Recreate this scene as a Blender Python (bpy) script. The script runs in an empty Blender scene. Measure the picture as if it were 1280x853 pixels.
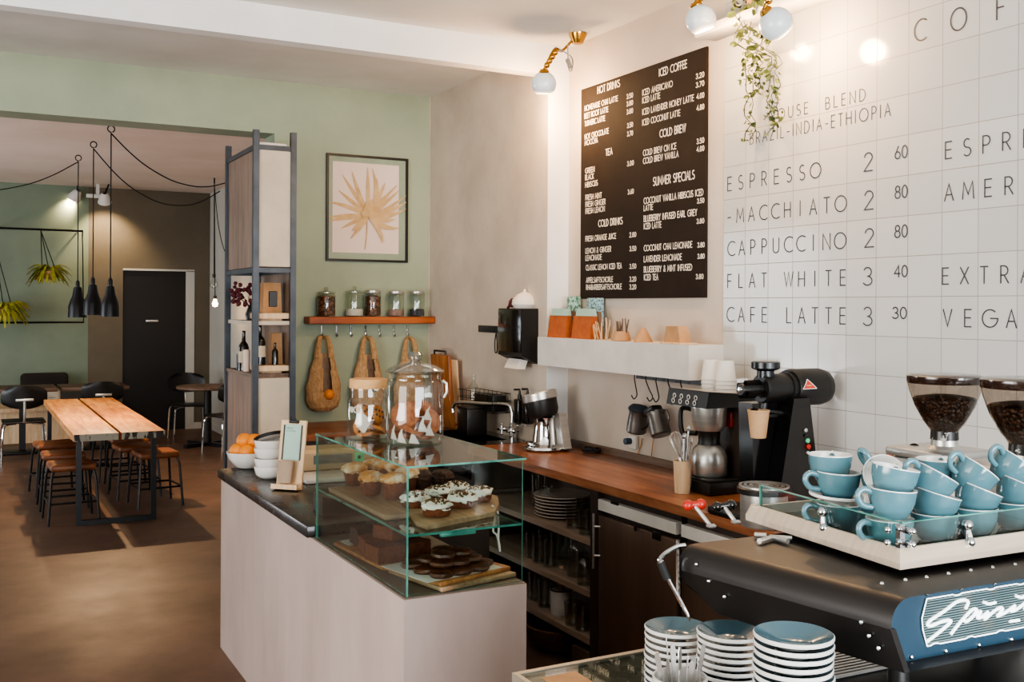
import bpy, bmesh, math, random
from mathutils import Vector, Matrix, Euler, noise
random.seed(7)
PI = math.pi
R = math.radians
scene = bpy.context.scene
COL = scene.collection

# ------------------------------------------------------------------ camera model (used to place things on real planes)
F = 1290.0; H = 1.75; YAW = R(28); ROLL = R(0.3); U0 = 640.0; V0 = 384.5
FW = (math.sin(YAW), math.cos(YAW)); RT = (math.cos(YAW), -math.sin(YAW))
CR, SR = math.cos(ROLL), math.sin(ROLL)
def ray(u, v):
    a = u - U0; b = v - V0
    x = a*CR + b*SR; y = -a*SR + b*CR
    return Vector((F*FW[0] + x*RT[0], F*FW[1] + x*RT[1], -y))
EYE = Vector((0, 0, H))
def onz(u, v, z): d = ray(u, v); return EYE + d*((z - H)/d.z)
def onx(u, v, x): d = ray(u, v); return EYE + d*(x/d.x)
def ony(u, v, y): d = ray(u, v); return EYE + d*(y/d.y)
def ond(u, v, dep): return EYE + ray(u, v)*(dep/F)
def onplane(u, v, p, n): d = ray(u, v); return EYE + d*((p - EYE).dot(n)/d.dot(n))

cam_data = bpy.data.cameras.new('camera'); cam = bpy.data.objects.new('camera', cam_data); COL.objects.link(cam)
cam_data.sensor_width = 36; cam_data.lens = F/1280*36
cam_data.shift_y = -(426.5 - V0)/1280
cam_data.clip_start = 0.02; cam_data.clip_end = 100
cam.matrix_world = Matrix.Translation(EYE) @ Matrix.Rotation(-YAW, 4, 'Z') @ Matrix.Rotation(PI/2, 4, 'X') @ Matrix.Rotation(ROLL, 4, 'Z')
scene.camera = cam

# ------------------------------------------------------------------ materials
def lin(h):
    c = [((h >> s) & 255)/255 for s in (16, 8, 0)]
    return tuple(x/12.92 if x <= 0.04045 else ((x + 0.055)/1.055)**2.4 for x in c) + (1,)
def newmat(name):
    m = bpy.data.materials.new(name); m.use_nodes = True
    nt = m.node_tree; nt.nodes.clear()
    out = nt.nodes.new('ShaderNodeOutputMaterial')
    return m, nt, out
def pm(name, col, rough=0.5, metal=0, col2=None, scale=6, stretch=(1, 1, 1), detail=5, bump=0, bscale=None, spec=0.5, coat=0, emit=None, es=0, lo=0.35, hi=0.65, rough2=None, sss=0):
    m, nt, out = newmat(name)
    b = nt.nodes.new('ShaderNodeBsdfPrincipled'); nt.links.new(b.outputs[0], out.inputs[0])
    b.inputs['Base Color'].default_value = lin(col); b.inputs['Roughness'].default_value = rough
    b.inputs['Metallic'].default_value = metal; b.inputs['Specular IOR Level'].default_value = spec
    b.inputs['Coat Weight'].default_value = coat; b.inputs['Coat Roughness'].default_value = 0.08
    if emit is not None:
        b.inputs['Emission Color'].default_value = lin(emit); b.inputs['Emission Strength'].default_value = es
    if sss:
        b.inputs['Subsurface Weight'].default_value = sss; b.inputs['Subsurface Radius'].default_value = (.02, .01, .006)
    tc = nt.nodes.new('ShaderNodeTexCoord'); mp = nt.nodes.new('ShaderNodeMapping')
    nt.links.new(tc.outputs['Object'], mp.inputs[0]); mp.inputs['Scale'].default_value = stretch
    n = nt.nodes.new('ShaderNodeTexNoise'); n.inputs['Scale'].default_value = scale; n.inputs['Detail'].default_value = detail
    n.inputs['Roughness'].default_value = .6
    nt.links.new(mp.outputs[0], n.inputs['Vector'])
    if col2 is None:       # every surface keeps a slight procedural variation
        c = lin(col); col2l = tuple(min(1, x*0.86) for x in c[:3]) + (1,)
    else: col2l = lin(col2)
    rp = nt.nodes.new('ShaderNodeValToRGB'); rp.color_ramp.elements[0].position = lo; rp.color_ramp.elements[1].position = hi
    rp.color_ramp.elements[0].color = lin(col); rp.color_ramp.elements[1].color = col2l
    nt.links.new(n.outputs[0], rp.inputs[0]); nt.links.new(rp.outputs[0], b.inputs['Base Color'])
    if rough2 is not None:
        mr = nt.nodes.new('ShaderNodeMapRange'); nt.links.new(n.outputs[0], mr.inputs[0])
        mr.inputs[1].default_value = .3; mr.inputs[2].default_value = .7; mr.inputs[3].default_value = rough; mr.inputs[4].default_value = rough2
        nt.links.new(mr.outputs[0], b.inputs['Roughness'])
    if bump:
        n2 = nt.nodes.new('ShaderNodeTexNoise'); n2.inputs['Scale'].default_value = bscale or scale*4; n2.inputs['Detail'].default_value = 4
        nt.links.new(mp.outputs[0], n2.inputs['Vector'])
        bp = nt.nodes.new('ShaderNodeBump'); bp.inputs['Strength'].default_value = bump; bp.inputs['Distance'].default_value = .01
        nt.links.new(n2.outputs[0], bp.inputs['Height']); nt.links.new(bp.outputs[0], b.inputs['Normal'])
    return m
def thin_glass(name, tint=0xffffff, f0=0.05, rough=0.0, gain=0.95):
    m, nt, out = newmat(name)
    tr = nt.nodes.new('ShaderNodeBsdfTransparent'); tr.inputs[0].default_value = lin(tint)
    gl = nt.nodes.new('ShaderNodeBsdfGlossy'); gl.inputs['Roughness'].default_value = rough
    lw = nt.nodes.new('ShaderNodeLayerWeight'); lw.inputs[0].default_value = 0.5
    pw = nt.nodes.new('ShaderNodeMath'); pw.operation = 'POWER'; nt.links.new(lw.outputs['Facing'], pw.inputs[0]); pw.inputs[1].default_value = 4.0
    ma = nt.nodes.new('ShaderNodeMath'); ma.operation = 'MULTIPLY_ADD'; nt.links.new(pw.outputs[0], ma.inputs[0]); ma.inputs[1].default_value = gain - f0; ma.inputs[2].default_value = f0
    mx = nt.nodes.new('ShaderNodeMixShader'); nt.links.new(ma.outputs[0], mx.inputs[0]); nt.links.new(tr.outputs[0], mx.inputs[1]); nt.links.new(gl.outputs[0], mx.inputs[2])
    nt.links.new(mx.outputs[0], out.inputs[0])
    return m
def tile_mat():
    m, nt, out = newmat('white_glazed_tile')
    b = nt.nodes.new('ShaderNodeBsdfPrincipled'); nt.links.new(b.outputs[0], out.inputs[0])
    tc = nt.nodes.new('ShaderNodeTexCoord'); sp = nt.nodes.new('ShaderNodeSeparateXYZ'); nt.links.new(tc.outputs['Object'], sp.inputs[0])
    cb = nt.nodes.new('ShaderNodeCombineXYZ'); nt.links.new(sp.outputs['Y'], cb.inputs[0]); nt.links.new(sp.outputs['Z'], cb.inputs[1])
    br = nt.nodes.new('ShaderNodeTexBrick'); nt.links.new(cb.outputs[0], br.inputs['Vector'])
    br.offset = 0.0; br.squash = 1.0
    br.inputs['Scale'].default_value = 1.0; br.inputs['Brick Width'].default_value = TILE; br.inputs['Row Height'].default_value = TILE
    br.inputs['Mortar Size'].default_value = 0.0018; br.inputs['Mortar Smooth'].default_value = 0.3
    br.inputs['Color1'].default_value = lin(0xc0c0bc); br.inputs['Color2'].default_value = lin(0xb8b9b6); br.inputs['Mortar'].default_value = lin(0x8f8a83)
    nt.links.new(br.outputs['Color'], b.inputs['Base Color'])
    mr = nt.nodes.new('ShaderNodeMapRange'); nt.links.new(br.outputs['Fac'], mr.inputs[0]); mr.inputs[3].default_value = .12; mr.inputs[4].default_value = .7
    nt.links.new(mr.outputs[0], b.inputs['Roughness'])
    nz = nt.nodes.new('ShaderNodeTexNoise'); nz.inputs['Scale'].default_value = 9; nt.links.new(cb.outputs[0], nz.inputs['Vector'])
    sub = nt.nodes.new('ShaderNodeMath'); sub.operation = 'MULTIPLY_ADD'; nt.links.new(br.outputs['Fac'], sub.inputs[0]); sub.inputs[1].default_value = -1; nt.links.new(nz.outputs[0], sub.inputs[2])
    bp = nt.nodes.new('ShaderNodeBump'); bp.inputs['Strength'].default_value = .12; bp.inputs['Distance'].default_value = .004
    nt.links.new(sub.outputs[0], bp.inputs['Height']); nt.links.new(bp.outputs[0], b.inputs['Normal'])
    return m
def wood_mat(name, a, b_, c, axis='X', rough=.45, scale=1.0, coat=0):
    m, nt, out = newmat(name)
    b = nt.nodes.new('ShaderNodeBsdfPrincipled'); nt.links.new(b.outputs[0], out.inputs[0])
    b.inputs['Roughness'].default_value = rough; b.inputs['Coat Weight'].default_value = coat; b.inputs['Coat Roughness'].default_value = .2
    tc = nt.nodes.new('ShaderNodeTexCoord'); mp = nt.nodes.new('ShaderNodeMapping'); nt.links.new(tc.outputs['Object'], mp.inputs[0])
    s = [14*scale]*3; s['XYZ'.index(axis)] = 1.3*scale
    mp.inputs['Scale'].default_value = s
    n1 = nt.nodes.new('ShaderNodeTexNoise'); n1.inputs['Scale'].default_value = 1.6; n1.inputs['Detail'].default_value = 7; n1.inputs['Roughness'].default_value = .62; n1.inputs['Distortion'].default_value = .6
    nt.links.new(mp.outputs[0], n1.inputs['Vector'])
    n2 = nt.nodes.new('ShaderNodeTexNoise'); n2.inputs['Scale'].default_value = 2.2; n2.inputs['Detail'].default_value = 2; nt.links.new(tc.outputs['Object'], n2.inputs['Vector'])
    ad = nt.nodes.new('ShaderNodeMath'); ad.operation = 'MULTIPLY_ADD'; nt.links.new(n2.outputs[0], ad.inputs[0]); ad.inputs[1].default_value = .45
    nt.links.new(n1.outputs[0], ad.inputs[2])
    rp = nt.nodes.new('ShaderNodeValToRGB'); e = rp.color_ramp.elements
    e[0].position = .48; e[0].color = lin(a); e[1].position = .95; e[1].color = lin(c); k = e.new(.7); k.color = lin(b_)
    nt.links.new(ad.outputs[0], rp.inputs[0]); nt.links.new(rp.outputs[0], b.inputs['Base Color'])
    bp = nt.nodes.new('ShaderNodeBump'); bp.inputs['Strength'].default_value = .15; bp.inputs['Distance'].default_value = .004
    nt.links.new(n1.outputs[0], bp.inputs['Height']); nt.links.new(bp.outputs[0], b.inputs['Normal'])
    return m
def bean_mat(name, a, b_, scale):
    m, nt, out = newmat(name)
    b = nt.nodes.new('ShaderNodeBsdfPrincipled'); nt.links.new(b.outputs[0], out.inputs[0]); b.inputs['Roughness'].default_value = .38
    tc = nt.nodes.new('ShaderNodeTexCoord'); v = nt.nodes.new('ShaderNodeTexVoronoi'); v.inputs['Scale'].default_value = scale
    nt.links.new(tc.outputs['Object'], v.inputs['Vector'])
    rp = nt.nodes.new('ShaderNodeValToRGB'); e = rp.color_ramp.elements; e[0].position = .1; e[0].color = lin(b_); e[1].position = .6; e[1].color = lin(a)
    nt.links.new(v.outputs['Distance'], rp.inputs[0]); nt.links.new(rp.outputs[0], b.inputs['Base Color'])
    bp = nt.nodes.new('ShaderNodeBump'); bp.invert = True; bp.inputs['Strength'].default_value = .9; bp.inputs['Distance'].default_value = .006
    nt.links.new(v.outputs['Distance'], bp.inputs['Height']); nt.links.new(bp.outputs[0], b.inputs['Normal'])
    return m

XW = 3.14; XF = 3.0; YB = onx(537, 121, XF).y; ZC = 3.28; YS = 5.205; YFAR = 15.1; ZFC = 3.36; ZH = 2.922
TILE = 0.1525
M = {}
M['floor'] = pm('brown_polished_concrete', 0x6b5040, .45, col2=0x4c382b, scale=1.4, detail=9, bump=.05, bscale=30, rough2=.6, lo=.3, hi=.7)
M['ceil'] = pm('off_white_ceiling_paint', 0xe2e1dc, .85, col2=0xd3d0ca, scale=1.2, bump=.08, bscale=25)
M['beam'] = pm('white_beam_paint', 0xe8e7e4, .8, col2=0xdedcd8, scale=2)
M['green'] = pm('sage_green_wall_paint', 0x9da790, .8, col2=0x8d9883, scale=1.1, detail=8, bump=.06, bscale=30)
M['plaster'] = pm('mottled_grey_plaster', 0xd4c8b9, .8, col2=0xb8ab9c, scale=2.2, detail=9, bump=.1, bscale=26, lo=.3, hi=.72)
M['cream'] = pm('cream_wall_paint', 0xc6bbae, .8, col2=0xb9ada0, scale=1.5, bump=.05)
M['farwall'] = pm('dark_green_grey_wall_paint', 0x64705f, .8, col2=0x596253, scale=1.2, bump=.05)
M['farlit'] = pm('painted_spotlight_tint', 0x6a6151, .8, col2=0x5f5647, scale=1.2)  # brown tint stands in for warm spotlight on the green wall
M['farwhite'] = pm('pale_grey_wall_paint', 0xc4c2ba, .8, col2=0xb8b5ac, scale=1.2)
M['pinkplaster'] = pm('pink_beige_plaster', 0xb3a29b, .75, col2=0x9f8d85, scale=3, stretch=(1, 1, .35), detail=8, bump=.16, bscale=14, lo=.3, hi=.7)
M['tile'] = tile_mat()
M['ink'] = pm('grey_tile_ink', 0x3c3d42, .6)
M['chalk'] = pm('white_chalk_lettering', 0xe6dccd, .8)
M['board'] = pm('black_menu_board', 0x1f1814, .8, col2=0x271f19, scale=3, spec=.2)
M['blackmetal'] = pm('black_painted_metal', 0x17171a, .4, metal=.3)
M['greymetal'] = pm('blue_grey_steel_profile', 0x3a3f45, .45, metal=.6, col2=0x4a4f55)
M['steel'] = pm('brushed_steel', 0xc9c7c2, .3, metal=.78, col2=0xb8b5b0, scale=3, stretch=(1, 1, 20))
M['chrome'] = pm('chrome', 0xdcdcdc, .06, metal=1)
M['brass'] = pm('polished_brass', 0xc99a4a, .18, metal=1)
M['blackplastic'] = pm('black_plastic', 0x141312, .4)
M['blackgloss'] = pm('glossy_black_enamel', 0x0f0e0e, .16, coat=.4)
M['machine'] = pm('matt_black_machine_paint', 0x1e1a18, .42, metal=.2)
M['panelblue'] = pm('petrol_blue_panel', 0x1e3d50, .45, metal=.1)
M['neon'] = pm('white_neon', 0xffffff, .4, emit=0xf2fbff, es=2.6)
M['glaze'] = pm('blue_grey_glaze', 0x587f89, .12, coat=.5, col2=0x4e7680, scale=8)
M['glazedark'] = pm('petrol_blue_glaze', 0x4a6b78, .14, coat=.5)
M['porcelain'] = pm('white_porcelain', 0xe6e4df, .15, coat=.4)
M['whitepaint'] = pm('white_paint', 0xd9d4cc, .6)
M['paper'] = pm('white_paper', 0xe3dcd2, .85)
M['kraft'] = pm('kraft_paper', 0xb98f66, .85, col2=0xa87d55, scale=12)
M['orangekraft'] = pm('rust_orange_card', 0xa85a2a, .8, col2=0x964c22, scale=30)
M['mint'] = pm('mint_card', 0x9dbdb0, .8)
M['tealpack'] = pm('teal_patterned_packet', 0x3f6f5d, .6, col2=0x9fc4ba, scale=60, lo=.45, hi=.55)
M['bluepack'] = pm('blue_patterned_packet', 0x8fb5bd, .6, col2=0x3d545a, scale=70, lo=.5, hi=.58)
M['worktop'] = wood_mat('oiled_walnut_worktop', 0x55301e, 0x875233, 0xa6714c, 'Y', .32, 1.0, .2)
M['worktop_x'] = wood_mat('oiled_walnut_back_worktop', 0x55301e, 0x824d30, 0x9e6947, 'X', .35)
M['shelfwood'] = wood_mat('reddish_shelf_wood', 0x6a2f13, 0x944a1f, 0xb0652f, 'X', .4)
M['tablewood'] = wood_mat('orange_reclaimed_planks', 0x6a3414, 0xb5763c, 0xd9a868, 'Y', .5, .8)
M['tableend'] = pm('weathered_grey_plank_end', 0x8b8578, .8, col2=0x2b2520, scale=22, stretch=(1, .2, .3), lo=.5, hi=.56)
M['darkwood'] = wood_mat('dark_brown_wood', 0x46352b, 0x66503f, 0x7a6352, 'Y', .5)
M['darkwood_x'] = wood_mat('dark_brown_board', 0x3a2a20, 0x574234, 0x6d5647, 'X', .5)
M['cabshelf'] = wood_mat('grey_brown_cabinet_shelf', 0x7b685a, 0x9b8674, 0xae9986, 'Y', .5)
M['unitwood'] = wood_mat('smoked_oak_panel', 0x58453a, 0x7a6353, 0x8f7867, 'Z', .5)
M['palewood'] = wood_mat('pale_beech', 0xb08a62, 0xcfae88, 0xdcc3a2, 'Z', .55)
M['boardwood'] = wood_mat('acacia_board', 0x6b3a1c, 0x9a5f32, 0xb98350, 'Z', .45)
M['boardwood_y'] = wood_mat('oak_serving_board', 0x604733, 0x8a6c50, 0xa78a6c, 'Y', .5)
M['beige'] = pm('beige_laminate', 0xc3b8a4, .6)
M['slab'] = pm('black_stone_slab', 0x1b1817, .22, col2=0x2a2523, scale=5, rough2=.32)
M['cabinet'] = pm('dark_brown_laminate', 0x3b2d26, .5, col2=0x31251f)
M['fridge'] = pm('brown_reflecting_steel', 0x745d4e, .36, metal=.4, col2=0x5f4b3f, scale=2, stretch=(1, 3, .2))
M['glass'] = thin_glass('clear_glass', 0xf7fbfa, .05)
M['pane'] = thin_glass('pane_glass', 0xf0f7f5, .06)
M['glassedge'] = pm('green_glass_edge', 0x2f685c, .12, col2=0x5f9f90, scale=9, stretch=(1, 1, .6), coat=.5)
M['jarglass'] = thin_glass('jar_glass', 0xf2f5f2, .10, gain=.9)
M['plasticglass'] = thin_glass('smoky_hopper_plastic', 0xd8cfc6, .06)
M['beans'] = bean_mat('roasted_coffee_beans', 0x180a04, 0x5f3820, 115)
M['granola'] = bean_mat('brown_granola', 0x3a1c10, 0x9a6238, 45)
M['flour'] = pm('white_flour', 0xe0d8cc, .9)
M['pinkpowder'] = pm('pink_powder', 0xa08078, .9, bump=.2)
M['bluepowder'] = pm('dark_blue_powder', 0x3a4048, .9, bump=.2)
M['cork'] = pm('light_cork_lid', 0xc69a68, .75, col2=0xb88a58, scale=25)
M['cookie'] = pm('baked_cookie', 0xc08044, .85, col2=0xa3642f, scale=40, bump=.5, bscale=90)
M['darkcookie'] = pm('dark_ginger_cookie', 0xa56640, .85, col2=0x80482a, scale=40, bump=.6, bscale=90)
M['chip'] = pm('chocolate_chip', 0x2c140b, .5)
M['choc'] = pm('chocolate_cake', 0x45210f, .75, col2=0x2e140a, scale=30, bump=.7, bscale=70)
M['sponge'] = pm('brown_sponge', 0x7d3f1c, .85, col2=0x5e2b12, scale=40, bump=.6, bscale=90)
M['darkbrownie'] = pm('dark_glazed_brownie', 0x40210f, .35, col2=0x5c3018, scale=25, bump=.6, bscale=60)
M['frosting'] = pm('white_frosting', 0xe2d9cc, .6, bump=.5, bscale=35)
M['meringue'] = pm('toasted_meringue', 0xd68c3c, .6, col2=0xefe0c6, scale=14, bump=.5, bscale=40, lo=.45, hi=.6)
M['crumb'] = pm('brown_nut_crumbs', 0x7a5230, .8, col2=0x4a2d18, scale=60)
M['orange'] = pm('orange_peel', 0xe08a1c, .45, bump=.25, bscale=160, col2=0xd67a14)
M['lemon'] = pm('lemon_peel', 0xdca640, .45, bump=.25, bscale=140)
M['net'] = pm('tan_cotton_net', 0xbf9c72, .9, col2=0x9c7850, scale=70, stretch=(1, 1, .4), bump=.8, bscale=150)
M['leaf'] = pm('green_leaf', 0x35451f, .6, col2=0x5a6830, scale=20)
M['leafyellow'] = pm('yellow_green_frond', 0xb3a63a, .6, col2=0x7d872f, scale=14)
M['leafdark'] = pm('dark_leaf', 0x2d3320, .6)
M['palm'] = pm('dried_palm_leaf', 0xd0b084, .8, col2=0xbd9968, scale=15)
M['pinkprint'] = pm('blush_print_paper', 0xdcc5b8, .8, col2=0xe2d2c4, scale=1)
M['sageprint'] = pm('sage_mount_card', 0x93a18a, .6)
M['redflower'] = pm('dark_red_dried_flower', 0x4e1620, .8)
M['leather'] = pm('tan_leather_seat', 0x7d4824, .45, col2=0x5c341a, scale=9, bump=.2)
M['darkfabric'] = pm('dark_brown_cushion_cloth', 0x241c18, .9, bump=.3, bscale=90)
M['greyfabric'] = pm('grey_cushion_cloth', 0x3a3632, .9, bump=.3, bscale=90)
M['lightfabric'] = pm('cream_striped_cushion_cloth', 0xb9b0a0, .9, col2=0x8d8576, scale=16, stretch=(.2, .2, 3), lo=.5, hi=.55)
M['bulb'] = pm('warm_lamp_bulb', 0xffe0b0, .3, emit=0xffc98a, es=22)
M['bulbwhite'] = pm('glowing_spot_lens', 0xfff0d8, .3, emit=0xffe6c0, es=9)
M['opal'] = pm('opal_glass_globe', 0xdfe6e8, .3, coat=.5, sss=.2, emit=0xdbe8f0, es=.22)
M['red'] = pm('red_plastic', 0xb02a1c, .35)
M['green_led'] = pm('green_display', 0x4fae7c, .4, emit=0x49b07c, es=.6)
M['greydisplay'] = pm('grey_display', 0x6d7272, .35)
M['wineglass'] = pm('dark_bottle_glass', 0x140d0b, .1, coat=.4)
M['label'] = pm('cream_bottle_label', 0xc9bca4, .7)
M['wicker'] = pm('brown_wicker', 0x6e4526, .8, col2=0x452a16, scale=30, stretch=(1, 1, 3), bump=.8, bscale=60)
M['stone'] = pm('dark_scratched_stone', 0x2c302f, .2, col2=0x3b3f3d, scale=7, detail=8, rough2=.4)
M['rubber'] = pm('black_rubber', 0x101010, .7)
M['jug'] = pm('dull_steel_jug', 0x6b6763, .35, metal=.8)
M['clip'] = pm('chrome_clip', 0xcfd2d4, .12, metal=1)
M['traysteel'] = pm('warm_brushed_tray_steel', 0xe4d3be, .32, metal=.55, col2=0xd8c6b0, scale=3, stretch=(1, 20, 1))
M['plateclay'] = pm('stoneware_plate', 0xb3a596, .35)
M['backdark'] = pm('deep_brown_panel', 0x4a362b, .7)  # plain dark brown back of the open cabinet

# ------------------------------------------------------------------ mesh builder
class MB:
    def __init__(s): s.v = []; s.f = []; s.m = []
    def add(s, vs, fs, mi=0, T=None):
        o = len(s.v)
        s.v += [(T @ Vector(p)) if T is not None else Vector(p) for p in vs]
        s.f += [tuple(i + o for i in f) for f in fs]; s.m += [mi]*len(fs)
    def bb(s, x0, x1, y0, y1, z0, z1, mi=0, T=None):
        s.add([(x0, y0, z0), (x1, y0, z0), (x1, y1, z0), (x0, y1, z0), (x0, y0, z1), (x1, y0, z1), (x1, y1, z1), (x0, y1, z1)],
              [(3, 2, 1, 0), (4, 5, 6, 7), (0, 1, 5, 4), (1, 2, 6, 5), (2, 3, 7, 6), (3, 0, 4, 7)], mi, T)
    def rb(s, x0, x1, y0, y1, z0, z1, r=.01, seg=2, mi=0, T=None):
        bm = bmesh.new(); bmesh.ops.create_cube(bm, size=1)
        for v in bm.verts: v.co = Vector(((x0 + x1)/2 + v.co.x*(x1 - x0), (y0 + y1)/2 + v.co.y*(y1 - y0), (z0 + z1)/2 + v.co.z*(z1 - z0)))
        r = min(r, .49*min(x1 - x0, y1 - y0, z1 - z0))
        bmesh.ops.bevel(bm, geom=bm.edges[:], offset=r, segments=seg, profile=.5, affect='EDGES')
        s.bm(bm, mi, T)
    def bm(s, bm, mi=0, T=None):
        bm.verts.index_update()
        s.add([v.co.copy() for v in bm.verts], [tuple(v.index for v in f.verts) for f in bm.faces], mi, T); bm.free()
    def lathe(s, prof, c=(0, 0, 0), n=24, mi=0, T=None, sy=1.0, a0=0, a1=2*PI):
        vs = []; fs = []; rows = []; full = abs(a1 - a0 - 2*PI) < 1e-6
        k = n if full else n + 1
        for r, z in prof:
            if r < 1e-6: rows.append([len(vs)]); vs.append((c[0], c[1], c[2] + z))
            else:
                rows.append(list(range(len(vs), len(vs) + k)))
                for i in range(k):
                    a = a0 + (a1 - a0)*i/n; vs.append((c[0] + r*math.cos(a), c[1] + sy*r*math.sin(a), c[2] + z))
        for A, B in zip(rows, rows[1:]):
            if len(A) == 1 and len(B) == 1: continue
            for i in range(k if full else k - 1):
                j = (i + 1) % k
                if len(A) == 1: fs.append((A[0], B[j], B[i]))
                elif len(B) == 1: fs.append((A[i], A[j], B[0]))
                else: fs.append((A[i], A[j], B[j], B[i]))
        s.add(vs, fs, mi, T)
    def tube(s, pts, r=.005, n=8, mi=0, T=None, closed=False):
        P = [Vector(p) for p in pts]; L = len(P)
        if closed: P = P + [P[0]]; L += 1
        rad = r if isinstance(r, (list, tuple)) else [r]*L
        d0 = (P[1] - P[0]).normalized(); up = Vector((0, 0, 1)) if abs(d0.z) < .9 else Vector((1, 0, 0))
        x = d0.cross(up).normalized(); vs = []; fs = []
        for i, p in enumerate(P):
            d = ((P[min(i + 1, L - 1)] - P[max(i - 1, 0)])).normalized()
            x = (x - d*x.dot(d));
            if x.length < 1e-6: x = d.orthogonal()
            x.normalize(); y = d.cross(x)
            for k in range(n):
                a = 2*PI*k/n; vs.append(p + (x*math.cos(a) + y*math.sin(a))*rad[i])
        for i in range(L - 1):
            for k in range(n):
                k2 = (k + 1) % n; fs.append((i*n + k, i*n + k2, (i + 1)*n + k2, (i + 1)*n + k))
        if not closed:
            fs.append(tuple(range(n - 1, -1, -1))); fs.append(tuple((L - 1)*n + k for k in range(n)))
        s.add(vs, fs, mi, T)
    def prism(s, poly, ext, mi=0, T=None, mi_side=None):
        n = len(poly); e = Vector(ext); P = [Vector(p) for p in poly]
        s.add(P + [p + e for p in P], [tuple(range(n - 1, -1, -1)), tuple(range(n, 2*n))], mi, T)
        s.add(P + [p + e for p in P], [(i, (i + 1) % n, (i + 1) % n + n, i + n) for i in range(n)], mi if mi_side is None else mi_side, T)
    def ball(s, c, r, n=12, mi=0, T=None, sq=(1, 1, 1), nz=0, seed=0, ns=8):
        vs = []; fs = []; rows = []
        m = max(4, n//2)
        for i in range(m + 1):
            th = PI*i/m
            ring = []
            for k in range(1 if i in (0, m) else n):
                a = 2*PI*k/n; d = Vector((math.sin(th)*math.cos(a), math.sin(th)*math.sin(a), math.cos(th)))
                q = 1 + (nz*noise.noise(d*ns*.25 + Vector((seed*7.1, seed*3.3, 0))) if nz else 0)
                ring.append(len(vs)); vs.append((c[0] + d.x*r*sq[0]*q, c[1] + d.y*r*sq[1]*q, c[2] + d.z*r*sq[2]*q))
            rows.append(ring)
        for A, B in zip(rows, rows[1:]):
            for k in range(n):
                j = (k + 1) % n
                if len(A) == 1: fs.append((A[0], B[k], B[j]))
                elif len(B) == 1: fs.append((A[k], B[0], A[j]))
                else: fs.append((A[k], B[k], B[j], A[j]))
        s.add(vs, fs, mi, T)
    def quad(s, a, b, c, d, mi=0): s.add([a, b, c, d], [(0, 1, 2, 3)], mi)
    def build(s, name, mats, parent=None, smooth=True, loc=None, angle=38):
        """link as ONE mesh object; vertices are world coordinates when loc or a world parent is given"""
        me = bpy.data.meshes.new(name)
        inv = None
        if parent is not None and parent.name in WORLD: inv = WORLD[parent.name].inverted()
        elif loc is not None: inv = Matrix.Translation(Vector(loc)).inverted()
        V = [inv @ p for p in s.v] if inv is not None else s.v
        me.from_pydata([tuple(p) for p in V], [], s.f)
        if not isinstance(mats, (list, tuple)): mats = [mats]
        for m in mats: me.materials.append(M[m] if isinstance(m, str) else m)
        me.polygons.foreach_set('material_index', s.m)
        if smooth:
            me.polygons.foreach_set('use_smooth', [True]*len(s.f)); me.set_sharp_from_angle(angle=R(angle))
        me.update()
        o = bpy.data.objects.new(name, me); COL.objects.link(o)
        if parent is not None:
            o.parent = parent
            if parent.name in WORLD: WORLD[o.name] = WORLD[parent.name]
        elif loc is not None:
            o.location = loc; WORLD[o.name] = Matrix.Translation(Vector(loc))
        else: WORLD[o.name] = Matrix.Identity(4)
        return o
WORLD = {}      # objects whose children are written in world coordinates

def tag(o, label, cat, group=None, kind=None):
    o['label'] = label; o['category'] = cat
    if group: o['group'] = group
    if kind: o['kind'] = kind
    return o
def thing(name, label, cat, loc=(0, 0, 0), rot=(0, 0, 0), group=None, world=True):
    """Empty at the thing's base; world=True: parts are written in world coordinates, False: in the thing's own"""
    o = bpy.data.objects.new(name, None); COL.objects.link(o); o.empty_display_size = .05
    o.location = loc; o.rotation_euler = rot
    if world: WORLD[o.name] = Matrix.Translation(Vector(loc)) @ Euler(rot).to_matrix().to_4x4()
    return tag(o, label, cat, group)
def struct(name, mb, mats, smooth=False):
    o = mb.build(name, mats, smooth=smooth); o['kind'] = 'structure'; return o
def dup(root, loc, rot=None, label=None, group=None):
    r = root.copy(); COL.objects.link(r); r.location = loc
    if rot is not None: r.rotation_euler = rot
    if label: r['label'] = label
    if group: r['group'] = group
    for ch in list(root.children):
        c = ch.copy(); COL.objects.link(c); c.parent = r
        for g in list(ch.children):
            d = g.copy(); COL.objects.link(d); d.parent = c
    return r
def mirror_free(T): return T
def catmull(pts, n=8, closed=False):
    P = [Vector(p) for p in pts]; out = []
    L = len(P)
    for i in range(L if closed else L - 1):
        if closed: a, b, c, d = P[(i - 1) % L], P[i], P[(i + 1) % L], P[(i + 2) % L]
        else: a, b, c, d = P[max(i - 1, 0)], P[i], P[i + 1], P[min(i + 2, L - 1)]
        for k in range(n):
            t = k/n
            out.append(.5*((2*b) + (c - a)*t + (2*a - 5*b + 4*c - d)*t*t + (3*b - a - 3*c + d)*t**3))
    if not closed: out.append(P[-1])
    return out

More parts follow.
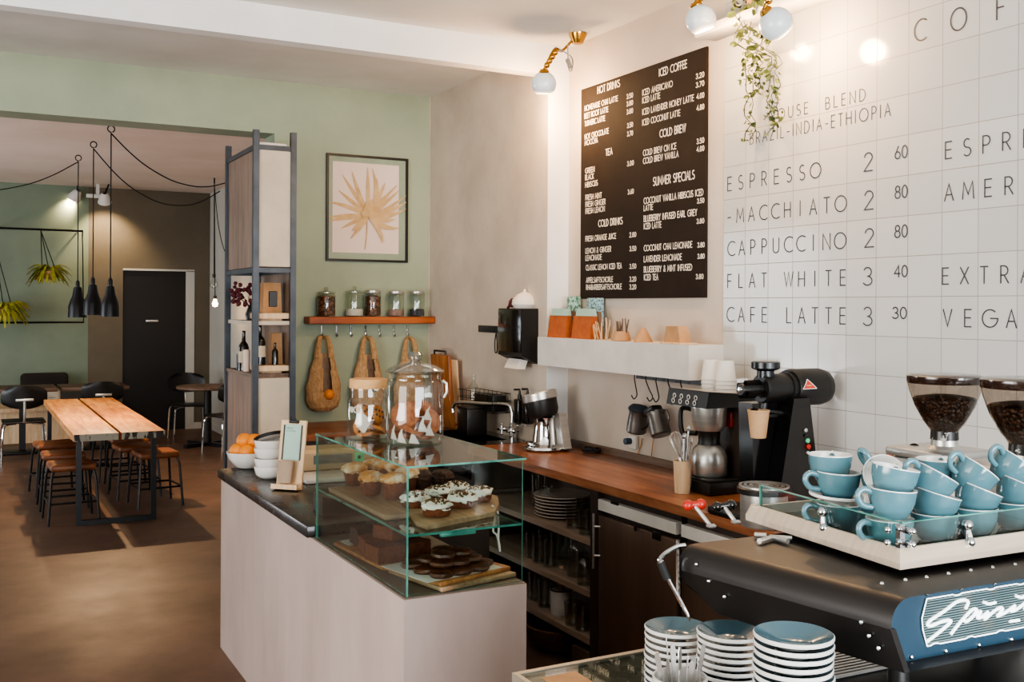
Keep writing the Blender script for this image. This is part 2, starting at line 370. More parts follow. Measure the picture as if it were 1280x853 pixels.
# ------------------------------------------------------------------ a stroke alphabet for painted and chalked lettering
def arc(cx, cy, rx, ry, a0, a1, n=14): return [(cx + rx*math.cos(R(a0 + (a1 - a0)*i/n)), cy + ry*math.sin(R(a0 + (a1 - a0)*i/n))) for i in range(n + 1)]
GL = {
 'A': (.62, [[(0, 0), (.31, 1), (.62, 0)], [(.11, .35), (.51, .35)]]),
 'B': (.5, [[(0, 0), (0, 1), (.22, 1)] + arc(.22, .76, .22, .24, 90, -90) + [(0, .52)], [(.22, .52)] + arc(.24, .26, .26, .26, 90, -90) + [(0, 0)]]),
 'C': (.72, [arc(.5, .5, .5, .5, 55, 305, 20)]),
 'D': (.62, [[(0, 0), (0, 1), (.15, 1)] + arc(.15, .5, .47, .5, 90, -90) + [(0, 0)]]),
 'E': (.44, [[(.44, 1), (0, 1), (0, 0), (.44, 0)], [(0, .52), (.4, .52)]]),
 'F': (.42, [[(.42, 1), (0, 1), (0, 0)], [(0, .5), (.38, .5)]]),
 'G': (.9, [arc(.5, .5, .5, .5, 50, 360, 22) + [(.55, .5)]]),
 'H': (.58, [[(0, 0), (0, 1)], [(.58, 0), (.58, 1)], [(0, .5), (.58, .5)]]),
 'I': (.1, [[(.05, 0), (.05, 1)]]),
 'J': (.4, [[(.4, 1), (.4, .2)] + arc(.2, .2, .2, .2, 0, -170)]),
 'K': (.52, [[(0, 0), (0, 1)], [(.5, 1), (0, .45)], [(.14, .58), (.52, 0)]]),
 'L': (.42, [[(0, 1), (0, 0), (.42, 0)]]),
 'M': (.76, [[(0, 0), (.08, 1), (.38, .25), (.68, 1), (.76, 0)]]),
 'N': (.62, [[(0, 0), (0, 1), (.62, 0), (.62, 1)]]),
 'O': (.98, [arc(.49, .5, .49, .5, 0, 360, 26)]),
 'P': (.46, [[(0, 0), (0, 1), (.2, 1)] + arc(.2, .73, .26, .27, 90, -90) + [(0, .46)]]),
 'Q': (.98, [arc(.49, .5, .49, .5, 0, 360, 26), [(.6, .3), (.95, 0)]]),
 'R': (.5, [[(0, 0), (0, 1), (.2, 1)] + arc(.2, .73, .26, .27, 90, -90) + [(0, .46)], [(.22, .46), (.5, 0)]]),
 'S': (.5, [arc(.25, .75, .22, .25, 50, 270, 12) + arc(.25, .25, .25, .25, 90, -140, 12)]),
 'T': (.5, [[(.25, 0), (.25, 1)], [(0, 1), (.5, 1)]]),
 'U': (.56, [[(0, 1), (0, .28)] + arc(.28, .28, .28, .28, 180, 360) + [(.56, 1)]]),
 'V': (.6, [[(0, 1), (.3, 0), (.6, 1)]]),
 'W': (.86, [[(0, 1), (.22, 0), (.43, 1), (.64, 0), (.86, 1)]]),
 'X': (.56, [[(0, 0), (.56, 1)], [(0, 1), (.56, 0)]]),
 'Y': (.56, [[(0, 1), (.28, .5), (.56, 1)], [(.28, .5), (.28, 0)]]),
 'Z': (.54, [[(0, 1), (.54, 1), (0, 0), (.54, 0)]]),
 '0': (.5, [arc(.25, .5, .25, .5, 0, 360, 20)]),
 '1': (.2, [[(0, .8), (.15, 1), (.15, 0)]]),
 '2': (.5, [arc(.25, .74, .23, .26, 170, -25, 12) + [(0, 0), (.5, 0)]]),
 '3': (.48, [arc(.23, .75, .21, .25, 150, -90, 12) + arc(.23, .25, .25, .25, 90, -150, 12)]),
 '4': (.54, [[(.4, 0), (.4, 1), (0, .3), (.54, .3)]]),
 '5': (.48, [[(.44, 1), (.08, 1), (.04, .55)] + arc(.22, .31, .26, .31, 120, -140)]),
 '6': (.5, [arc(.25, .28, .25, .28, 0, 360, 18), [(.02, .35), (.32, 1)]]),
 '7': (.46, [[(0, 1), (.46, 1), (.12, 0)]]),
 '8': (.5, [arc(.25, .76, .2, .24, 0, 360, 16), arc(.25, .27, .25, .27, 0, 360, 16)]),
 '9': (.5, [arc(.25, .72, .25, .28, 0, 360, 18), [(.48, .65), (.18, 0)]]),
 '-': (.34, [[(0, .42), (.34, .42)]]), '.': (.08, [[(.02, 0), (.06, .06)]]), '&': (.6, [[(.6, 0), (.15, .75)] + arc(.28, .83, .14, .17, 200, -20, 8) + [(.04, .3)] + arc(.22, .22, .2, .22, 160, 340, 8) + [(.56, .45)]]),
 ' ': (.35, []),
}
RIB = [0]
def ribbon(mb, pts, w, o, ux, uz, n, mi=0):
    """flat stroke in the plane (ux,uz) through o"""
    P = [Vector(pts[0])]
    for p in pts[1:]:
        if (Vector(p) - P[-1]).length > 1e-5: P.append(Vector(p))
    if len(P) < 2: return
    RIB[0] += 1; n = n + ux.cross(uz)*(.00004*(RIB[0] % 4)); h = w/2; L = len(P); closed = (P[0] - P[-1]).length < 1e-4
    D = [(b - a).normalized() for a, b in zip(P, P[1:])]
    if not closed: P[0] = P[0] - D[0]*h*.7; P[-1] = P[-1] + D[-1]*h*.7
    row = []
    for i in range(L):
        d0 = D[i - 1] if i > 0 else (D[-1] if closed else D[0]); d1 = D[i] if i < L - 1 else (D[0] if closed else D[-1])
        t = d0 + d1
        t = t.normalized() if t.length > 1e-4 else d1
        nn = Vector((-t.y, t.x)); k = h/max(.45, abs(nn.dot(Vector((-d1.y, d1.x)))))
        row.append((P[i] - nn*k, P[i] + nn*k))
    for (a, b), (c, d) in zip(row, row[1:]): mb.quad(*[o + ux*q.x + uz*q.y + n for q in (a, c, d, b)], mi)
def text_w(s, gap): return sum(GL[c][0] + gap for c in s) - gap
def text_fit(mb, s, o, ux, uz, n, cap, width, stroke, gap=.18, mi=0):
    sc = width/(text_w(s, gap)); x = 0
    for c in s:
        w, st = GL[c]
        for pl in st: ribbon(mb, [((x + a)*sc, b*cap) for a, b in pl], stroke, o, ux, uz, n, mi)
        x += w + gap
def text_pitch(mb, s, o, ux, uz, n, cap, pitch, stroke, mi=0, sx=1.0):
    for i, c in enumerate(s):
        w, st = GL[c]; x = i*pitch - w*cap*sx/2
        for pl in st: ribbon(mb, [(x + a*cap*sx, b*cap) for a, b in pl], stroke, o, ux, uz, n, mi)
UY = Vector((0, -1, 0)); UZ = Vector((0, 0, 1)); NX = Vector((-1, 0, 0))
# brightness of the lights and of the picture
L_WIN, L_LEFT, L_BACK, L_UP, L_UP2, L_UP3 = 600, 330, 170, 170, 150, 170
L_GLOBE = (62, 32, 40); L_PEND = (170, 30, 30); L_SPOT = 110
LOOK = 'AgX - Medium High Contrast'; EXPO = -0.38
# ================================================================== THE ROOM
XL = -3.6; YR = -3.2
m = MB(); m.bb(XL - .2, 4.4, YR - .2, YFAR + .2, -.1, 0); struct('floor', m, 'floor')
m = MB(); m.bb(XL - .2, XW + .2, YR - .2, YB, ZC, ZC + .12); struct('ceiling', m, 'ceil')
m = MB(); m.bb(XL - .2, 4.4, YB + .25, YFAR + .2, ZFC, ZFC + .12); struct('ceiling_back_room', m, pm('warm_white_ceiling_paint', 0xdccdc2, .85, col2=0xcfbeb0, scale=.8))
m = MB(); m.bb(XL, XW - .001, YS, YS + .1, 3.108, ZC); struct('trim_1', m, 'beam')
# green wall with the wide opening into the back room
XO = 1.86
m = MB(); m.bb(XL, XO, YB, YB + .25, ZH, ZFC + .1); m.bb(XO, XF + .3, YB, YB + .25, 0, ZFC + .1); struct('wall_back', m, 'green')
m = MB(); m.bb(XF, XF + .3, YS, YB, 0, ZC); m.bb(XF - .003, XF, YB - .012, YB, .95, ZC); struct('wall_right_far', m, 'plaster')
m = MB(); m.bb(XF - .002, XW, YS - .003, YS, 0, ZC); struct('trim_2', m, 'beam')
YT = onx(905.5, 300, XW).y
m = MB(); m.bb(XW, XW + .2, YT, YS, 0, ZC); struct('wall_right', m, 'cream')
ZT = onx(907, 48, XW).z
k = math.ceil(0)
m = MB(); m.bb(XW - .004, XW + .2, YR, YT, 0, ZC)
# shift so that tile joints fall where the photo has them
tile_y0 = onx(1178.6, 220, XW).y; tile_z0 = onx(1060, 371.7, XW).z
wt = MB(); wt.v = [p - Vector((0, tile_y0, tile_z0)) for p in m.v]; wt.f = m.f; wt.m = m.m
wall_tiles = wt.build('wall_tiles', 'tile', smooth=False); wall_tiles.location = (0, tile_y0, tile_z0); wall_tiles['kind'] = 'structure'; WORLD['wall_tiles'] = Matrix.Translation((0, tile_y0, tile_z0))
m = MB(); m.rb(XW - .13, XW - .004, .6, YT + .07, ZT, ZT + .045, .008); struct('trim_3', m, 'beam', True)
m = MB(); m.bb(XL - .2, XL, YR, YFAR, 0, ZFC); struct('wall_left', m, pm('pale_wall_paint', 0xb9b4aa, .85))
m = MB()   # street side: a wall with one wide shop window behind the camera
m.bb(XL, -1.2, YR - .2, YR, 0, ZC); m.bb(3.0, 3.4, YR - .2, YR, 0, ZC); m.bb(-1.2, 3.0, YR - .2, YR, 2.95, ZC); m.bb(-1.2, 3.0, YR - .2, YR, 0, .35); struct('wall_front', m, 'cream')
# back room
XD0, XD1 = 1.945, 2.79; XDR = 2.905; XFR = 3.119
m = MB()
m.bb(XL, XD0, YFAR, YFAR + .2, 0, ZFC); m.bb(XD0, XFR, YFAR, YFAR + .2, 2.245, ZFC); m.bb(XDR, XFR + .2, YFAR, YFAR + .2, 0, 2.245)
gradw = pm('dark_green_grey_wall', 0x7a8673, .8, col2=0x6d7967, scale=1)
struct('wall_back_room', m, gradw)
m = MB(); m.bb(1.5, XD0, YFAR - .004, YFAR, 0, ZFC); m.bb(XD0, XDR, YFAR - .004, YFAR, 2.25, ZFC); m.bb(XDR, XFR, YFAR - .004, YFAR, 0, ZFC); struct('wall_back_room_lit_tint', m, 'farlit')  # overlay that paints the spotlit brown part of the far wall
m = MB(); m.bb(XD0, XD1, YFAR + .03, YFAR + .08, 0, 2.235); d1 = struct('door_1', m, pm('near_black_door_paint', 0x0f0a08, .5))
m = MB(); m.rb(2.25, 2.42, YFAR + .022, YFAR + .03, 1.52, 1.55, .004); m.build('door_plate', 'steel', d1)
m = MB(); m.bb(XD1, XDR, YFAR - .012, YFAR + .1, 0, 2.245); m.bb(XD0, XDR, YFAR - .012, YFAR + .02, 2.236, 2.262); struct('trim_4', m, 'farwhite')
m = MB(); m.bb(XFR, XFR + .2, YB + .25, YFAR, 0, ZFC); struct('wall_right_back_room', m, 'farwhite')
m = MB(); m.bb(XFR - .015, XFR, YB + .3, YFAR, 0, .09); m.bb(XDR, XFR, YFAR - .018, YFAR - .004, 0, .09); struct('baseboard_back_room', m, 'farwhite')

# ------------------------------------------------------------------ lettering on the tiles
m = MB(); xt = XW - .0055
def tile_line(s, uL, vB, vT, uR, vB2=None, sx=1.0, stroke=.0051, mb=None, nv=None):
    nv = nv or len(s)
    """a row of letters one to each half tile: uL/uR are the left edge of the first and the right edge of the last letter"""
    a = onx(uL, vB, xt); b = onx(uR, vB, xt); cap = onx(uL, vT, xt).z - a.z
    w0 = GL[s[0]][0]*cap*sx; w1 = GL[s[nv - 1]][0]*cap*sx
    y0 = a.y - w0/2; y1 = b.y + w1/2
    pitch = (y0 - y1)/max(1, nv - 1)
    text_pitch(mb or m, s, Vector((xt, y0, a.z)), UY, UZ, Vector(), cap, pitch, stroke, 0, sx)
tile_line('ESPRESSO', 909.5, 238.8, 222, 1026)
tile_line('-MACCHIATO', 909.5, 279.5, 262.3, 1058)
tile_line('CAPPUCCINO', 909.5, 320, 302.5, 1057.5)
tile_line('FLAT WHITE', 909.5, 360, 343.3, 1056.5)
tile_line('CAFE LATTE', 908.5, 402, 384.5, 1056.5)
# the gaps inside FLAT WHITE and CAFE LATTE are one and two half tiles wide in the photo: single spaces at this pitch
for s, uL, uR, vB, vT in (('2', 1080, 1090.5, 214.5, 192), ('2', 1080.5, 1091.5, 262.5, 239.5), ('2', 1081, 1092, 309.3, 286.5), ('3', 1079, 1090, 356.8, 334.8), ('3', 1079, 1090, 407, 384.3),
                       ('60', 1118.8, 1134, 199, 183.8), ('80', 1118.8, 1134, 248.4, 233.2), ('80', 1118.5, 1134, 297.3, 282.3), ('40', 1118, 1134, 346.5, 332.5), ('30', 1115.5, 1133, 398.2, 384.4)):
    a = onx(uL, vB, xt); b = onx(uR, vB, xt)
    text_fit(m, s, a, UY, UZ, Vector(), onx(uL, vT, xt).z - a.z, a.y - b.y, .0054)
tile_line('ESPRESSO', 1181.7, 198.8, 178, 1263, nv=4)
tile_line('AMERICANO', 1180.7, 251.5, 230.8, 1266, nv=4)
tile_line('EXTRA', 1178, 355.5, 335.3, 1260.5, nv=4)
tile_line('VEGAN', 1179, 408, 387, 1270.5, nv=4)
tile_line('COFFEE', 1143, 53, 26.5, 1255, sx=.85, stroke=.0062, nv=3)
a = onx(962, 152.5, xt); b = onx(1081.5, 130, xt); text_fit(m, 'HOUSE  BLEND', a, UY, UZ, Vector(), .047, a.y - b.y, .004, .5)
a = onx(937.5, 180.5, xt); b = onx(1113, 147.5, xt); text_fit(m, 'BRAZIL-INDIA-ETHIOPIA', a, UY, UZ, Vector(), .05, a.y - b.y, .004, .42)
m.build('drinks_lettering', 'ink', wall_tiles, smooth=False)

# ------------------------------------------------------------------ black menu board
tl = onx(727, 110.5, XW - .012); br = onx(882, 372.3, XW - .012); tr = onx(881, 61, XW - .012)
mbd = thing('menu_board', 'large black menu board with white chalk lettering on cream wall', 'menu board', (XW - .006, (tl.y + br.y)/2, br.z))
m = MB(); m.bb(XW - .014, XW - .001, br.y, tl.y, br.z, (tl.z + tr.z)/2); m.build('panel', 'board', mbd, smooth=False)
m = MB(); xb = XW - .0152
menu = [('HOT DRINKS', 747, 774.6, 117.2, 8.2, 1), ('HOMEMADE CHAI LATTE', 731, 772, 138.8, 6), ('BEET ROOT LATTE', 730.6, 760, 148.5, 6), ('TURMERIC LATTE', 731, 756, 158, 6),
 ('HOT CHOCOLATE', 731, 760.6, 174.4, 6), ('MOCCHA', 731, 747, 182, 6), ('TEA', 757.2, 765.3, 194.6, 7.6, 1), ('3.50', 783.4, 791, 123.8, 5.5), ('3.80', 783.4, 791, 133, 5.5), ('3.80', 783.4, 791, 143, 5.5), ('3.50', 784, 791, 160, 5.5), ('3.70', 784, 791, 170.6, 5.5), ('3.00', 784, 792, 207.8, 5.5),
 ('ICED COFFEE', 823.8, 858.4, 95.6, 9, 1), ('3.20', 870, 880, 98.8, 6), ('3.70', 870, 880, 109.7, 6), ('ICED AMERICANO', 803, 840.6, 119.6, 7), ('ICED LATTE', 803, 825, 129.4, 7), ('ICED LAVENDER HONEY LATTE', 803, 867, 143.8, 7), ('4.00', 871, 880, 124, 6),
 ('ICED COCONUT LATTE', 803, 850, 157, 7), ('4.80', 871, 880, 138.4, 6), ('COLD BREW', 824.7, 857, 172, 9, 1), ('COLD BREW ON ICE', 804, 845, 195, 7), ('COLD BREW VANILLA', 804, 847.8, 205, 7), ('3.50', 871, 880, 180, 6), ('4.00', 871, 880, 190, 6),
 ('GREEN', 731.6, 743, 217, 6.2), ('BLACK', 731.6, 742, 225.3, 6.2), ('HIBISCUS', 731.6, 747, 234.5, 6.2), ('3.60', 784.8, 792, 243, 5.5), ('FRESH MINT', 732, 752, 250.4, 6.2), ('FRESH GINGER', 732, 756.7, 259, 6.2), ('FRESH LEMON', 732, 755.8, 267.5, 6.2),
 ('COLD DRINKS', 748, 778, 283.7, 8, 1), ('FRESH ORANGE JUICE', 732, 769.8, 302, 6.2), ('2.80', 787, 795, 296.6, 5.5), ('LEMON & GINGER', 732, 763.7, 317, 6.2), ('LEMONADE', 732, 752, 325.9, 6.2), ('3.50', 787, 795, 314, 5.5),
 ('CLASSIC LEMON ICED TEA', 732.5, 777, 338, 6.2), ('3.50', 787, 795, 336, 5.5), ('APFELSAFTSCHORLE', 732.8, 766, 353.5, 6), ('3.20', 787, 795, 352, 5.5), ('RHABARBERSAFTSCHORLE', 732.8, 777, 362.4, 6), ('3.20', 787, 795, 361.7, 5.5),
 ('SUMMER SPECIALS', 816.5, 868, 232.3, 10, 1), ('COCONUT VANILLA HIBISCUS ICED', 804.8, 878.8, 255, 7.2), ('LATTE', 804.8, 816, 263.7, 6.6), ('3.50', 871.5, 880, 254.4, 5.6), ('BLUEBERRY INFUSED EARL GREY', 804.8, 871, 277.3, 7.2), ('ICED LATTE', 804.8, 826.5, 286.7, 7), ('3.80', 871, 880, 279.7, 5.6),
 ('COCONUT CHAI LEMONADE', 805, 865, 314, 7), ('3.80', 872, 880.5, 309.4, 5.6), ('LAVENDER LEMONADE', 805, 852, 327.7, 7), ('3.80', 872, 880.5, 323.5, 5.6), ('BLUEBERRY & MINT INFUSED', 805, 864.8, 340.6, 7), ('ICED TEA', 805, 822.6, 350.5, 7), ('3.80', 870, 879, 348.8, 5.6)]
for it in menu:
    s, uL, uR, vB, cap = it[:5]
    a = onx(uL, vB, xb); y1 = onx(uR, vB, xb).y; cp = onx(uL, vB - cap, xb).z - a.z
    text_fit(m, s, Vector((xb, a.y, a.z)), UY, UZ, Vector(), cp, a.y - y1, .0058 if len(it) > 5 else .0046, .2)
m.build('chalk_lettering', 'chalk', mbd, smooth=False)

# ------------------------------------------------------------------ white box shelf with its things
ye = onx(905, 431, XW).y; a = ony(861, 432, ye); b = ony(861, 476, ye); yl = onx(672, 440, a.x).y; XSH = a.x; ZSH = a.z
m = MB(); m.bb(XSH, XF - .001, YS - .006, yl, b.z, ZSH); m.bb(XSH, XW - .001, ye, YS - .006, b.z, ZSH)
tag(m.build('wall_shelf', 'whitepaint', loc=((XSH + XW)/2, 4.4, b.z), smooth=False), 'long white box shelf fixed to the cream wall under the menu board', 'shelf')
def shelf_pt(u, v=425, dx=.08):
    p = onx(u, v, XSH + dx); return Vector((XSH + dx, p.y, ZSH))
def kraft_box(u, lab, grp):
    p = shelf_pt(u, 418, .07); t = thing('retail_bag', lab, 'coffee bag', p, (0, 0, 0), grp, False)
    m = MB(); m.prism([(-.035, -.095, 0), (.035, -.095, 0), (.02, -.085, .125), (-.012, -.085, .125)], (0, .19, 0), 0); m.build('card_body', 'orangekraft', t, angle=20)
    m = MB(); m.prism([(-.0135, -.083, .125), (.0215, -.083, .125), (.014, -.078, .165), (-.004, -.078, .165)], (0, .166, 0)); m.build('top_fold', 'mint', t, angle=20)
    m = MB(); m.prism([(.0355, -.0955, 0), (.06, -.0955, .0), (.045, -.0855, .15), (.0215, -.0855, .15)], (0, .19, 0)); m.build('back_card', 'darkwood', t, angle=20)
kraft_box(701, 'rust orange card bag with a mint fold at the left end of the white shelf', 'orange card bags on the white shelf')
kraft_box(732, 'rust orange card bag standing behind the wooden sticks on the white shelf', 'orange card bags on the white shelf')
def packet(u, v0, lab, mat, w, h):
    p = onx(u, 410, XSH + .17); t = MB(); t.rb(p.x - .02, p.x + .02, p.y - w/2, p.y + w/2, ZSH, ZSH + h, .006)
    tag(t.build('tea_packet', mat, loc=(p.x, p.y, ZSH)), lab, 'packet', 'patterned packets on the white shelf')
packet(717, 388, 'green leaf patterned packet standing behind the left orange card bag', 'tealpack', .1, .235)
packet(744, 388, 'pale blue patterned packet standing behind the wooden sticks', 'bluepack', .12, .225)
p = shelf_pt(752, 424, .05)
for i in range(13):
    q = p + Vector((random.uniform(-.02, .02), .055 - .011*i, 0)); dy = random.uniform(-.035, .05); dx = random.uniform(-.015, .02); h = random.uniform(.07, .125)
    m = MB(); m.tube([q, q + Vector((dx, dy, h))], .0035, 5); tag(m.build('stirring_stick', 'palewood', loc=q), 'thin wooden stirring stick in the loose bunch on the white shelf', 'stick', 'wooden sticks on the white shelf')
p = shelf_pt(777, 424, .06)
t = thing('stirrer_holder', 'small tan holder full of dark brown sticks on the white shelf', 'holder', p)
m = MB(); m.lathe([(.035, 0), (.05, .002), (.035, .05), (.032, .05), (.04, .008), (0, .008)], p, 14); m.build('cone', 'kraft', t)
for i in range(9):
    q = p + Vector((random.uniform(-.018, .018), random.uniform(-.03, .03), .02)); m = MB(); m.tube([q, q + Vector((random.uniform(-.02, .02), random.uniform(-.035, .045), random.uniform(.07, .1)))], .0032, 5)
    tag(m.build('sugar_stick', 'darkwood', loc=q), 'dark brown stick leaning in the tan holder on the white shelf', 'stick', 'dark sticks in the tan holder')
p = shelf_pt(804, 427, .06); m = MB(); m.lathe([(.05, 0), (.048, .004), (.012, .07), (0, .073)], p, 16)
tag(m.build('paper_cone', 'kraft', loc=p), 'small tan paper cone standing alone in the middle of the white shelf', 'cone')
p = shelf_pt(846, 427, .06); t = thing('paper_stand', 'tan paper block with sloping sides near the right end of the white shelf', 'paper stand', p)
m = MB(); m.prism([p + Vector((-.03, .065, .008)), p + Vector((-.03, -.065, .008)), p + Vector((-.03, -.045, .085)), p + Vector((-.03, .045, .085))], (.06, 0, 0)); m.build('block', 'kraft', t)
m = MB(); m.rb(p.x - .05, p.x + .05, p.y - .1, p.y + .07, p.z, p.z + .008, .003); m.build('base_card', 'palewood', t)

# rail with hooks under the shelf, and the jugs hanging there
a = onx(797, 475, 3.06); c = onx(887, 483, 3.06)
t = thing('hook_rail', 'dark metal rail screwed under the white shelf', 'rail', (3.06, (a.y + c.y)/2, b.z - .02)); m = MB(); m.bb(3.05, 3.075, c.y, a.y, b.z - .03, b.z - .003); m.build('bar', 'blackmetal', t, smooth=False)
def s_hook(u, tilt, lab):
    y = onx(u, 480, 3.062).y; z = b.z - .03; q = Vector((3.04, y, z))
    pts = catmull([q + Vector((.02, 0, .02)), q + Vector((.0, .004, .034)), q + Vector((-.018, 0, .01)), q + Vector((-.004, tilt*.4, -.04)), q + Vector((.012, tilt, -.085)), q + Vector((-.004, tilt + .004, -.105)), q + Vector((-.022, tilt, -.085))], 5)
    m = MB(); m.tube(pts, .003, 6); tag(m.build('hook', 'blackmetal', loc=q), lab, 'hook', 'hooks on the rail under the white shelf'); return q
for u, tl_, lab in ((801, .02, 'black s shaped hook holding the dark lidded jug'), (815, -.02, 'black s shaped hook between the two hanging jugs'), (828, .015, 'black s shaped hook above the tilted grey jug'), (843, -.02, 'empty black s shaped hook nearest the coffee brewer'), (859, -.01, 'black s shaped hook behind the top of the coffee brewer')): s_hook(u, tl_, lab)
def jug(c, rot, lab, mat, lid):
    t = thing('milk_jug', lab, 'milk jug', c, rot, 'jugs hanging under the white shelf', False)
    m = MB(); m.lathe([(0, 0), (.046, 0), (.052, .008), (.05, .06), (.045, .1), (.05, .122), (.047, .122), (.042, .1), (.046, .06), (.046, .012), (0, .01)], (0, 0, 0), 22); m.build('body', mat, t)
    m = MB(); m.tube(catmull([(0, -.046, .1), (0, -.085, .105), (0, -.09, .06), (0, -.05, .03)], 6), .005, 6); m.build('handle', 'blackmetal' if lid else 'jug', t)
    if lid: m = MB(); m.ball((0, 0, .125), .055, 16, sq=(1, 1, .42), nz=.2, seed=4); m.build('cloth_cover', pm('dark_blue_cloth', 0x2a323c, .9), t)
    else: m = MB(); m.rb(-.045, .02, -.04, .045, .115, .15, .012); m.build('black_insert', 'blackplastic', t)
q = onx(795, 541, 3.06); jug(q, (R(10), 0, 0), 'dull metal jug with a dark cloth cover hanging left under the white shelf', 'jug', True)
q = onx(827, 545, 3.03); jug(q, (R(-24), 0, 0), 'grey metal jug hanging tilted beside the cloth covered jug', 'jug', False)
# wall socket with plugs
q = onx(792, 553, XW - .012); t = thing('wall_socket', 'small white wall socket with a dark blue plug below the hanging jugs', 'socket', q)
m = MB(); m.rb(q.x - .012, q.x + .011, q.y - .035, q.y + .035, q.z - .035, q.z + .035, .006); m.build('plate', 'whitepaint', t)
m = MB(); m.lathe([(0, 0), (.017, 0), (.017, .035), (0, .04)], (0, 0, 0), 12, 0, Matrix.Translation(q + Vector((-.012, .012, .005))) @ Matrix.Rotation(-PI/2, 4, 'Y')); m.build('plug', pm('dark_blue_plug', 0x26384a, .5), t)
for uu, vv, lab in ((800, 560, 'white cable running from the wall socket down to the worktop'), (822, 535, 'pale cable looping down the wall beside the grey jug')):
    q2 = onx(uu, vv, XW - .012); e = Vector((XW - .02, q2.y + .05, .954))
    m = MB(); m.tube(catmull([q2 + Vector((0, -.02, .05)), q2, q2 + Vector((-.01, .02, -.06)), e], 8), .0035, 6); tag(m.build('cable', 'kraft', loc=e), lab, 'cable', 'cables on the wall above the worktop')

# ------------------------------------------------------------------ towel dispenser, white round thing on top, metal strip
y1 = onx(673, 420, XF).y; fx = ony(652, 420, y1).x; y2 = onx(623, 420, fx).y; zt = ony(652, 386, y1).z; zb = ony(652, 452, y1).z
t = thing('towel_dispenser', 'black square paper towel dispenser on the grey plaster wall', 'dispenser', (fx, (y1 + y2)/2, zb))
m = MB(); m.prism([(XF - .001, y1, zb - .02), (fx, y1, zb + .03), (fx, y1, zt), (XF - .001, y1, zt)], (0, y2 - y1, 0)); m.build('housing', 'blackplastic', t)
m = MB(); m.rb(fx - .006, fx, y1 + .004, y2 - .004, zb + .05, zt - .006, .003); m.build('front_cover', 'blackgloss', t)
m = MB(); m.prism([(fx + .02, y1 + .05, zb + .01), (fx - .02, y1 + .03, zb - .045), (fx + .04, y1 + .03, zb - .05), (fx + .07, y1 + .05, zb)], (0, .15, 0)); m.build('paper_towel', 'paper', t)
q = Vector((fx + .09, y1 + .13, zt)); t = thing('gift_pouch', 'round white pouch with a pointed tip and dark red tie on the towel dispenser', 'pouch', q)
m = MB(); m.lathe([(0, 0), (.06, 0), (.078, .025), (.074, .055), (.045, .085), (.012, .1), (.008, .115), (0, .118)], q, 20); m.build('pouch_body', 'paper', t)
m = MB(); m.ball(q + Vector((-.06, .055, .035)), .028, 10, sq=(.6, .7, 1), nz=.6); m.tube([q + Vector((-.06, .06, .03)), q + Vector((-.06, .1, .004))], .009, 6); m.build('tie', 'redflower', t)
a = onx(599, 411, XF - .006); c = onx(622, 411, XF - .006)
t = thing('magnetic_strip', 'short grey metal strip on the plaster wall left of the towel dispenser', 'strip', (a.x, a.y, a.z))
m = MB(); m.rb(XF - .014, XF - .001, c.y, a.y, a.z - .022, a.z + .022, .003); m.build('bar', 'greymetal', t)
m = MB(); q = onx(620.5, 415, XF - .02); m.tube(catmull([q, q + Vector((0, .02, -.06)), q + Vector((0, .015, -.13)), q + Vector((0, -.012, -.12)), q + Vector((0, -.01, -.05)), q], 5), .004, 6); tag(m.build('hanging_strap', 'blackplastic', loc=q), 'thin black strap loop hanging from the grey metal strip', 'strap')

# ------------------------------------------------------------------ worktops and sink
YK0 = 2.1; YK1 = 5.36; XK = 2.566
wt_ = thing('worktop', 'long oiled brown wood worktop along the tiled wall', 'worktop', (2.85, 3.7, .91))
m = MB(); m.bb(XK, XW - .006, YK0, YS - .006, .91, .95); m.bb(XK, XF - .002, YS - .006, YK1, .91, .95); m.build('top', 'worktop', wt_, smooth=False)
m = MB(); m.bb(XW - .03, XW - .006, 3.75, YS - .006, .951, .985); m.build('upstand', 'darkwood', wt_, smooth=False)
YC = 6.265
m = MB(); m.bb(1.62, 1.855, YC, YC + .105, .91, .95); m.bb(1.855, XF - .002, YC, YB - .001, .91, .95)
tag(m.build('back_worktop', 'worktop_x', loc=(2.4, 6.6, .91), smooth=False), 'brown wood worktop along the green wall under the net bags', 'worktop')
m = MB(); m.bb(1.66, XF - .01, YC + .06, YC + .08, 0, .909); tag(m.build('back_cabinet', 'cabinet', loc=(2.3, YC + .07, 0), smooth=False), 'dark cabinet front below the worktop along the green wall', 'cabinet')
sk = thing('sink', 'black kitchen sink set in the corner of the worktops', 'sink', (2.8, 5.8, .9))
bx0, bx1, by0, by1 = 2.62, 2.9, 5.5, 6.1
m = MB(); zt = .952
for x0, x1, y0, y1_ in ((XK, bx0, YK1, YC), (bx1, XF - .002, YK1, YC), (bx0, bx1, YK1, by0), (bx0, bx1, by1, YC)): m.bb(x0, x1, y0, y1_, .915, zt)
m.build('deck', 'blackgloss', sk, smooth=False)
m = MB(); m.bb(bx0, bx1, by0, by1, .76, .765); m.bb(bx0, bx0 + .004, by0, by1, .765, .95); m.bb(bx1 - .004, bx1, by0, by1, .765, .95); m.bb(bx0, bx1, by0, by0 + .004, .765, .95); m.bb(bx0, bx1, by1 - .004, by1, .765, .95); m.build('basin', 'blackgloss', sk, smooth=False)
m = MB(); m.bb(XK + .03, XF - .01, YK1 + .005, YC, 0, .75); tag(m.build('sink_cabinet', 'cabinet', loc=(2.8, 5.8, 0), smooth=False), 'dark cabinet below the black sink', 'cabinet')
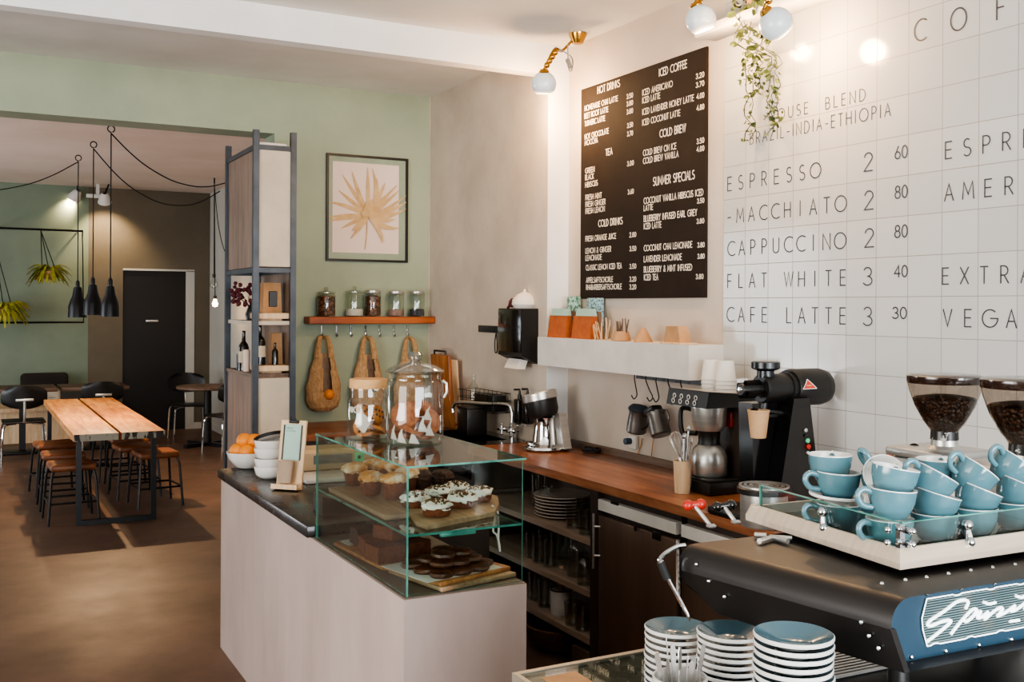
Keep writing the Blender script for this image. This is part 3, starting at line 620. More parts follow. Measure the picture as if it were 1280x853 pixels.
# tap
q = Vector((2.945, 5.53, .952)); t = thing('sink_tap', 'chrome swan neck tap with cross handles behind the black sink', 'tap', q)
m = MB(); m.tube([q, q + Vector((0, 0, .1))], .014, 10); m.tube(catmull([q + Vector((0, 0, .09)), q + Vector((0, .005, .17)), q + Vector((-.02, .04, .205)), q + Vector((-.1, .2, .2)), q + Vector((-.18, .38, .195)), q + Vector((-.2, .42, .17)), q + Vector((-.2, .42, .13))], 6), .012, 10); m.build('spout', 'chrome', t)
for s in (-1, 1):
    m = MB(); h = q + Vector((-.02, s*.06, .055)); m.ball(h, .016, 10); m.tube([h, q + Vector((0, 0, .055))], .009, 8)
    for dx, dz in ((1, 0), (0, 1)): m.tube([h + Vector((dx*.03 - .02, 0, dz*.03)), h - Vector((dx*.03 + .02, 0, dz*.03))], .007, 8)
    for dx, dz in ((1, 0), (0, 1), (-1, 0), (0, -1)): m.ball(h + Vector((dx*.03 - .02*abs(dz) , 0, dz*.03)), .0095, 8)
    m.build('cross_handle', 'chrome', t)
# black bin on the sink, dish rack, bottle, cutting boards, dispensers
q = onz(590, 543, .954); t = thing('scrap_bin', 'tall black open bin standing beside the sink tap', 'bin', q)
m = MB(); m.rb(q.x - .07, q.x + .07, q.y - .075, q.y + .075, q.z, q.z + .165, .008); m.build('body', 'blackplastic', t); m = MB(); m.rb(q.x - .074, q.x + .074, q.y - .079, q.y + .079, q.z + .165, q.z + .175, .004); m.build('rim', 'blackplastic', t)
a = onx(580, 510, 2.9); c = onx(624, 512, 2.9); c.y = max(c.y, 5.63); t = thing('dish_rack', 'black wire rack fixed to the plaster wall above the sink tap', 'rack', (2.93, (a.y + c.y)/2, 1.05))
m = MB(); z0, z1 = onx(605, 512, 2.93).z, onx(605, 489, 2.93).z
for z in (z0, z0 + .035, z0 + .07, z1):
    m.tube([(2.86, c.y, z), (2.86, a.y, z), (2.985, a.y, z), (2.985, c.y, z)], .0022, 5, closed=True)
for i in range(9):
    y = c.y + (a.y - c.y)*i/8
    for x in (2.86, 2.985): m.tube([(x, y, z0), (x, y, z1)], .0018, 5)
m.build('wire_frame', 'blackmetal', t)
m = MB(); y = onx(612, 500, 2.92).y; m.rb(2.875, 2.97, y - .13, y + .13, z0 + .003, z1 - .012, .006); tag(m.build('storage_box', 'blackplastic', loc=(2.92, y, z0)), 'plain black box standing inside the wire rack', 'box')
q = Vector((2.9, onx(592, 480, 2.9).y, .954)); t = thing('water_bottle', 'clear glass bottle standing upright left of the wire rack', 'bottle', q)
m = MB(); m.lathe([(0, .0), (.034, .0), (.036, .02), (.036, .25), (.03, .29), (.014, .315), (.013, .335)], q, 18); m.build('bottle_body', 'jarglass', t); m = MB(); m.lathe([(.015, .335), (.016, .34), (.016, .36), (0, .362)], q, 14); m.build('cap', 'glass', t)
yb_ = onx(560, 490, 2.97).y
t = thing('chopping_board', 'tall red brown chopping board with a metal handle leaning on the plaster wall', 'chopping board', (2.97, yb_, .954))
TT = Matrix.Translation((2.985, yb_, .954)) @ Matrix.Rotation(R(-4), 4, 'Y')
m = MB(); m.rb(-.045, -.02, -.13, .17, 0, .47, .008, 2, 0, TT); m.build('board', 'boardwood', t)
m = MB(); m.tube([TT @ Vector((-.033, -.07, .465)), TT @ Vector((-.033, -.07, .495)), TT @ Vector((-.033, .12, .495)), TT @ Vector((-.033, .12, .465))], .007, 6); m.build('handle', 'blackmetal', t)
m = MB(); m.rb(-.018, -.001, -.2, .06, 0, .44, .008, 2, 0, TT); tag(m.build('chopping_board', 'palewood', loc=(2.97, yb_ - .06, .954)), 'pale chopping board standing behind the red brown board', 'chopping board')
m = MB(); TT = Matrix.Translation((2.85, onx(566, 520, 2.85).y, .954)) @ Matrix.Rotation(R(-12), 4, 'Y'); m.rb(-.012, .0, -.06, .1, 0, .32, .006, 2, 0, TT); tag(m.build('serving_board', 'boardwood', loc=(2.85, yb_ + .1, .954)), 'small wooden board half hidden behind the big cookie jar', 'board')
for uu, lab in ((650.5, 'black pump dispenser on the wall, left of the two behind the juicer'), (660.5, 'black pump dispenser with a clear window, right of the two behind the juicer')):
    y = onx(uu, 510, 2.95).y; z = onx(uu, 530, 2.95).z; q = Vector((2.945, y, z)); t = thing('soap_dispenser', lab, 'dispenser', q, group='black pump dispensers on the wall')
    m = MB(); m.rb(q.x - .028, q.x + .028, y - .03, y + .03, z, z + .15, .01, 3); m.build('bottle', 'blackgloss', t)
    m = MB(); m.lathe([(.014, .15), (.012, .175), (.008, .178), (.007, .195)], q, 12); m.tube([q + Vector((0, 0, .195)), q + Vector((0, 0, .205)), q + Vector((-.02, .035, .203))], .006, 6); m.build('pump', 'blackplastic', t)
    m = MB(); m.rb(q.x - .03, XF - .001, y - .031, y + .031, z - .012, z, .003); m.build('wall_bracket', 'steel', t)
# juicer
q = Vector((2.9, 5.02, .95)); t = thing('citrus_juicer', 'polished metal citrus juicer with black bowl and tilted silver ring', 'juicer', q)
m = MB(); m.lathe([(0, 0), (.13, 0), (.138, .008), (.134, .02), (.09, .032), (0, .034)], q + Vector((0, 0, .004)), 32, 0, None, .8); m.rb(q.x - .12, q.x - .04, q.y - .03, q.y + .1, q.z + .03, q.z + .05, .01); m.build('base', 'chrome', t)
m = MB(); m.lathe([(.078, .03), (.07, .05), (.055, .16), (.06, .185), (0, .19)], q + Vector((-.01, .015, 0)), 24); m.build('column', 'chrome', t)
m = MB(); m.prism([q + Vector((.03, -.06, .02)), q + Vector((.03, -.13, .02)), q + Vector((.03, -.07, .21)), q + Vector((.03, -.02, .21))], (.05, 0, 0)); m.build('lever_arm', 'steel', t)
TT = Matrix.Translation(q + Vector((-.01, .02, .18))) @ Matrix.Rotation(R(-10), 4, 'X') @ Matrix.Rotation(R(-9), 4, 'Y')
m = MB(); m.lathe([(.05, 0), (.08, .012), (.09, .04), (.092, .1), (.088, .105), (.08, .1), (0, .07)], (0, 0, 0), 28, 0, TT); m.build('bowl', 'blackplastic', t)
m = MB(); m.lathe([(.092, .1), (.099, .104), (.099, .142), (.092, .148), (.088, .14), (.086, .108)], (0, 0, 0), 30, 0, TT); m.build('top_ring', 'steel', t)
# coil of dark cable
q = Vector((3.06, 4.82, .952)); pts = [q + Vector((.035*math.cos(i*.7)*(1 + .3*math.sin(i)), .06*math.sin(i*.7), .006 + .003*(i % 7))) for i in range(34)]
m = MB(); m.tube(catmull(pts, 3), .004, 5); tag(m.build('coiled_cable', 'blackplastic', loc=q), 'small tangle of black cable on the worktop right of the juicer', 'cable')
# ================================================================== UNDER THE WORKTOP
XC = 2.59
s1 = onx(657, 645, XC).z; s2 = onx(660, 705, XC).z; s3 = onx(662, 760, XC).z
yp0 = onx(747, 640, XC).y; yp1 = onx(738, 640, XC).y
t = thing('open_cabinet', 'dark brown open cabinet with three shelves of glassware under the worktop', 'cabinet', (2.85, 4.7, 0))
m = MB(); m.bb(XC, XC + .5, yp0, yp1, 0, .909); m.build('side_panel', 'cabinet', t, smooth=False)
m = MB(); m.bb(XC, XC + .5, 5.33, 5.355, 0, .909); m.build('side_panel', 'cabinet', t, smooth=False)
m = MB(); m.bb(XC + .38, XC + .392, yp1, 5.33, .02, .909); m.build('back_panel', 'backdark', t, smooth=False)
for z in (s1, s2, s3):
    m = MB(); m.bb(XC + .002, XC + .38, yp1 + .001, 5.329, z - .028, z); m.build('shelf', 'cabshelf', t, smooth=False)
m = MB(); hy = onx(743, 640, XC - .02).y; z0 = onx(743, 711, XC - .02).z; z1 = onx(743, 642, XC - .02).z
m.tube([(XC - .025, hy, z0), (XC - .025, hy, z1)], .006, 8)
for z in (z0 + .06, z1 - .06): m.tube([(XC - .025, hy, z), (XC, hy - .02, z)], .005, 6)
m.build('bar_handle', 'steel', t)
t = thing('fridge', 'under counter fridge with brown reflecting steel door and white top strip', 'fridge', (2.85, 3.75, 0))
yf0 = onx(845, 660, XC).y; yf1 = yp0 - .004
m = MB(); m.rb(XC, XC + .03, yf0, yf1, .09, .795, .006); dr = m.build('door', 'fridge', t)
m = MB(); m.lathe([(0, 0), (.012, 0), (.012, .012), (0, .014)], (0, 0, 0), 12, 0, Matrix.Translation(onx(797, 661, XC)) @ Matrix.Rotation(-PI/2, 4, 'Y')); m.build('lock', 'chrome', dr)
m = MB(); q = onx(821, 670, XC); m.rb(XC - .004, XC, q.y - .03, q.y + .03, q.z - .018, q.z + .018, .002); m.build('badge_plate', 'blackplastic', dr)
m = MB(); m.bb(XC + .03, XC + .52, yf0 + .004, yf1, .02, .9); m.build('housing', 'cabinet', t, smooth=False)
m = MB(); z1 = onx(748, 624, XC).z; m.bb(XC, XC + .03, yf0, yf1, z1 - .05, z1); pp = m.build('control_strip', 'whitepaint', t, smooth=False)
m = MB(); q = onx(768, 629, XC - .003); m.bb(XC - .003, XC, q.y - .03, q.y + .03, q.z - .008, q.z + .006); m.build('display', 'blackplastic', pp, smooth=False)
t = thing('dishwasher', 'steel front with a white top strip, right of the fridge under the worktop', 'dishwasher', (2.85, 2.9, 0))
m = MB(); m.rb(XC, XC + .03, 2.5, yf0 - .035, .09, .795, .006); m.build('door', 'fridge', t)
m = MB(); m.bb(XC, XC + .03, 2.5, yf0 - .035, z1 - .05, z1); m.build('control_strip', 'whitepaint', t, smooth=False)
m = MB(); m.bb(XC + .03, XC + .52, 2.5, yf0 - .035, .02, .9); m.build('housing', 'cabinet', t, smooth=False)
m = MB(); m.tube([onx(847, 675, XC - .03), onx(847, 740, XC - .03)], .007, 8); m.build('bar_handle', 'steel', t)
ORD = ['first', 'second', 'third', 'fourth', 'fifth', 'sixth', 'seventh', 'eighth', 'ninth', 'tenth', 'eleventh', 'twelfth', 'thirteenth', 'fourteenth', 'fifteenth', 'sixteenth', 'seventeenth', 'eighteenth', 'nineteenth', 'twentieth', 'twenty first', 'twenty second']
FROMTOP = lambda i: 'topmost' if i == 0 else ORD[i] + ' from the top'
q = onx(703, 640, XC + .17); py = q.y
for i in range(7):
    z = s1 + .001 + .0165*i; m = MB(); rr = .15 if i > 4 else .145
    m.lathe([(0, .002), (.08, 0), (.1, .004), (rr, .013), (rr, .018), (.1, .009), (0, .007)], (XC + .17, py, z), 30)
    tag(m.build('dinner_plate', 'plateclay', loc=(XC + .17, py, z)), 'stoneware plate, %s in the stack on the upper cabinet shelf' % FROMTOP(6 - i), 'plate', 'stoneware plates in the open cabinet')
def tumbler(u, x, z, r, h, lab, kind=0):
    y = onx(u, 640, x).y; m = MB()
    if kind == 0: m.lathe([(0, .004), (r*.85, .004), (r*.86, 0), (r, h), (r*.95, h), (r*.8, .012), (0, .012)], (x, y, z), 18)
    elif kind == 1: m.lathe([(0, .003), (r, .003), (r, h*.55), (r*.85, h*.68), (r*.38, h*.8), (r*.38, h), (r*.44, h)], (x, y, z), 18)
    else: m.lathe([(0, .002), (r*.8, .002), (r*.15, .01), (r*.12, h*.4), (r*.7, h*.52), (r, h*.75), (r*.85, h)], (x, y, z), 18)
    tag(m.build(('drinking_glass', 'glass_bottle', 'stem_glass')[kind], 'jarglass', loc=(x, y, z)), lab, ('glass', 'bottle', 'glass')[kind], 'glassware in the open cabinet')
tumbler(673, XC + .2, s1, .045, .17, 'tall clear glass left of the plates on the upper cabinet shelf')
tumbler(683, XC + .12, s1, .035, .15, 'clear glass touching the left side of the plate stack')
tumbler(717, XC + .07, s1, .042, .11, 'small clear glass in front of the plate stack')
tumbler(728, XC + .1, s1, .035, .15, 'ribbed clear glass right of the plates on the upper cabinet shelf')
tumbler(733, XC + .05, s1, .04, .12, 'clear glass nearest the right post on the upper cabinet shelf')
for i, (u, x) in enumerate(((666, .09), (675, .07), (689, .08), (697, .2), (707, .24))): tumbler(u, XC + x, s2, .042, .14, ('leftmost tumbler on the middle cabinet shelf', 'second tumbler from the left on the middle cabinet shelf', 'third tumbler from the left on the middle cabinet shelf', 'tumbler at the back of the middle cabinet shelf, left one', 'tumbler at the back of the middle cabinet shelf, right one')[i])
tumbler(722, XC + .1, s2, .05, .22, 'clear glass bottle with a narrow neck on the middle cabinet shelf', 1)
tumbler(732, XC + .05, s2, .04, .16, 'small clear bottle at the right end of the middle cabinet shelf', 1)
for i, (u, x) in enumerate(((669, .1), (681, .08))): tumbler(u, XC + x, s3, .038, .15, ('tall glass at the left end of the lowest cabinet shelf', 'tall glass left of the white enamel mug')[i])
tumbler(718, XC + .06, s3, .05, .11, 'clear glass just right of the white enamel mug')
tumbler(729, XC + .05, s3, .042, .1, 'clear glass at the right end of the lowest cabinet shelf')
y = onx(701, 780, XC + .09).y; q = Vector((XC + .09, y, s3)); t = thing('enamel_mug', 'white enamel mug with a dark rim on the lowest cabinet shelf', 'mug', q)
m = MB(); m.lathe([(0, 0), (.05, 0), (.054, .005), (.056, .125), (.053, .125), (.05, .01), (0, .01)], q, 24); m.build('body', 'porcelain', t)
m = MB(); m.lathe([(.0565, .122), (.0585, .126), (.0565, .13), (.053, .126)], q, 24); m.build('rim', 'blackmetal', t)
m = MB(); m.tube(catmull([q + Vector((0, .055, .1)), q + Vector((0, .09, .1)), q + Vector((0, .095, .05)), q + Vector((0, .055, .03))], 6), .006, 6); m.build('handle', 'porcelain', t)
m = MB(); m.tube([q + Vector((0, .01, .02)), q + Vector((.02, .03, .235))], [.016, .013], 8); tag(m.build('wooden_pestle', 'palewood', loc=q), 'pale wooden pestle standing in the white enamel mug', 'pestle')
q = Vector((XC + .14, onx(703, 795, XC + .14).y, .001)); m = MB(); m.lathe([(0, 0), (.12, 0), (.18, .06), (.2, .13), (.19, .135), (.17, .06), (0, .02)], q, 28); t = tag(m.build('bread_basket', 'wicker', loc=q), 'round brown woven basket on the floor under the lowest shelf', 'basket')
m = MB(); m.bb(XC, XC + .3, yp1 + .01, yp1 + .16, .001, .13); tag(m.build('wooden_crate', 'darkwood', loc=(XC + .1, yp1 + .08, 0)), 'brown wooden box on the floor at the right of the basket', 'box')

# ================================================================== ON THE WORKTOP: brewer, grinder, knock box, paper cups
BZ = .951; bn = onz(888, 620, .95); bl = onz(844, 611, .95)
bx, by, by2 = 2.80, 3.47, 3.72
t = thing('filter_coffee_brewer', 'black and steel filter coffee brewer with thermos jug on the wood worktop', 'coffee maker', (2.9, 3.6, BZ))
m = MB(); m.rb(bx, bx + .3, by, by2, BZ, BZ + .055, .008); m.rb(bx + .005, bx + .2, by + .01, by2 - .01, BZ + .055, BZ + .065, .004); m.build('base', 'blackplastic', t)
m = MB(); m.rb(bx + .19, bx + .3, by + .01, by2 - .01, BZ + .06, 1.33, .008); m.build('water_tower', 'cabinet', t)
m = MB(); m.bb(bx + .178, bx + .196, by - .002, by + .0095, BZ + .06, 1.324); m.build('chrome_strip', pm('pale_steel_strip', 0xc6c0b6, .4, metal=.2), t, smooth=False)
m = MB(); m.prism([(bx - .03, by - .01, 1.325), (bx + .3, by - .01, 1.325), (bx + .3, by - .01, 1.37), (bx - .015, by - .01, 1.395)], (0, by2 - by + .03, 0)); hd = m.build('head', 'blackplastic', t, angle=20)
m = MB(); m.add([(bx - .012, by - .008, 1.3965), (bx + .298, by - .008, 1.3715), (bx + .298, by2 + .018, 1.3715), (bx - .012, by2 + .018, 1.3965)], [(0, 1, 2, 3)]); m.build('top_plate', pm('light_grey_plate', 0xa9a49c, .35, metal=.3), hd)
m = MB()
for i in range(4):
    for k in range(2):
        y = by2 - .03 - .05*i; m.lathe([(.008, 0), (.011, 0), (.011, .002), (.008, .002)], (0, 0, 0), 10, 0, Matrix.Translation((bx - .0285 + .007*k, y, 1.343 + .022*k)) @ Matrix.Rotation(-PI/2, 4, 'Y'))
m.build('button_marks', 'paper', hd)
cx, cy = bx + .095, by + .125
m = MB(); m.lathe([(0, .0), (.06, .0), (.075, .03), (.08, .1), (.083, .1), (.083, .108), (0, .108)], (cx, cy, 1.215), 28); m.build('filter_basket', 'steel', t)
m = MB(); m.tube(catmull([(cx - .03, cy + .075, 1.3), (cx - .05, cy + .13, 1.3), (cx - .05, cy + .135, 1.22), (cx - .035, cy + .12, 1.16)], 6), .011, 8); m.build('basket_handle', 'blackplastic', t)
m = MB(); q = onx(909, 524, bx + .178); m.rb(q.x - .006, q.x + .02, q.y - .03, q.y + .03, q.z - .035, q.z + .035, .008); m.build('red_switch', 'red', t)
q = Vector((cx, cy, BZ + .067)); t = thing('thermos_jug', 'brushed steel thermos jug with black neck standing in the brewer', 'jug', q)
m = MB(); m.lathe([(0, 0), (.074, 0), (.08, .008), (.081, .08), (.07, .115), (.05, .135), (0, .137)], q, 30); m.build('body', 'steel', t)
m = MB(); m.lathe([(.05, .134), (.046, .15), (.05, .19), (.055, .2), (0, .205)], q, 24); m.build('neck', 'blackplastic', t)
m = MB(); m.tube(catmull([q + Vector((-.03, .05, .18)), q + Vector((-.05, .1, .17)), q + Vector((-.05, .11, .1)), q + Vector((-.04, .085, .02))], 6), [.012]*19, 8); m.build('handle', 'blackplastic', t)
q = Vector((bx - .02, by2 + .03, BZ)); q = onx(853, 600, 2.752); q.z = BZ
t = thing('whisk_cup', 'square bamboo cup standing left of the coffee brewer', 'cup', q)
m = MB(); m.lathe([(0, 0), (.034, 0), (.04, .14), (.036, .14), (.03, .01), (0, .01)], q, 20); m.build('cup_body', 'palewood', t)
t = thing('balloon_whisk', 'steel balloon whisk standing in the bamboo cup', 'whisk', q + Vector((0, 0, .012)))
m = MB()
for k in range(5):
    a = PI*k/5; dx, dy = .028*math.cos(a), .028*math.sin(a); o = q + Vector((0, .02, .15))
    m.tube(catmull([o, o + Vector((dx*.8, dy*.8 + .01, .05)), o + Vector((dx, dy + .025, .085)), o + Vector((0, .03, .11)), o + Vector((-dx, -dy + .025, .085)), o + Vector((-dx*.8, -dy*.8 + .01, .05)), o], 4), .0016, 5)
m.build('wires', 'steel', t); m = MB(); m.tube([q + Vector((0, 0, .014)), q + Vector((0, .02, .15))], .007, 8); m.build('handle', 'steel', t)
for i, (dx, dy, h) in enumerate(((.01, -.01, .28), (-.012, -.02, .25), (.0, -.028, .23), (.015, .01, .24))):
    m = MB(); o = q + Vector((dx*.6, dy*.6, .014)); e = q + Vector((dx*1.6, dy*2.2, h)); m.tube([o, e], .0035, 6); m.ball(e, .011, 8, sq=(.5, 1, 1.4))
    tag(m.build('bar_spoon', 'steel', loc=o), 'long steel spoon standing in the bamboo cup beside the whisk', 'spoon', 'spoons in the bamboo cup')
# paper cups stacked upside down behind the brewer
for si, (u, n, nm) in enumerate(((903, 4, 'left'), (920, 4, 'right'))):
    yy = onx(u, 470, 3.05).y; X = 3.06
    for i in range(n):
        z = 1.372 + .016*i if False else 1.3735 + .018*i
        m = MB(); c0 = (bx + .2, by2 + .0 - .1*si - .01, z)
        m.lathe([(.047, 0), (.048, .004), (.046, .008), (.036, .085), (.034, .09), (0, .088)], c0, 22)
        tag(m.build('paper_cup', 'porcelain', loc=c0), 'white paper cup upside down, %s of the %s stack on the brewer' % (FROMTOP(n - 1 - i), nm), 'cup', 'white paper cups stacked on the coffee brewer')
# big black grinder
gx0 = onz(997, 640, .95); q = Vector((2.95, 3.1, BZ)); gy = 3.1
rr = gy/onx(997, 640, 3).y if False else 1
t = thing('bag_grinder', 'large black coffee grinder with horizontal motor drum on the worktop', 'coffee grinder', q)
sc = .9
bxx = lambda u, v: ony(u, v, 3.02)
A0 = bxx(997, 505); A1 = ony(997, 636, 3.02); 
m = MB(); xL = ony(968, 600, 3.02).x; xM = ony(997, 600, 3.02).x; xR0 = ony(1012, 500, 3.02).x; xR1 = ony(1027, 640, 3.02).x
ztop = ony(997, 505, 3.02).z
m.prism([(xM - .1, 3.02, BZ + .03), (xR1, 3.02, BZ + .03), (xR0, 3.02, ztop + .02), (xM - .02, 3.02, ztop + .02)], (0, .15, 0)); m.build('column', 'blackgloss', t, angle=20)
m = MB(); m.rb(xM - .3, xR1 + .01, 2.99, 3.2, BZ, BZ + .03, .008); m.build('foot', 'blackplastic', t)
m = MB(); m.prism([(xM - .15, 3.1, BZ + .03), (xM - .1, 3.1, BZ + .03), (xM - .03, 3.1, ztop), (xM - .16, 3.1, ztop)], (0, .08, 0)); m.build('grounds_chute', 'blackgloss', t, angle=20)
zc_ = ony(1005, 484, 3.1).z; rD = (ony(1005, 461, 3.1).z - ony(1005, 507, 3.1).z)/2
AX = Matrix.Translation((0, 3.1, zc_)) @ Matrix.Rotation(PI/2, 4, 'Y')
xe = ony(1033, 485, 3.1).x; xa = ony(985, 485, 3.1).x; xb_ = ony(950, 485, 3.1).x; xcap = ony(925, 490, 3.1).x
m = MB(); m.lathe([(0, xa), (rD*.97, xa), (rD, xa + .01), (rD, xe - .05), (rD*.9, xe - .018), (rD*.6, xe), (0, xe + .004)], (0, 0, 0), 40, 0, AX); mo = m.build('motor_drum', 'blackplastic', t)
m = MB(); m.lathe([(0, xb_), (rD*.7, xb_), (rD*.78, xb_ + .006), (rD*.78, xa - .02), (rD*.86, xa - .02), (rD*.86, xa), (0, xa)], (0, 0, 0), 36, 0, AX); m.build('mill_housing', 'blackplastic', t)
m = MB(); m.lathe([(0, xcap), (rD*.3, xcap), (rD*.34, xcap + .01), (rD*.34, xb_ + .002), (0, xb_ + .002)], (0, 0, 0), 12, 0, AX)
for k in range(4):
    a = PI/2*k + .5; m.bb(-.008, .008, -rD*.5, rD*.5, xcap + .012, xb_ - .012, 0, AX @ Matrix.Rotation(a, 4, 'Z'))
m.build('adjusting_knob', 'blackplastic', t)
m = MB(); m.lathe([(0, xcap - .006), (.009, xcap - .005), (.012, xcap + .001), (0, xcap + .001)], (0, 0, 0), 10, 0, AX); m.build('knob_screw', 'chrome', t)
px_ = ony(957, 450, 3.1).x
m = MB(); m.lathe([(.033, rD*.6), (.033, rD*.95), (.052, rD*1.05), (.056, rD*1.1), (.056, rD*1.4), (.05, rD*1.44), (0, rD*1.44)], (px_, 3.1, zc_), 26); m.build('filler_cap', pm('dark_teal_black_cap', 0x10191c, .25), t)
tri = [ony(1002 + 0, 487, 3.1), ony(1010, 472, 3.1), ony(1019, 486, 3.1)]
def on_drum(u, v): # point on the front of the drum
    p = ony(u, v, 3.1 - rD*.86); dz = max(-.99, min(.99, (p.z - zc_)/rD)); return Vector((p.x, 3.1 - rD*1.006*math.sqrt(1 - dz*dz), zc_ + rD*1.006*dz))
def drum_tri(P, n=5, mi=0, mb=None):
    for i in range(n):
        for j in range(n - i):
            def b(a_, c_): a2, c2 = a_/n, c_/n; u = P[0][0]*(1 - a2 - c2) + P[1][0]*a2 + P[2][0]*c2; v = P[0][1]*(1 - a2 - c2) + P[1][1]*a2 + P[2][1]*c2; return on_drum(u, v)
            mb.add([b(i, j), b(i + 1, j), b(i, j + 1)], [(0, 1, 2)], mi)
            if j < n - i - 1: mb.add([b(i + 1, j), b(i + 1, j + 1), b(i, j + 1)], [(0, 1, 2)], mi)
m = MB(); drum_tri([(1001.5, 486.5), (1008.5, 474.5), (1018.5, 485.5)], 5, 0, m); lg = m.build('warning_triangle', pm('red_triangle_sign', 0xc8402c, .5), mo)
for n_, (a, b_) in enumerate((((0, 1), 0), ((1, 2), 0), ((2, 0), 0))):
    pass
m = MB(); pc = [(1001.5, 486.5), (1008.5, 474.5), (1018.5, 485.5)]
for i in range(3):
    A_, B_ = pc[i], pc[(i + 1) % 3]; m.tube([on_drum(A_[0] + (B_[0] - A_[0])*k/6, A_[1] + (B_[1] - A_[1])*k/6) for k in range(7)], .0016, 5)
for k in range(3): m.tube([on_drum(1006.5 + 2*k, 482.6), on_drum(1008 + 2*k, 481.6)], .0012, 4)
m.build('sign_border', 'paper', lg)
m = MB(); ys_ = 3.019
for (u, v), mt in (((1006, 538), 'steel'), ((1007, 545), 'steel')): pass
def front_knob(u, v, r, mat, nm):
    p = ony(u, v, ys_); mb = MB(); mb.lathe([(0, 0), (r, 0), (r, .006), (0, .008)], (0, 0, 0), 12, 0, Matrix.Translation(p) @ Matrix.Rotation(PI/2, 4, 'X')); mb.build(nm, mat, t)
front_knob(1006.5, 538, .008, 'steel', 'dial'); front_knob(1007, 545, .007, 'blackplastic', 'dial'); front_knob(1009, 551, .009, 'green_led', 'green_button'); front_knob(1010, 558.5, .01, 'red', 'red_button'); front_knob(1009, 566, .007, 'steel', 'dial')
m = MB(); xs_ = ony(950, 500, 3.1).x; m.tube([(xs_ + .02, 3.1, zc_ - rD*.7), (xs_ + .01, 3.1, zc_ - rD*1.5)], .018, 10); m.tube([(xs_ + .02, 3.1, zc_ - rD*1.2), (xs_ + .16, 3.06, zc_ - rD*1.45)], .012, 8); m.rb(xs_ - .025, xs_ + .06, 3.06, 3.14, zc_ - rD*1.5, zc_ - rD*1.3, .006); m.build('spout', 'blackplastic', t)
pc_ = ony(948, 542, 3.07); q = Vector((pc_.x, 3.07, zc_ - rD*1.5 - .105 + .03))
m = MB(); m.lathe([(0, 0), (.029, 0), (.03, .004), (.041, .1), (.043, .102), (.043, .108), (.039, .105), (.028, .006), (0, .006)], q, 24); tag(m.build('kraft_cup', pm('kraft_cup_paper', 0xcaa27a, .8, col2=0xbd946b, scale=10), loc=q), 'tan paper cup pushed up onto the spout of the black grinder', 'cup')
# knock box
q = onz(955, 648, .951); q = onz(955, 608, 1.096); q.z = .951
t = thing('knock_box', 'round steel knock box with ringed lid at the front of the worktop', 'knock box', q)
m = MB(); m.lathe([(0, 0), (.082, 0), (.086, .006), (.086, .12), (.08, .12)], q, 36)
m.build('drum', 'steel', t)
m = MB(); m.lathe([(.086, .118), (.096, .12), (.098, .14), (.09, .145), (0, .141)], q, 36); m.build('black_rim', 'blackplastic', t)
m = MB()
for r_ in (.03, .05, .07, .088): m.lathe([(r_ - .006, .142), (r_ - .006, .15), (r_ + .004, .15), (r_ + .004, .142)], q, 32)
m.build('ringed_lid', 'steel', t)

# ================================================================== FOREGROUND COUNTER
ZK = .91
e0 = onz(650, 844, ZK); cx0 = e0.x; cy1 = e0.y
t = thing('bar_counter', 'dark stone bar counter in the foreground below the espresso machine', 'counter', (1.8, 1.4, 0))
m = MB(); m.bb(cx0, XW - .01, .35, cy1, ZK - .03, ZK - .006); m.build('stone_top', 'stone', t, smooth=False)
m = MB(); m.bb(cx0, XW - .01, .35, cy1, ZK - .0055, ZK); g = m.build('glass_cover', 'pane', t, smooth=False)
m = MB(); m.bb(cx0 - .012, XW - .01, cy1 + .0005, cy1 + .016, ZK - .03, ZK + .002); m.bb(cx0 - .012, cx0 - .0005, .35, cy1, ZK - .03, ZK + .002); m.build('edge_strip', pm('pale_edge_strip', 0xa9a08f, .35, metal=.4), t, smooth=False)
m = MB(); m.bb(cx0 + .03, XW - .05, .4, cy1 - .03, 0, ZK - .031); m.build('counter_body', 'cabinet', t, smooth=False)
m = MB(); m.bb(1.16, 1.25, 1.9, 2.03, ZK + .0005, ZK + .002); tag(m.build('tan_reflection', 'kraft', loc=(1.25, 1.98, ZK)), 'small tan reflection painted as a flat sheet at the far corner of the bar counter', 'paper')  # flat tan sheet stands in for a reflection in the counter top
m = MB(); a = onz(1140, 845, ZK + .0006); m.add([a + Vector((-.2, -.12, 0)), a + Vector((.1, -.16, 0)), a + Vector((.12, .0, 0)), a + Vector((-.05, .05, 0)), a + Vector((-.2, .03, 0))], [(0, 1, 2, 3, 4)]); tag(m.build('cleaning_cloth', pm('grey_cloth', 0x6f706c, .9), loc=a), 'grey cloth lying flat on the bar counter below the blue panel', 'cloth')

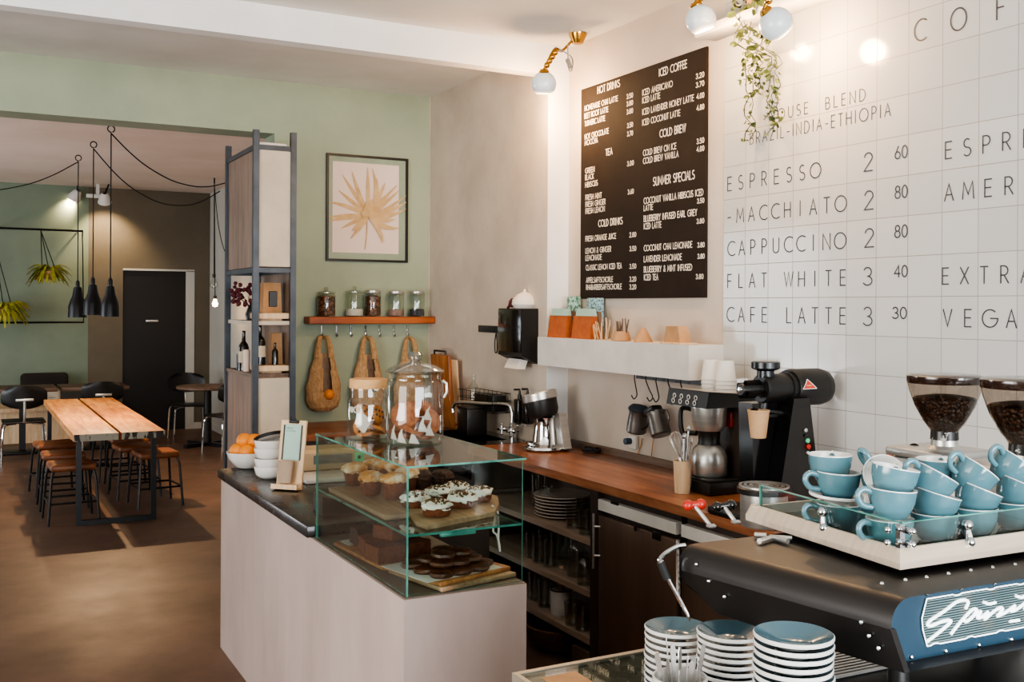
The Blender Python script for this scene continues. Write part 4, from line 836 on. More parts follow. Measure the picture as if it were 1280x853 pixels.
# saucers
def saucer_mesh():
    m = MB(); r = .067
    m.lathe([(.024, .0), (.03, .0), (.034, .004), (.060, .0125), (r, .0152), (r + .0012, .018), (r + .0008, .0212), (r - .001, .0225)], (0, 0, 0), 44, 1)
    m.lathe([(r - .001, .0222), (.061, .0195), (.034, .0085), (.031, .0068), (.029, .0085), (.026, .0062), (0, .006)], (0, 0, 0), 44, 0)
    return m
saucer0 = None
STK = [('left', onz(846, 783, 1.075), 12, 'behind the spoon pot'), ('middle', onz(914, 788, 1.105), 15, 'between the two others'), ('right', onz(992, 792, 1.195), 20, 'nearest the espresso machine')]
for nm, c, n, where in STK:
    n = int((c.z - ZK - .022)/.0132) + 1; dz = (c.z - .022 - ZK)/(n - 1)
    for i in range(n):
        p = (c.x + random.uniform(-.0012, .0012), c.y + random.uniform(-.0012, .0012), ZK + .0006 + dz*i)
        lab = 'blue grey saucer, %s of the %s stack %s' % (FROMTOP(n - 1 - i), nm, where)
        if saucer0 is None:
            saucer0 = saucer_mesh().build('saucer', ['glazedark', 'porcelain']); o = saucer0
        else: o = saucer0.copy(); COL.objects.link(o)
        o.location = p; o.rotation_euler = (0, 0, random.random()*6); tag(o, lab, 'saucer', 'stacked blue grey saucers on the bar counter')
# spoon pot
q = onz(850, 846, 1.055); q = Vector((q.x, q.y, ZK + .0006)); t = thing('spoon_pot', 'white round pot full of teaspoons in front of the left saucer stack', 'pot', q)
m = MB(); m.lathe([(0, 0), (.04, 0), (.05, .02), (.052, .145), (.048, .145), (.046, .02), (0, .012)], q, 32); m.build('pot_body', 'porcelain', t)
for i in range(10):
    a = 2*PI*i/10 + .3; rr_ = .018 if i % 2 else .034
    o = q + Vector((rr_*.4*math.cos(a), rr_*.4*math.sin(a), .014)); e = q + Vector((rr_*1.35*math.cos(a), rr_*1.35*math.sin(a), .172 + .02*((i*7) % 3)))
    m = MB(); d = (e - o).normalized(); sd = d.cross(Vector((math.cos(a + 1), math.sin(a + 1), 0))).normalized()*.0045; up = d.cross(sd).normalized()*.001
    for f_ in (0,):
        P0, P1 = o, e; w0, w1 = .5, 1.15
        ring = lambda p, w: [p + sd*w + up, p - sd*w + up, p - sd*w - up, p + sd*w - up]
        rr2 = [ring(o, .6), ring(o.lerp(e, .6), .6), ring(o.lerp(e, .93), 1.2), ring(e, .7)]
        vs = [x for r_ in rr2 for x in r_]; fs = [(0, 1, 2, 3), (15, 14, 13, 12)]
        for j in range(3):
            for k in range(4): fs.append((j*4 + k, j*4 + (k + 1) % 4, j*4 + 4 + (k + 1) % 4, j*4 + 4 + k))
        m.add(vs, fs)
    tag(m.build('teaspoon', 'steel', loc=o), 'steel teaspoon standing handle up in the white spoon pot', 'spoon', 'teaspoons in the white pot')
# ================================================================== ESPRESSO MACHINE
ZM = 1.262
pA = onz(1112, 750, ZM); pB = onz(848, 682, ZM)
ey = (pB - pA); LY = ey.length; ey.normalize()
p1 = onz(1125, 713, 1.285); p2 = onz(1280, 690, 1.285); ex = (p2 - p1).normalized(); EZ = Vector((0, 0, 1))
em = thing('espresso_machine', 'matt black espresso machine with petrol blue front panel and cup tray', 'espresso machine', (pA.x + .4, pA.y + .25, ZK))
def mp(a, s, z): return Vector((pA.x, pA.y, 0)) + ex*a + ey*s + EZ*z
fn = ex.cross(EZ).normalized(); P0 = onz(1116, 741, ZM - .006)
zb = onplane(1115, 831.7, P0, fn).z
LX = .70; rc = .042
# top with rounded left shoulder
prof = [(LX, ZM)] + [(rc - rc*math.sin(R(a)), ZM - rc + rc*math.cos(R(a))) for a in range(0, 91, 10)] + [(0, ZM - .05)]
m = MB()
n = len(prof); m.add([mp(a, -.004, z) for a, z in prof] + [mp(a, LY, z) for a, z in prof], [(i, i + 1, i + 1 + n, i + n) for i in range(n - 1)])
side = [(-.002, ZM - .05), (LY, ZM - .05), (LY, ZM - .065), (LY*.85, zb + .004), (-.002, zb + .004)]
slant = lambda z: .036*max(0, (ZM - .05 - z)/(ZM - .05 - zb))**1.5
m.prism([mp(slant(z), s, z) for s, z in side], ex*.012)
m.add([mp(0, LY, ZM - .06), mp(LX, LY, ZM - .06), mp(LX, LY, ZM - .0), mp(rc, LY, ZM)], [(0, 1, 2, 3)])
m.add([mp(.01, LY*.98, ZM - .08), mp(LX, LY*.98, ZM - .08), mp(LX, LY*.85, zb), mp(.045, LY*.85, zb)], [(0, 1, 2, 3)])
m.add([mp(.045, 0, zb + .004), mp(LX, 0, zb), mp(LX, LY*.85, zb), mp(.045, LY*.85, zb + .004)], [(0, 1, 2, 3)])
m.build('body_shell', 'machine', em)
def fp(u, v, off=0.0): return onplane(u, v, P0, fn) + fn*off
cr_ = lambda x, y: (1080 + x/4.93, 680 + y/4.93)
# blue front panel: outline from the photo, extended to the right beyond the frame
ol = [(60, 430), (62, 400), (75, 365), (100, 330), (130, 312), (180, 300)]
top = [fp(*cr_(*p)) for p in ol]; low = [fp(*cr_(*p)) for p in [(170, 748), (120, 670), (85, 560)]]
tr_ = top[-1] + ex*(LX - .05); lr_ = low[0] + ex*(LX - .06)
pp = m = MB(); m.prism(top + [tr_, lr_] + low, fn*.006); pn = m.build('front_panel', 'panelblue', em, angle=30)
g0 = [(360, 332), (980, 240), (980, 520), (362, 622), (335, 520), (330, 450)]
gp = [fp(*cr_(*p), .0068) for p in g0]; gl_ = .5
gtop, gbot = gp[0], gp[3]
m = MB(); P = [gp[0], gp[0] + ex*gl_, gp[3] + ex*gl_, gp[3], gp[4], gp[5]]; m.add(P, [tuple(range(6))]); gr = m.build('grille_window', pm('dark_teal_grille_back', 0x31484a, .25, col2=0x5c5346, scale=30, lo=.55, hi=.7), pn, smooth=False)
m = MB()
for i in range(1, 19):
    t_ = i/19; a = gtop.lerp(gbot, t_) - ex*(.012*math.sin(PI*t_)); m.tube([a + fn*.002, a + ex*(gl_ + .01) + fn*.002], .0010, 5)
m.build('slats', pm('grey_slat', 0x7d8c8e, .4), pn)
m = MB()
bt = []; 
for i in range(0, 63):
    x = gl_*i/62; b = .0022 if (x % .085) > .07 else 0
    bt.append(gtop + ex*x - EZ*b)
bb_ = []
for i in range(0, 63):
    x = gl_*i/62; b = .0022 if ((x + .055) % .085) > .07 else 0
    bb_.append(gbot + ex*x + EZ*b)
m.tube([q + fn*.003 for q in bt], .0012, 6); m.tube([q + fn*.003 for q in bb_], .0012, 6); m.tube([q + fn*.003 for q in (gbot, gp[4], gp[5], gtop)], .0011, 6)
m.build('light_border', 'neon', pn)
# handwritten glowing name
S = [[(595, 392), (612, 352), (590, 338), (540, 350), (470, 402), (380, 462), (362, 490), (385, 496), (450, 470), (500, 462), (498, 480), (440, 530), (360, 592)],
     [(505, 548), (560, 478), (620, 412), (650, 392), (664, 402), (640, 440), (600, 470), (585, 462)],
     [(655, 428), (690, 408), (668, 446), (690, 445), (735, 410)], [(706, 350), (740, 362), (780, 353)],
     [(735, 410), (712, 458), (770, 408), (812, 385), (822, 398), (790, 438)], [(790, 438), (840, 415), (900, 372), (872, 404), (905, 398), (985, 340), (1060, 290)],
     [(905, 312), (940, 322), (985, 300)], [(985, 340), (960, 395), (1000, 385), (1060, 340)], [(868, 470), (925, 462)], [(965, 455), (1040, 440)]]
m = MB()
for st in S: 
    pts = catmull([fp(*cr_(*p), .0105) for p in st], 5) if len(st) > 2 else [fp(*cr_(*p), .0105) for p in st]
    m.tube(pts, .0028, 7)
m.build('glowing_lettering', 'neon', pn)
m = MB()
for x, y in ((150, 342), (103, 498), (158, 632), (272, 692), (483, 655), (688, 618), (887, 584), (367, 306), (580, 272), (785, 241)): m.ball(fp(*cr_(x, y), .0065), .0042, 8)
m.build('panel_bolts', 'clip', pn)
m = MB()
for x, y in ((110, 247), (255, 225), (385, 208), (520, 186), (657, 166), (792, 148), (930, 130)): m.ball(onz(*cr_(x, y), ZM + .0005), .0042, 8)
en = ey.cross(EZ).normalized(); en = en if en.dot(ex) < 0 else -en
PE = mp(0, 0, ZM - .1)
for u, v in ((1084, 795.6), (1091.8, 811.8), (871, 706), (886, 727), (902, 747), (1077, 778)): bq_ = onplane(u, v, PE, en); m.ball(bq_ + ex*(slant(bq_.z) - .001), .0042, 8)
m.build('body_bolts', 'clip', em)
for a in (.12, .6):
    for s in (.08, LY*.55):
        m = MB(); m.lathe([(.02, ZK + .0006), (.022, ZK + .004), (.018, zb - .012)], mp(a, s, 0), 14); m.build('leg', 'blackplastic', em)
m = MB(); T4 = Matrix.Translation((pA.x, pA.y, 0)) @ Matrix(((ex.x, ey.x, 0, 0), (ex.y, ey.y, 0, 0), (0, 0, 1, 0), (0, 0, 0, 1)))
m.rb(.03, LX, .05, LY + .02, ZK + .05, ZK + .11, .01, 2, 0, T4); m.build('drip_tray', 'blackplastic', em)
m = MB()
for i in range(16): s = LY*.55 + .013*i; m.bb(.04, LX - .02, s, s + .005, ZK + .112, ZK + .117, 0, T4)
m.build('drip_grid', 'steel', em)
m = MB()
for a in (.2, .5): m.lathe([(0, 0), (.03, 0), (.03, .06), (.035, .06), (.035, .09), (0, .09)], mp(a, LY*.8, ZM - .2), 20)
m.build('group_heads', 'chrome', em)
# steam wand, bar, levers
dW = (onz(850, 690, ZM) - EYE).dot(Vector((FW[0], FW[1], 0))) + .02
m = MB(); m.tube(catmull([ond(857, 682, dW), ond(846, 684, dW + .0), ond(832, 692, dW), ond(825, 700, dW), ond(826, 706, dW)], 6), .0048, 8); m.tube([ond(826, 702, dW), ond(832, 722, dW)], .006, 8, 0)
w_ = m.build('steam_wand', 'chrome', em)
m = MB(); m.tube([ond(825.5, 703, dW), ond(834, 724, dW)], .0085, 10); m.build('wand_grip', 'rubber', w_)
m = MB(); m.tube([ond(832, 718, dW), ond(859, 768, dW), ond(862, 776, dW)], [.0042, .0038, .0025], 8); m.build('wand_tip', 'chrome', w_)
m = MB(); m.tube([ond(847, 676, dW + .03), ond(848, 745, dW + .03)], .0045, 8); m.build('side_rod', 'chrome', em)
def lever(u0, v0, u1, v1, ul, vl, ur, vr, mat):
    b = onz(u0, v0, ZM); db = (b - EYE).dot(Vector((FW[0], FW[1], 0)))
    tp = ond(u1, v1, db + .03)
    m = MB(); m.tube([b, tp], .005, 8); m.lathe([(.011, 0), (.012, .003), (.006, .008)], b, 12); l = m.build('lever', 'steel', em)
    a, c = ond(ul, vl, db + .03), ond(ur, vr, db + .03)
    m = MB(); m.tube([a, c], .008, 10); m.ball(a, .0125, 12); m.ball(c, .0125, 12); m.build('lever_knob', mat, l)
lever(889, 659, 867, 631, 860, 632, 876, 630.5, 'red'); lever(920, 654, 904, 632, 896, 634, 914, 631.5, 'blackgloss')
q = onz(960, 672, ZM + .008)
t = thing('metal_bracket', 'small grey metal fitting lying on the black machine top below the cup tray', 'bracket', q - EZ*.008)
m = MB(); c1_, c2_, c3_ = onz(943, 669, ZM + .008), onz(949, 677, ZM + .008), onz(985, 677, ZM + .008)
m.tube([c1_, onz(958, 670, ZM + .008)], .006, 8); m.tube([c2_, onz(965, 672, ZM + .008), c3_], .006, 8); m.tube([onz(962, 671, ZM + .008), onz(990, 673, ZM + .008)], .0045, 8); m.build('fork', 'steel', t)
# cup tray on the machine
pT = onz(1125, 713, 1.275); pTL = onz(932, 650, 1.275); ty = (pTL - pT); LT = ty.length; ty.normalize()
TT = Matrix.Translation(pT) @ Matrix(((ex.x, ty.x, 0, 0), (ex.y, ty.y, 0, 0), (0, 0, 1, 0), (0, 0, 0, 1)))
tray = thing('cup_tray', 'steel framed cup tray with low glass rails on top of the espresso machine', 'cup tray', pT)
m = MB(); m.bb(.012, .6, .012, LT, .0, .012, 0, TT); m.build('tray_floor', pm('dark_mirror_tray', 0x3d4442, .12, metal=.8), tray, smooth=False)
m = MB(); P = [(0, 0, .0), (0, 0, .01), (.014, .014, .032), (.02, .02, .032), (.02, .02, .0)]
sec = [(0, .0), (0, .012), (.016, .034), (.022, .034), (.022, .0)]
def rail(pts_fn, mb):
    A_ = [pts_fn(d, z, 0) for d, z in sec]; B_ = [pts_fn(d, z, 1) for d, z in sec]; n = 5
    mb.add(A_ + B_, [(i, (i + 1) % n, (i + 1) % n + n, i + n) for i in range(n)] + [(4, 3, 2, 1, 0), (5, 6, 7, 8, 9)], 0, TT)
rail(lambda d, z, e: (d if e == 0 else .62, d, z), m); rail(lambda d, z, e: (d, d if e == 0 else LT, z), m); rail(lambda d, z, e: (0.01 if e == 0 else .62, LT - d, z), m)
m.build('frame', 'traysteel', tray, smooth=False)
m = MB(); m.bb(.03, .6, .026, .030, .03, .078, 0, TT); m.build('front_glass', 'pane', tray, smooth=False)
m = MB(); m.bb(.03, .6, .025, .031, .0775, .0795, 0, TT); m.bb(.025, .031, .03, LT - .02, .0775, .0795, 0, TT); m.bb(.025, .031, LT - .022, LT - .018, .03, .0795, 0, TT); m.build('glass_edge', 'glassedge', tray, smooth=False)
m = MB(); m.bb(.026, .030, .03, LT - .02, .03, .078, 0, TT); m.build('side_glass', 'pane', tray, smooth=False)
def clip(a, s, corner=False):
    m = MB()
    if corner:
        m.bb(a - .004, a + .008, s - .004, s + .008, .03, .078, 0, TT)
        for dz in (.042, .066):
            for da, ds in ((.016, -.004), (-.004, .016)): m.tube([TT @ Vector((a + da, s + ds - .008*(da > 0), dz)), TT @ Vector((a + da - .0*(da > 0), s + ds + .012*(da > 0), dz))], .007, 10); m.ball(TT @ Vector((a + da - (.012 if da < 0 else 0), s + ds - (.012 if da > 0 else 0), dz)), .0065, 10)
    else:
        m.lathe([(.006, .012), (.006, .055), (0, .058)], TT @ Vector((a, s, 0)), 10); m.ball(TT @ Vector((a, s, .06)), .011, 12); m.ball(TT @ Vector((a - .006, s - .012, .03)), .01, 10); m.tube([TT @ Vector((a, s - .01, .03)), TT @ Vector((a, s, .055))], .005, 8)
    m.build('glass_clip', 'clip', tray)
clip(.02, .02, True); clip(.2, .022); clip(.42, .022); clip(.022, .24); clip(.58, .022)

# ------------------------------------------------------------------ cups
CH = .057
def cup_proto(lab):
    t = thing('coffee_cup', lab, 'cup', (0, 0, 0), (0, 0, 0), 'blue cups on the cup tray', False)
    m = MB()
    m.lathe([(0, .002), (.024, .002), (.026, .0), (.03, .002), (.038, .017), (.0435, .034), (.0455, CH - .002)], (0, 0, 0), 40, 0)
    m.lathe([(.0455, CH - .002), (.0452, CH), (.0438, CH), (.0425, CH - .004), (.041, .036), (.035, .019), (.022, .009), (0, .007)], (0, 0, 0), 40, 1)
    m.build('bowl', ['glaze', 'porcelain'], t, angle=60)
    m = MB(); c = catmull([(.042, 0, .047), (.058, 0, .052), (.069, 0, .046), (.07, 0, .034), (.059, 0, .021), (.039, 0, .018)], 7)
    m.tube(c, [.0062]*len(c), 10); m.build('handle', 'glaze', t)
    return t
HANDL = R(152)
cups = []; cup0 = None
FWV = Vector((FW[0], FW[1], 0)); RTV = Vector((RT[0], RT[1], 0))
def cup(p, tilt=0, tdir=0, hand=152, lab='', centre=False, back=0):
    """tilt degrees toward image-right (about the viewing axis); back>0 leans the mouth towards the viewer"""
    global cup0
    Rm = Matrix.Rotation(R(tilt), 3, FWV) @ Matrix.Rotation(R(back), 3, RTV) @ Matrix.Rotation(R(hand), 3, 'Z')
    loc = Vector(p)
    if centre: loc = loc - Rm @ Vector((0, 0, CH*.5))
    e = Rm.to_euler()
    if cup0 is None: cup0 = cup_proto(lab); cup0.location = loc; cup0.rotation_euler = e; return cup0
    return dup(cup0, loc, e, lab)
ZT0 = 1.275 + .0125
B = [(1048, 663), (1112, 684), (1168, 676), (1218, 668), (1268, 660)]
bp = [onz(u, v, ZT0) for u, v in B]
cup(bp[0], 0, 0, 150, 'upright blue cup at the left end of the tray, bottom of its pile')
cup(bp[1], 0, 0, 170, 'upright blue cup right behind the front left glass corner clip of the tray')
cup(bp[2], 0, 0, 60, 'upright blue cup in the front row, second to the right of the corner clip')
cup(bp[3], 0, 0, 60, 'upright blue cup in the front row, third to the right of the corner clip')
cup(bp[4], 0, 0, 60, 'upright blue cup at the right edge of the front row')
# saucer under the second cup of the left pile
m_ = saucer0.copy(); COL.objects.link(m_); m_.location = bp[0] + Vector((0, .008, CH + .0005)); m_.scale = (.82, .82, .82); m_.rotation_euler = (R(3), R(2), 0); tag(m_, 'single saucer lying between two blue cups at the left end of the tray', 'saucer')
cup(bp[0] + Vector((.003, .006, CH + .008)), 2, 0, 156, 'upright blue cup with its handle to the left, standing on the single saucer')
cup(bp[0] + Vector((.006, .03, CH + .0075 + .034)), 0, 0, 40, 'topmost blue cup of the left pile, white inside showing')
cup(bp[1] + Vector((.002, .0, CH + .0005)), 4, 0, 160, 'blue cup standing on the cup behind the corner clip, handle to the left')
dB = lambda i: (bp[i] - EYE).dot(FWV)
cup(ond(1117, 601, dB(1) + .03), 10, 0, 40, 'blue cup nested tilted on top of the second pile from the left', True)
cup(ond(1102, 600, dB(1) + .13), -4, 0, 90, 'pale cup leaning back with its white inside to the viewer, behind the second pile', True, 62)
cup(ond(1168, 633, dB(2) + .005), 16, 0, 20, 'slightly tilted blue cup directly on the front cup second right of the corner clip', True)
cup(ond(1163, 606, dB(2) + .02), 30, 0, 165, 'strongly tilted blue cup with its handle up left, third pile from the left', True)
cup(ond(1219, 626, dB(3) + .01), 22, 0, 30, 'slightly tilted blue cup directly on the front cup third right of the corner clip', True)
cup(ond(1214, 598, dB(3) + .02), 36, 0, 168, 'strongly tilted blue cup with its round handle to the left, fourth pile from the left', True)
cup(ond(1270, 619, dB(4) + .01), 24, 0, 30, 'slightly tilted blue cup at the right edge, second layer', True)
cup(ond(1262, 589, dB(4) + .03), 38, 0, 170, 'strongly tilted blue cup at the right edge with its white inside visible', True)
cup(ond(1172, 590, dB(2) + .14), 0, 0, 30, 'upright blue cup in the back row behind the third pile', True)
cup(ond(1085, 640, dB(0) + .14), 0, 0, 30, 'blue cup standing in the back row between the first two piles', True)

# ------------------------------------------------------------------ two bean grinders behind the machine
def bean_grinder(q, lab, sfx):
    t = thing('bean_grinder', lab, 'coffee grinder', (q.x, q.y, ZK), (0, 0, 0), 'bean grinders behind the espresso machine', False)
    zt = q.z - ZK
    m = MB(); m.lathe([(.035, zt - .152), (.055, zt - .125), (.078, zt - .082), (.0925, zt - .04), (.097, zt - .018)], (0, 0, 0), 40); m.build('hopper', 'plasticglass', t)
    m = MB(); m.lathe([(.097, zt - .02), (.0985, zt - .018), (.0985, zt), (.09, zt + .004), (.06, zt + .006), (0, zt + .006)], (0, 0, 0), 40); m.build('hopper_lid', pm('dark_smoked_lid', 0x2a1b15, .15, coat=.5), t)
    m = MB(); m.lathe([(0, zt - .15), (.033, zt - .15), (.053, zt - .125), (.076, zt - .082), (.083, zt - .064), (.075, zt - .058), (.04, zt - .052), (0, zt - .05)], (0, 0, 0), 40); b_ = m.build('coffee_beans', 'beans', t); b_['kind'] = 'stuff'
    m = MB(); m.lathe([(.036, zt - .15), (.037, zt - .174), (.034, zt - .175)], (0, 0, 0), 28); m.build('hopper_collar', pm('black_speckled_collar', 0x15130f, .3, col2=0xb8b4ae, scale=60, lo=.58, hi=.62), t)
    m = MB(); m.lathe([(.034, zt - .174), (.036, zt - .19), (.048, zt - .2), (0, zt - .2)], (0, 0, 0), 28); m.build('neck', 'steel', t)
    m = MB(); m.rb(-.1, .1, -.09, .12, zt - .225, zt - .199, .01); m.rb(-.092, .092, -.075, .11, .02, zt - .225, .015); m.rb(-.1, .1, -.12, .12, .001, .02, .006); m.build('body', 'steel', t)
    m = MB(); m.tube([(-.03, -.09, zt - .27), (-.03, -.14, zt - .28)], .022, 12); m.build('dosing_spout', 'blackplastic', t)
    return t
g1 = ond(1181, 470, 2.83); bean_grinder(g1, 'steel bean grinder with full hopper, left of the two behind the blue cups', 'l')
g2 = ond(1282, 475, 2.42); bean_grinder(g2, 'steel bean grinder with full hopper, cut off by the right edge', 'r')
q = onz(1131, 602, .952); e0 = ond(1131, 592, 2.9); m = MB(); m.tube(catmull([Vector((e0.x, e0.y, ZK + .005)), e0 - EZ*.1, e0, ond(1131, 575, 2.9), ond(1134, 562, 2.9), ond(1143, 556, 2.89), ond(1153, 563, 2.88)], 6), .0045, 6)
tag(m.build('power_cable', 'rubber', loc=(e0.x, e0.y, ZK)), 'black power cable curving up beside the left bean grinder', 'cable')
q = onx(1112, 574, XW - .01); m = MB(); m.lathe([(0, 0), (.022, 0), (.024, .01), (.018, .02), (0, .022)], (0, 0, 0), 16, 0, Matrix.Translation((XW - .005, q.y, q.z)) @ Matrix.Rotation(-PI/2, 4, 'Y')); tag(m.build('wooden_disc', 'shelfwood', loc=(XW - .01, q.y, q.z)), 'small round brown disc on the tiles behind the blue cups', 'disc')
q = onz(1265, 818, ZK + .016); pts = [q + ex*(.2*i/160 - .04) + Vector((0, .012*math.cos(i*.9), .012*math.sin(i*.9))) for i in range(160)]
m = MB(); m.tube(pts, .0022, 5); tag(m.build('spiral_hose', 'brass', loc=q), 'coiled hose lying on the counter under the blue front panel', 'hose')
# ================================================================== PINK COUNTER
PX0, PX1, PY0, PY1, ZPk, ZSl = 1.172, 1.592, 2.885, 5.37, .868, .913
cyk = 3.812
M['napkin'] = pm('off_white_napkin', 0xc9c1b8, .9)
t = thing('display_counter', 'pink plastered counter with a black stone top at its far end', 'counter', (1.4, 4.1, 0))
m = MB(); m.prism([(PX0, PY0, 0), (PX1, PY0, 0), (PX1, PY1, 0), (PX0, PY1, 0)], (0, 0, ZPk)); m.build('plaster_body', 'pinkplaster', t)
m = MB(); m.rb(PX0 - .016, PX1 + .37, cyk + .012, PY1 + .016, ZPk + .001, ZSl, .004); m.build('stone_top', 'slab', t)
m = MB(); m.bb(PX0 + .004, PX1 - .004, PY0 + .004, cyk, ZPk, ZPk + .004); m.build('base_board', pm('grey_brown_base_board', 0x6b5f54, .35), t, smooth=False)
m = MB(); m.bb(PX1 + .001, PX1 + .35, cyk + .03, PY1 - .01, 0, ZPk); m.build('dark_cabinet', 'cabinet', t, smooth=False)
# glass display case
GZ0, GZ1, GZM = ZPk + .005, 1.268, 1.058
gx0_, gx1_, gy0_, gy1_ = 1.185, 1.585, 2.9, 3.806
def pane(nm, x0, x1, y0, y1, z0, z1, par, parent_mats=('pane', 'glassedge')):
    """glass sheet: two faces clear, rim green"""
    d = [x1 - x0, y1 - y0, z1 - z0]; ax = d.index(min(d)); m = MB()
    m.bb(x0, x1, y0, y1, z0, z1)
    mi = [(0 if {0: (3, 5), 1: (2, 4), 2: (0, 1)}[ax].count(i) else 1) for i in range(6)]
    m.m = mi; return m.build(nm, list(parent_mats), par, smooth=False)
gc = thing('glass_display_case', 'green edged glass pastry case standing on the pink counter', 'display case', (1.385, 3.35, GZ0))
pane('top_pane', gx0_ - .004, gx1_ + .01, gy0_ - .004, gy1_, GZ1 - .006, GZ1, gc)
pane('shelf_pane', gx0_ + .007, gx1_, gy0_ + .007, gy1_ - .007, GZM - .007, GZM, gc)
pane('side_pane', gx0_, gx0_ + .006, gy0_, gy1_, GZ0, GZ1 - .0065, gc)
pane('side_pane', gx0_ + .0065, gx1_, gy0_, gy0_ + .006, GZ0, GZ1 - .0065, gc)
pane('side_pane', gx0_ + .0065, gx1_, gy1_ - .006, gy1_, GZ0, GZ1 - .0065, gc)
m = MB(); m.rb(gx0_ + .12, gx0_ + .24, gy0_ + .012, gy0_ + .03, GZM - .02, GZM - .0075, .003); m.build('shelf_support', 'glassedge', gc)
# ------------------------------------------------------------------ pastries
def muffin(u, v, z, lab, kind, r=.042, h=.062):
    q = onz(u, v, z); q.z = z
    t = thing('muffin', lab, 'muffin', q, (0, 0, random.random()*6), 'muffins on the upper glass shelf', False)
    m = MB(); prof = [(0, 0), (r*.72, 0), (r*.78, .006), (r*1.0, h*.85), (r*1.05, h*.95), (r*.8, h*1.05), (0, h*1.12)]
    n = 32; m.lathe(prof, (0, 0, 0), n)
    for i, p in enumerate(m.v):
        a = math.atan2(p.y, p.x); k_ = 1 + .03*math.cos(a*16)*(1 if .002 < p.z < h*.8 else 0); m.v[i] = Vector((p.x*k_, p.y*k_, p.z))
    m.build('cake', 'choc' if kind == 'choc' else 'sponge', t)
    if kind == 'choc': m = MB(); m.ball((0, 0, h*.98), r*1.1, 18, sq=(1, 1, .55), nz=.35, seed=u, ns=14); m.build('crust', 'choc', t)
    else: m = MB(); m.ball((0, 0, h*1.0), r*1.16, 20, sq=(1, 1, .5), nz=.28, seed=u, ns=11); m.build('topping', 'meringue', t)
def boardq(nm, lab, pts, z, th, mat, cat='board'):
    P = [onz(u, v, z + th) for u, v in pts]; P = [Vector((p.x, p.y, z)) for p in P]; m = MB(); m.prism(P, (0, 0, th))
    c = sum(P, Vector())/len(P); return tag(m.build(nm, mat, loc=(c.x, c.y, z), angle=20), lab, cat)
zu = GZM + .0005
m = MB(); m.rb(1.205, 1.43, 3.13, 3.72, zu, zu + .018, .005); tag(m.build('cake_board', 'boardwood_y', loc=(1.3, 3.4, zu)), 'wooden board under the topped muffins on the upper glass shelf', 'board')
mz = zu + .0185
for (u, v), lab in zip(((443, 606), (464, 618), (492, 624), (466, 600), (479, 602), (494, 603), (519, 605), (508, 612)),
    ('topped muffin at the far left of the upper glass shelf', 'topped muffin in the front row, second from the left', 'tall crumbly muffin just left of the front glass corner', 'topped muffin in the back row, behind the second one', 'topped muffin in the middle of the back row', 'topped muffin behind the tall crumbly muffin', 'topped muffin just right of the front glass edge', 'topped muffin half hidden by the vertical glass edge')):
    muffin(u, v, mz, lab, 'top', .042, .07 if u == 492 else .06)
for (u, v), lab in zip(((527, 608), (552, 607)), ('dark chocolate muffin left of the two behind the frosted cakes', 'dark chocolate muffin right of the two behind the frosted cakes')):
    muffin(u, v + 3, zu + .016, lab, 'choc', .04, .045)
# paddle board with a cord
c = onz(560, 640, zu + .015); t = thing('paddle_board', 'pale round ended serving board with a cord loop on the upper glass shelf', 'serving board', (c.x, c.y, zu))
m = MB(); P = [onz(u, v, zu + .015) for u, v in ((512, 640), (520, 652), (535, 657), (618, 640), (624, 630), (622, 620), (610, 617), (560, 608), (530, 614))]; m.prism([Vector((p.x, p.y, zu)) for p in P], (0, 0, .015)); m.build('board', 'boardwood_y', t, angle=25)
m = MB(); a = onz(615, 632, zu + .02); a.x = min(a.x, gx1_ + .0); e = Vector((gx1_ + .012, a.y, GZM))
m.tube(catmull([a, e + Vector((0, .0, .006)), e + Vector((.004, .01, -.03)), e + Vector((.0, .012, -.07)), e + Vector((0, -.012, -.078)), e + Vector((0, -.03, -.1)), e + Vector((.002, -.035, -.125))], 6), .0032, 6); m.tube(catmull([e + Vector((0, -.02, .004)), e + Vector((0, -.028, -.05)), e + Vector((0, -.026, -.09)), e + Vector((0, -.038, -.13))], 6), .0036, 6); m.build('cord', 'paper', t)
def tart(u, v, z, lab, r=.048):
    q = onz(u, v, z); q.z = z; t = thing('frosted_cake', lab, 'cake', q, (0, 0, random.random()*6), 'frosted cakes on the serving board', False)
    m = MB(); m.lathe([(0, 0), (r*.85, 0), (r*.95, .006), (r, .028), (0, .03)], (0, 0, 0), 28); m.build('base', 'sponge', t)
    m = MB(); m.ball((0, 0, .03), r*1.04, 22, sq=(1, 1, .42), nz=.3, seed=u, ns=13); f_ = m.build('frosting', 'frosting', t)
    m = MB()
    for k in range(64):
        a, d = random.random()*2*PI, r*.85*math.sqrt(random.random()); m.ball((d*math.cos(a), d*math.sin(a), .03 + r*.42*math.sqrt(max(0, 1 - (d/r)**2)) + .001), random.uniform(.0025, .005), 5)
    cr__ = m.build('nut_crumbs', 'crumb', f_); cr__['kind'] = 'stuff'
for (u, v), lab in zip(((519, 634), (546, 644), (578, 634), (598, 626), (571, 620), (548, 626)), ('frosted cake at the left, cut by the vertical glass edge', 'frosted cake in front, nearest to the viewer on the serving board', 'frosted cake in the middle of the serving board', 'frosted cake at the right end near the cord loop', 'frosted cake at the back right of the serving board', 'frosted cake behind the front one')):
    tart(u, v, zu + .0155, lab)
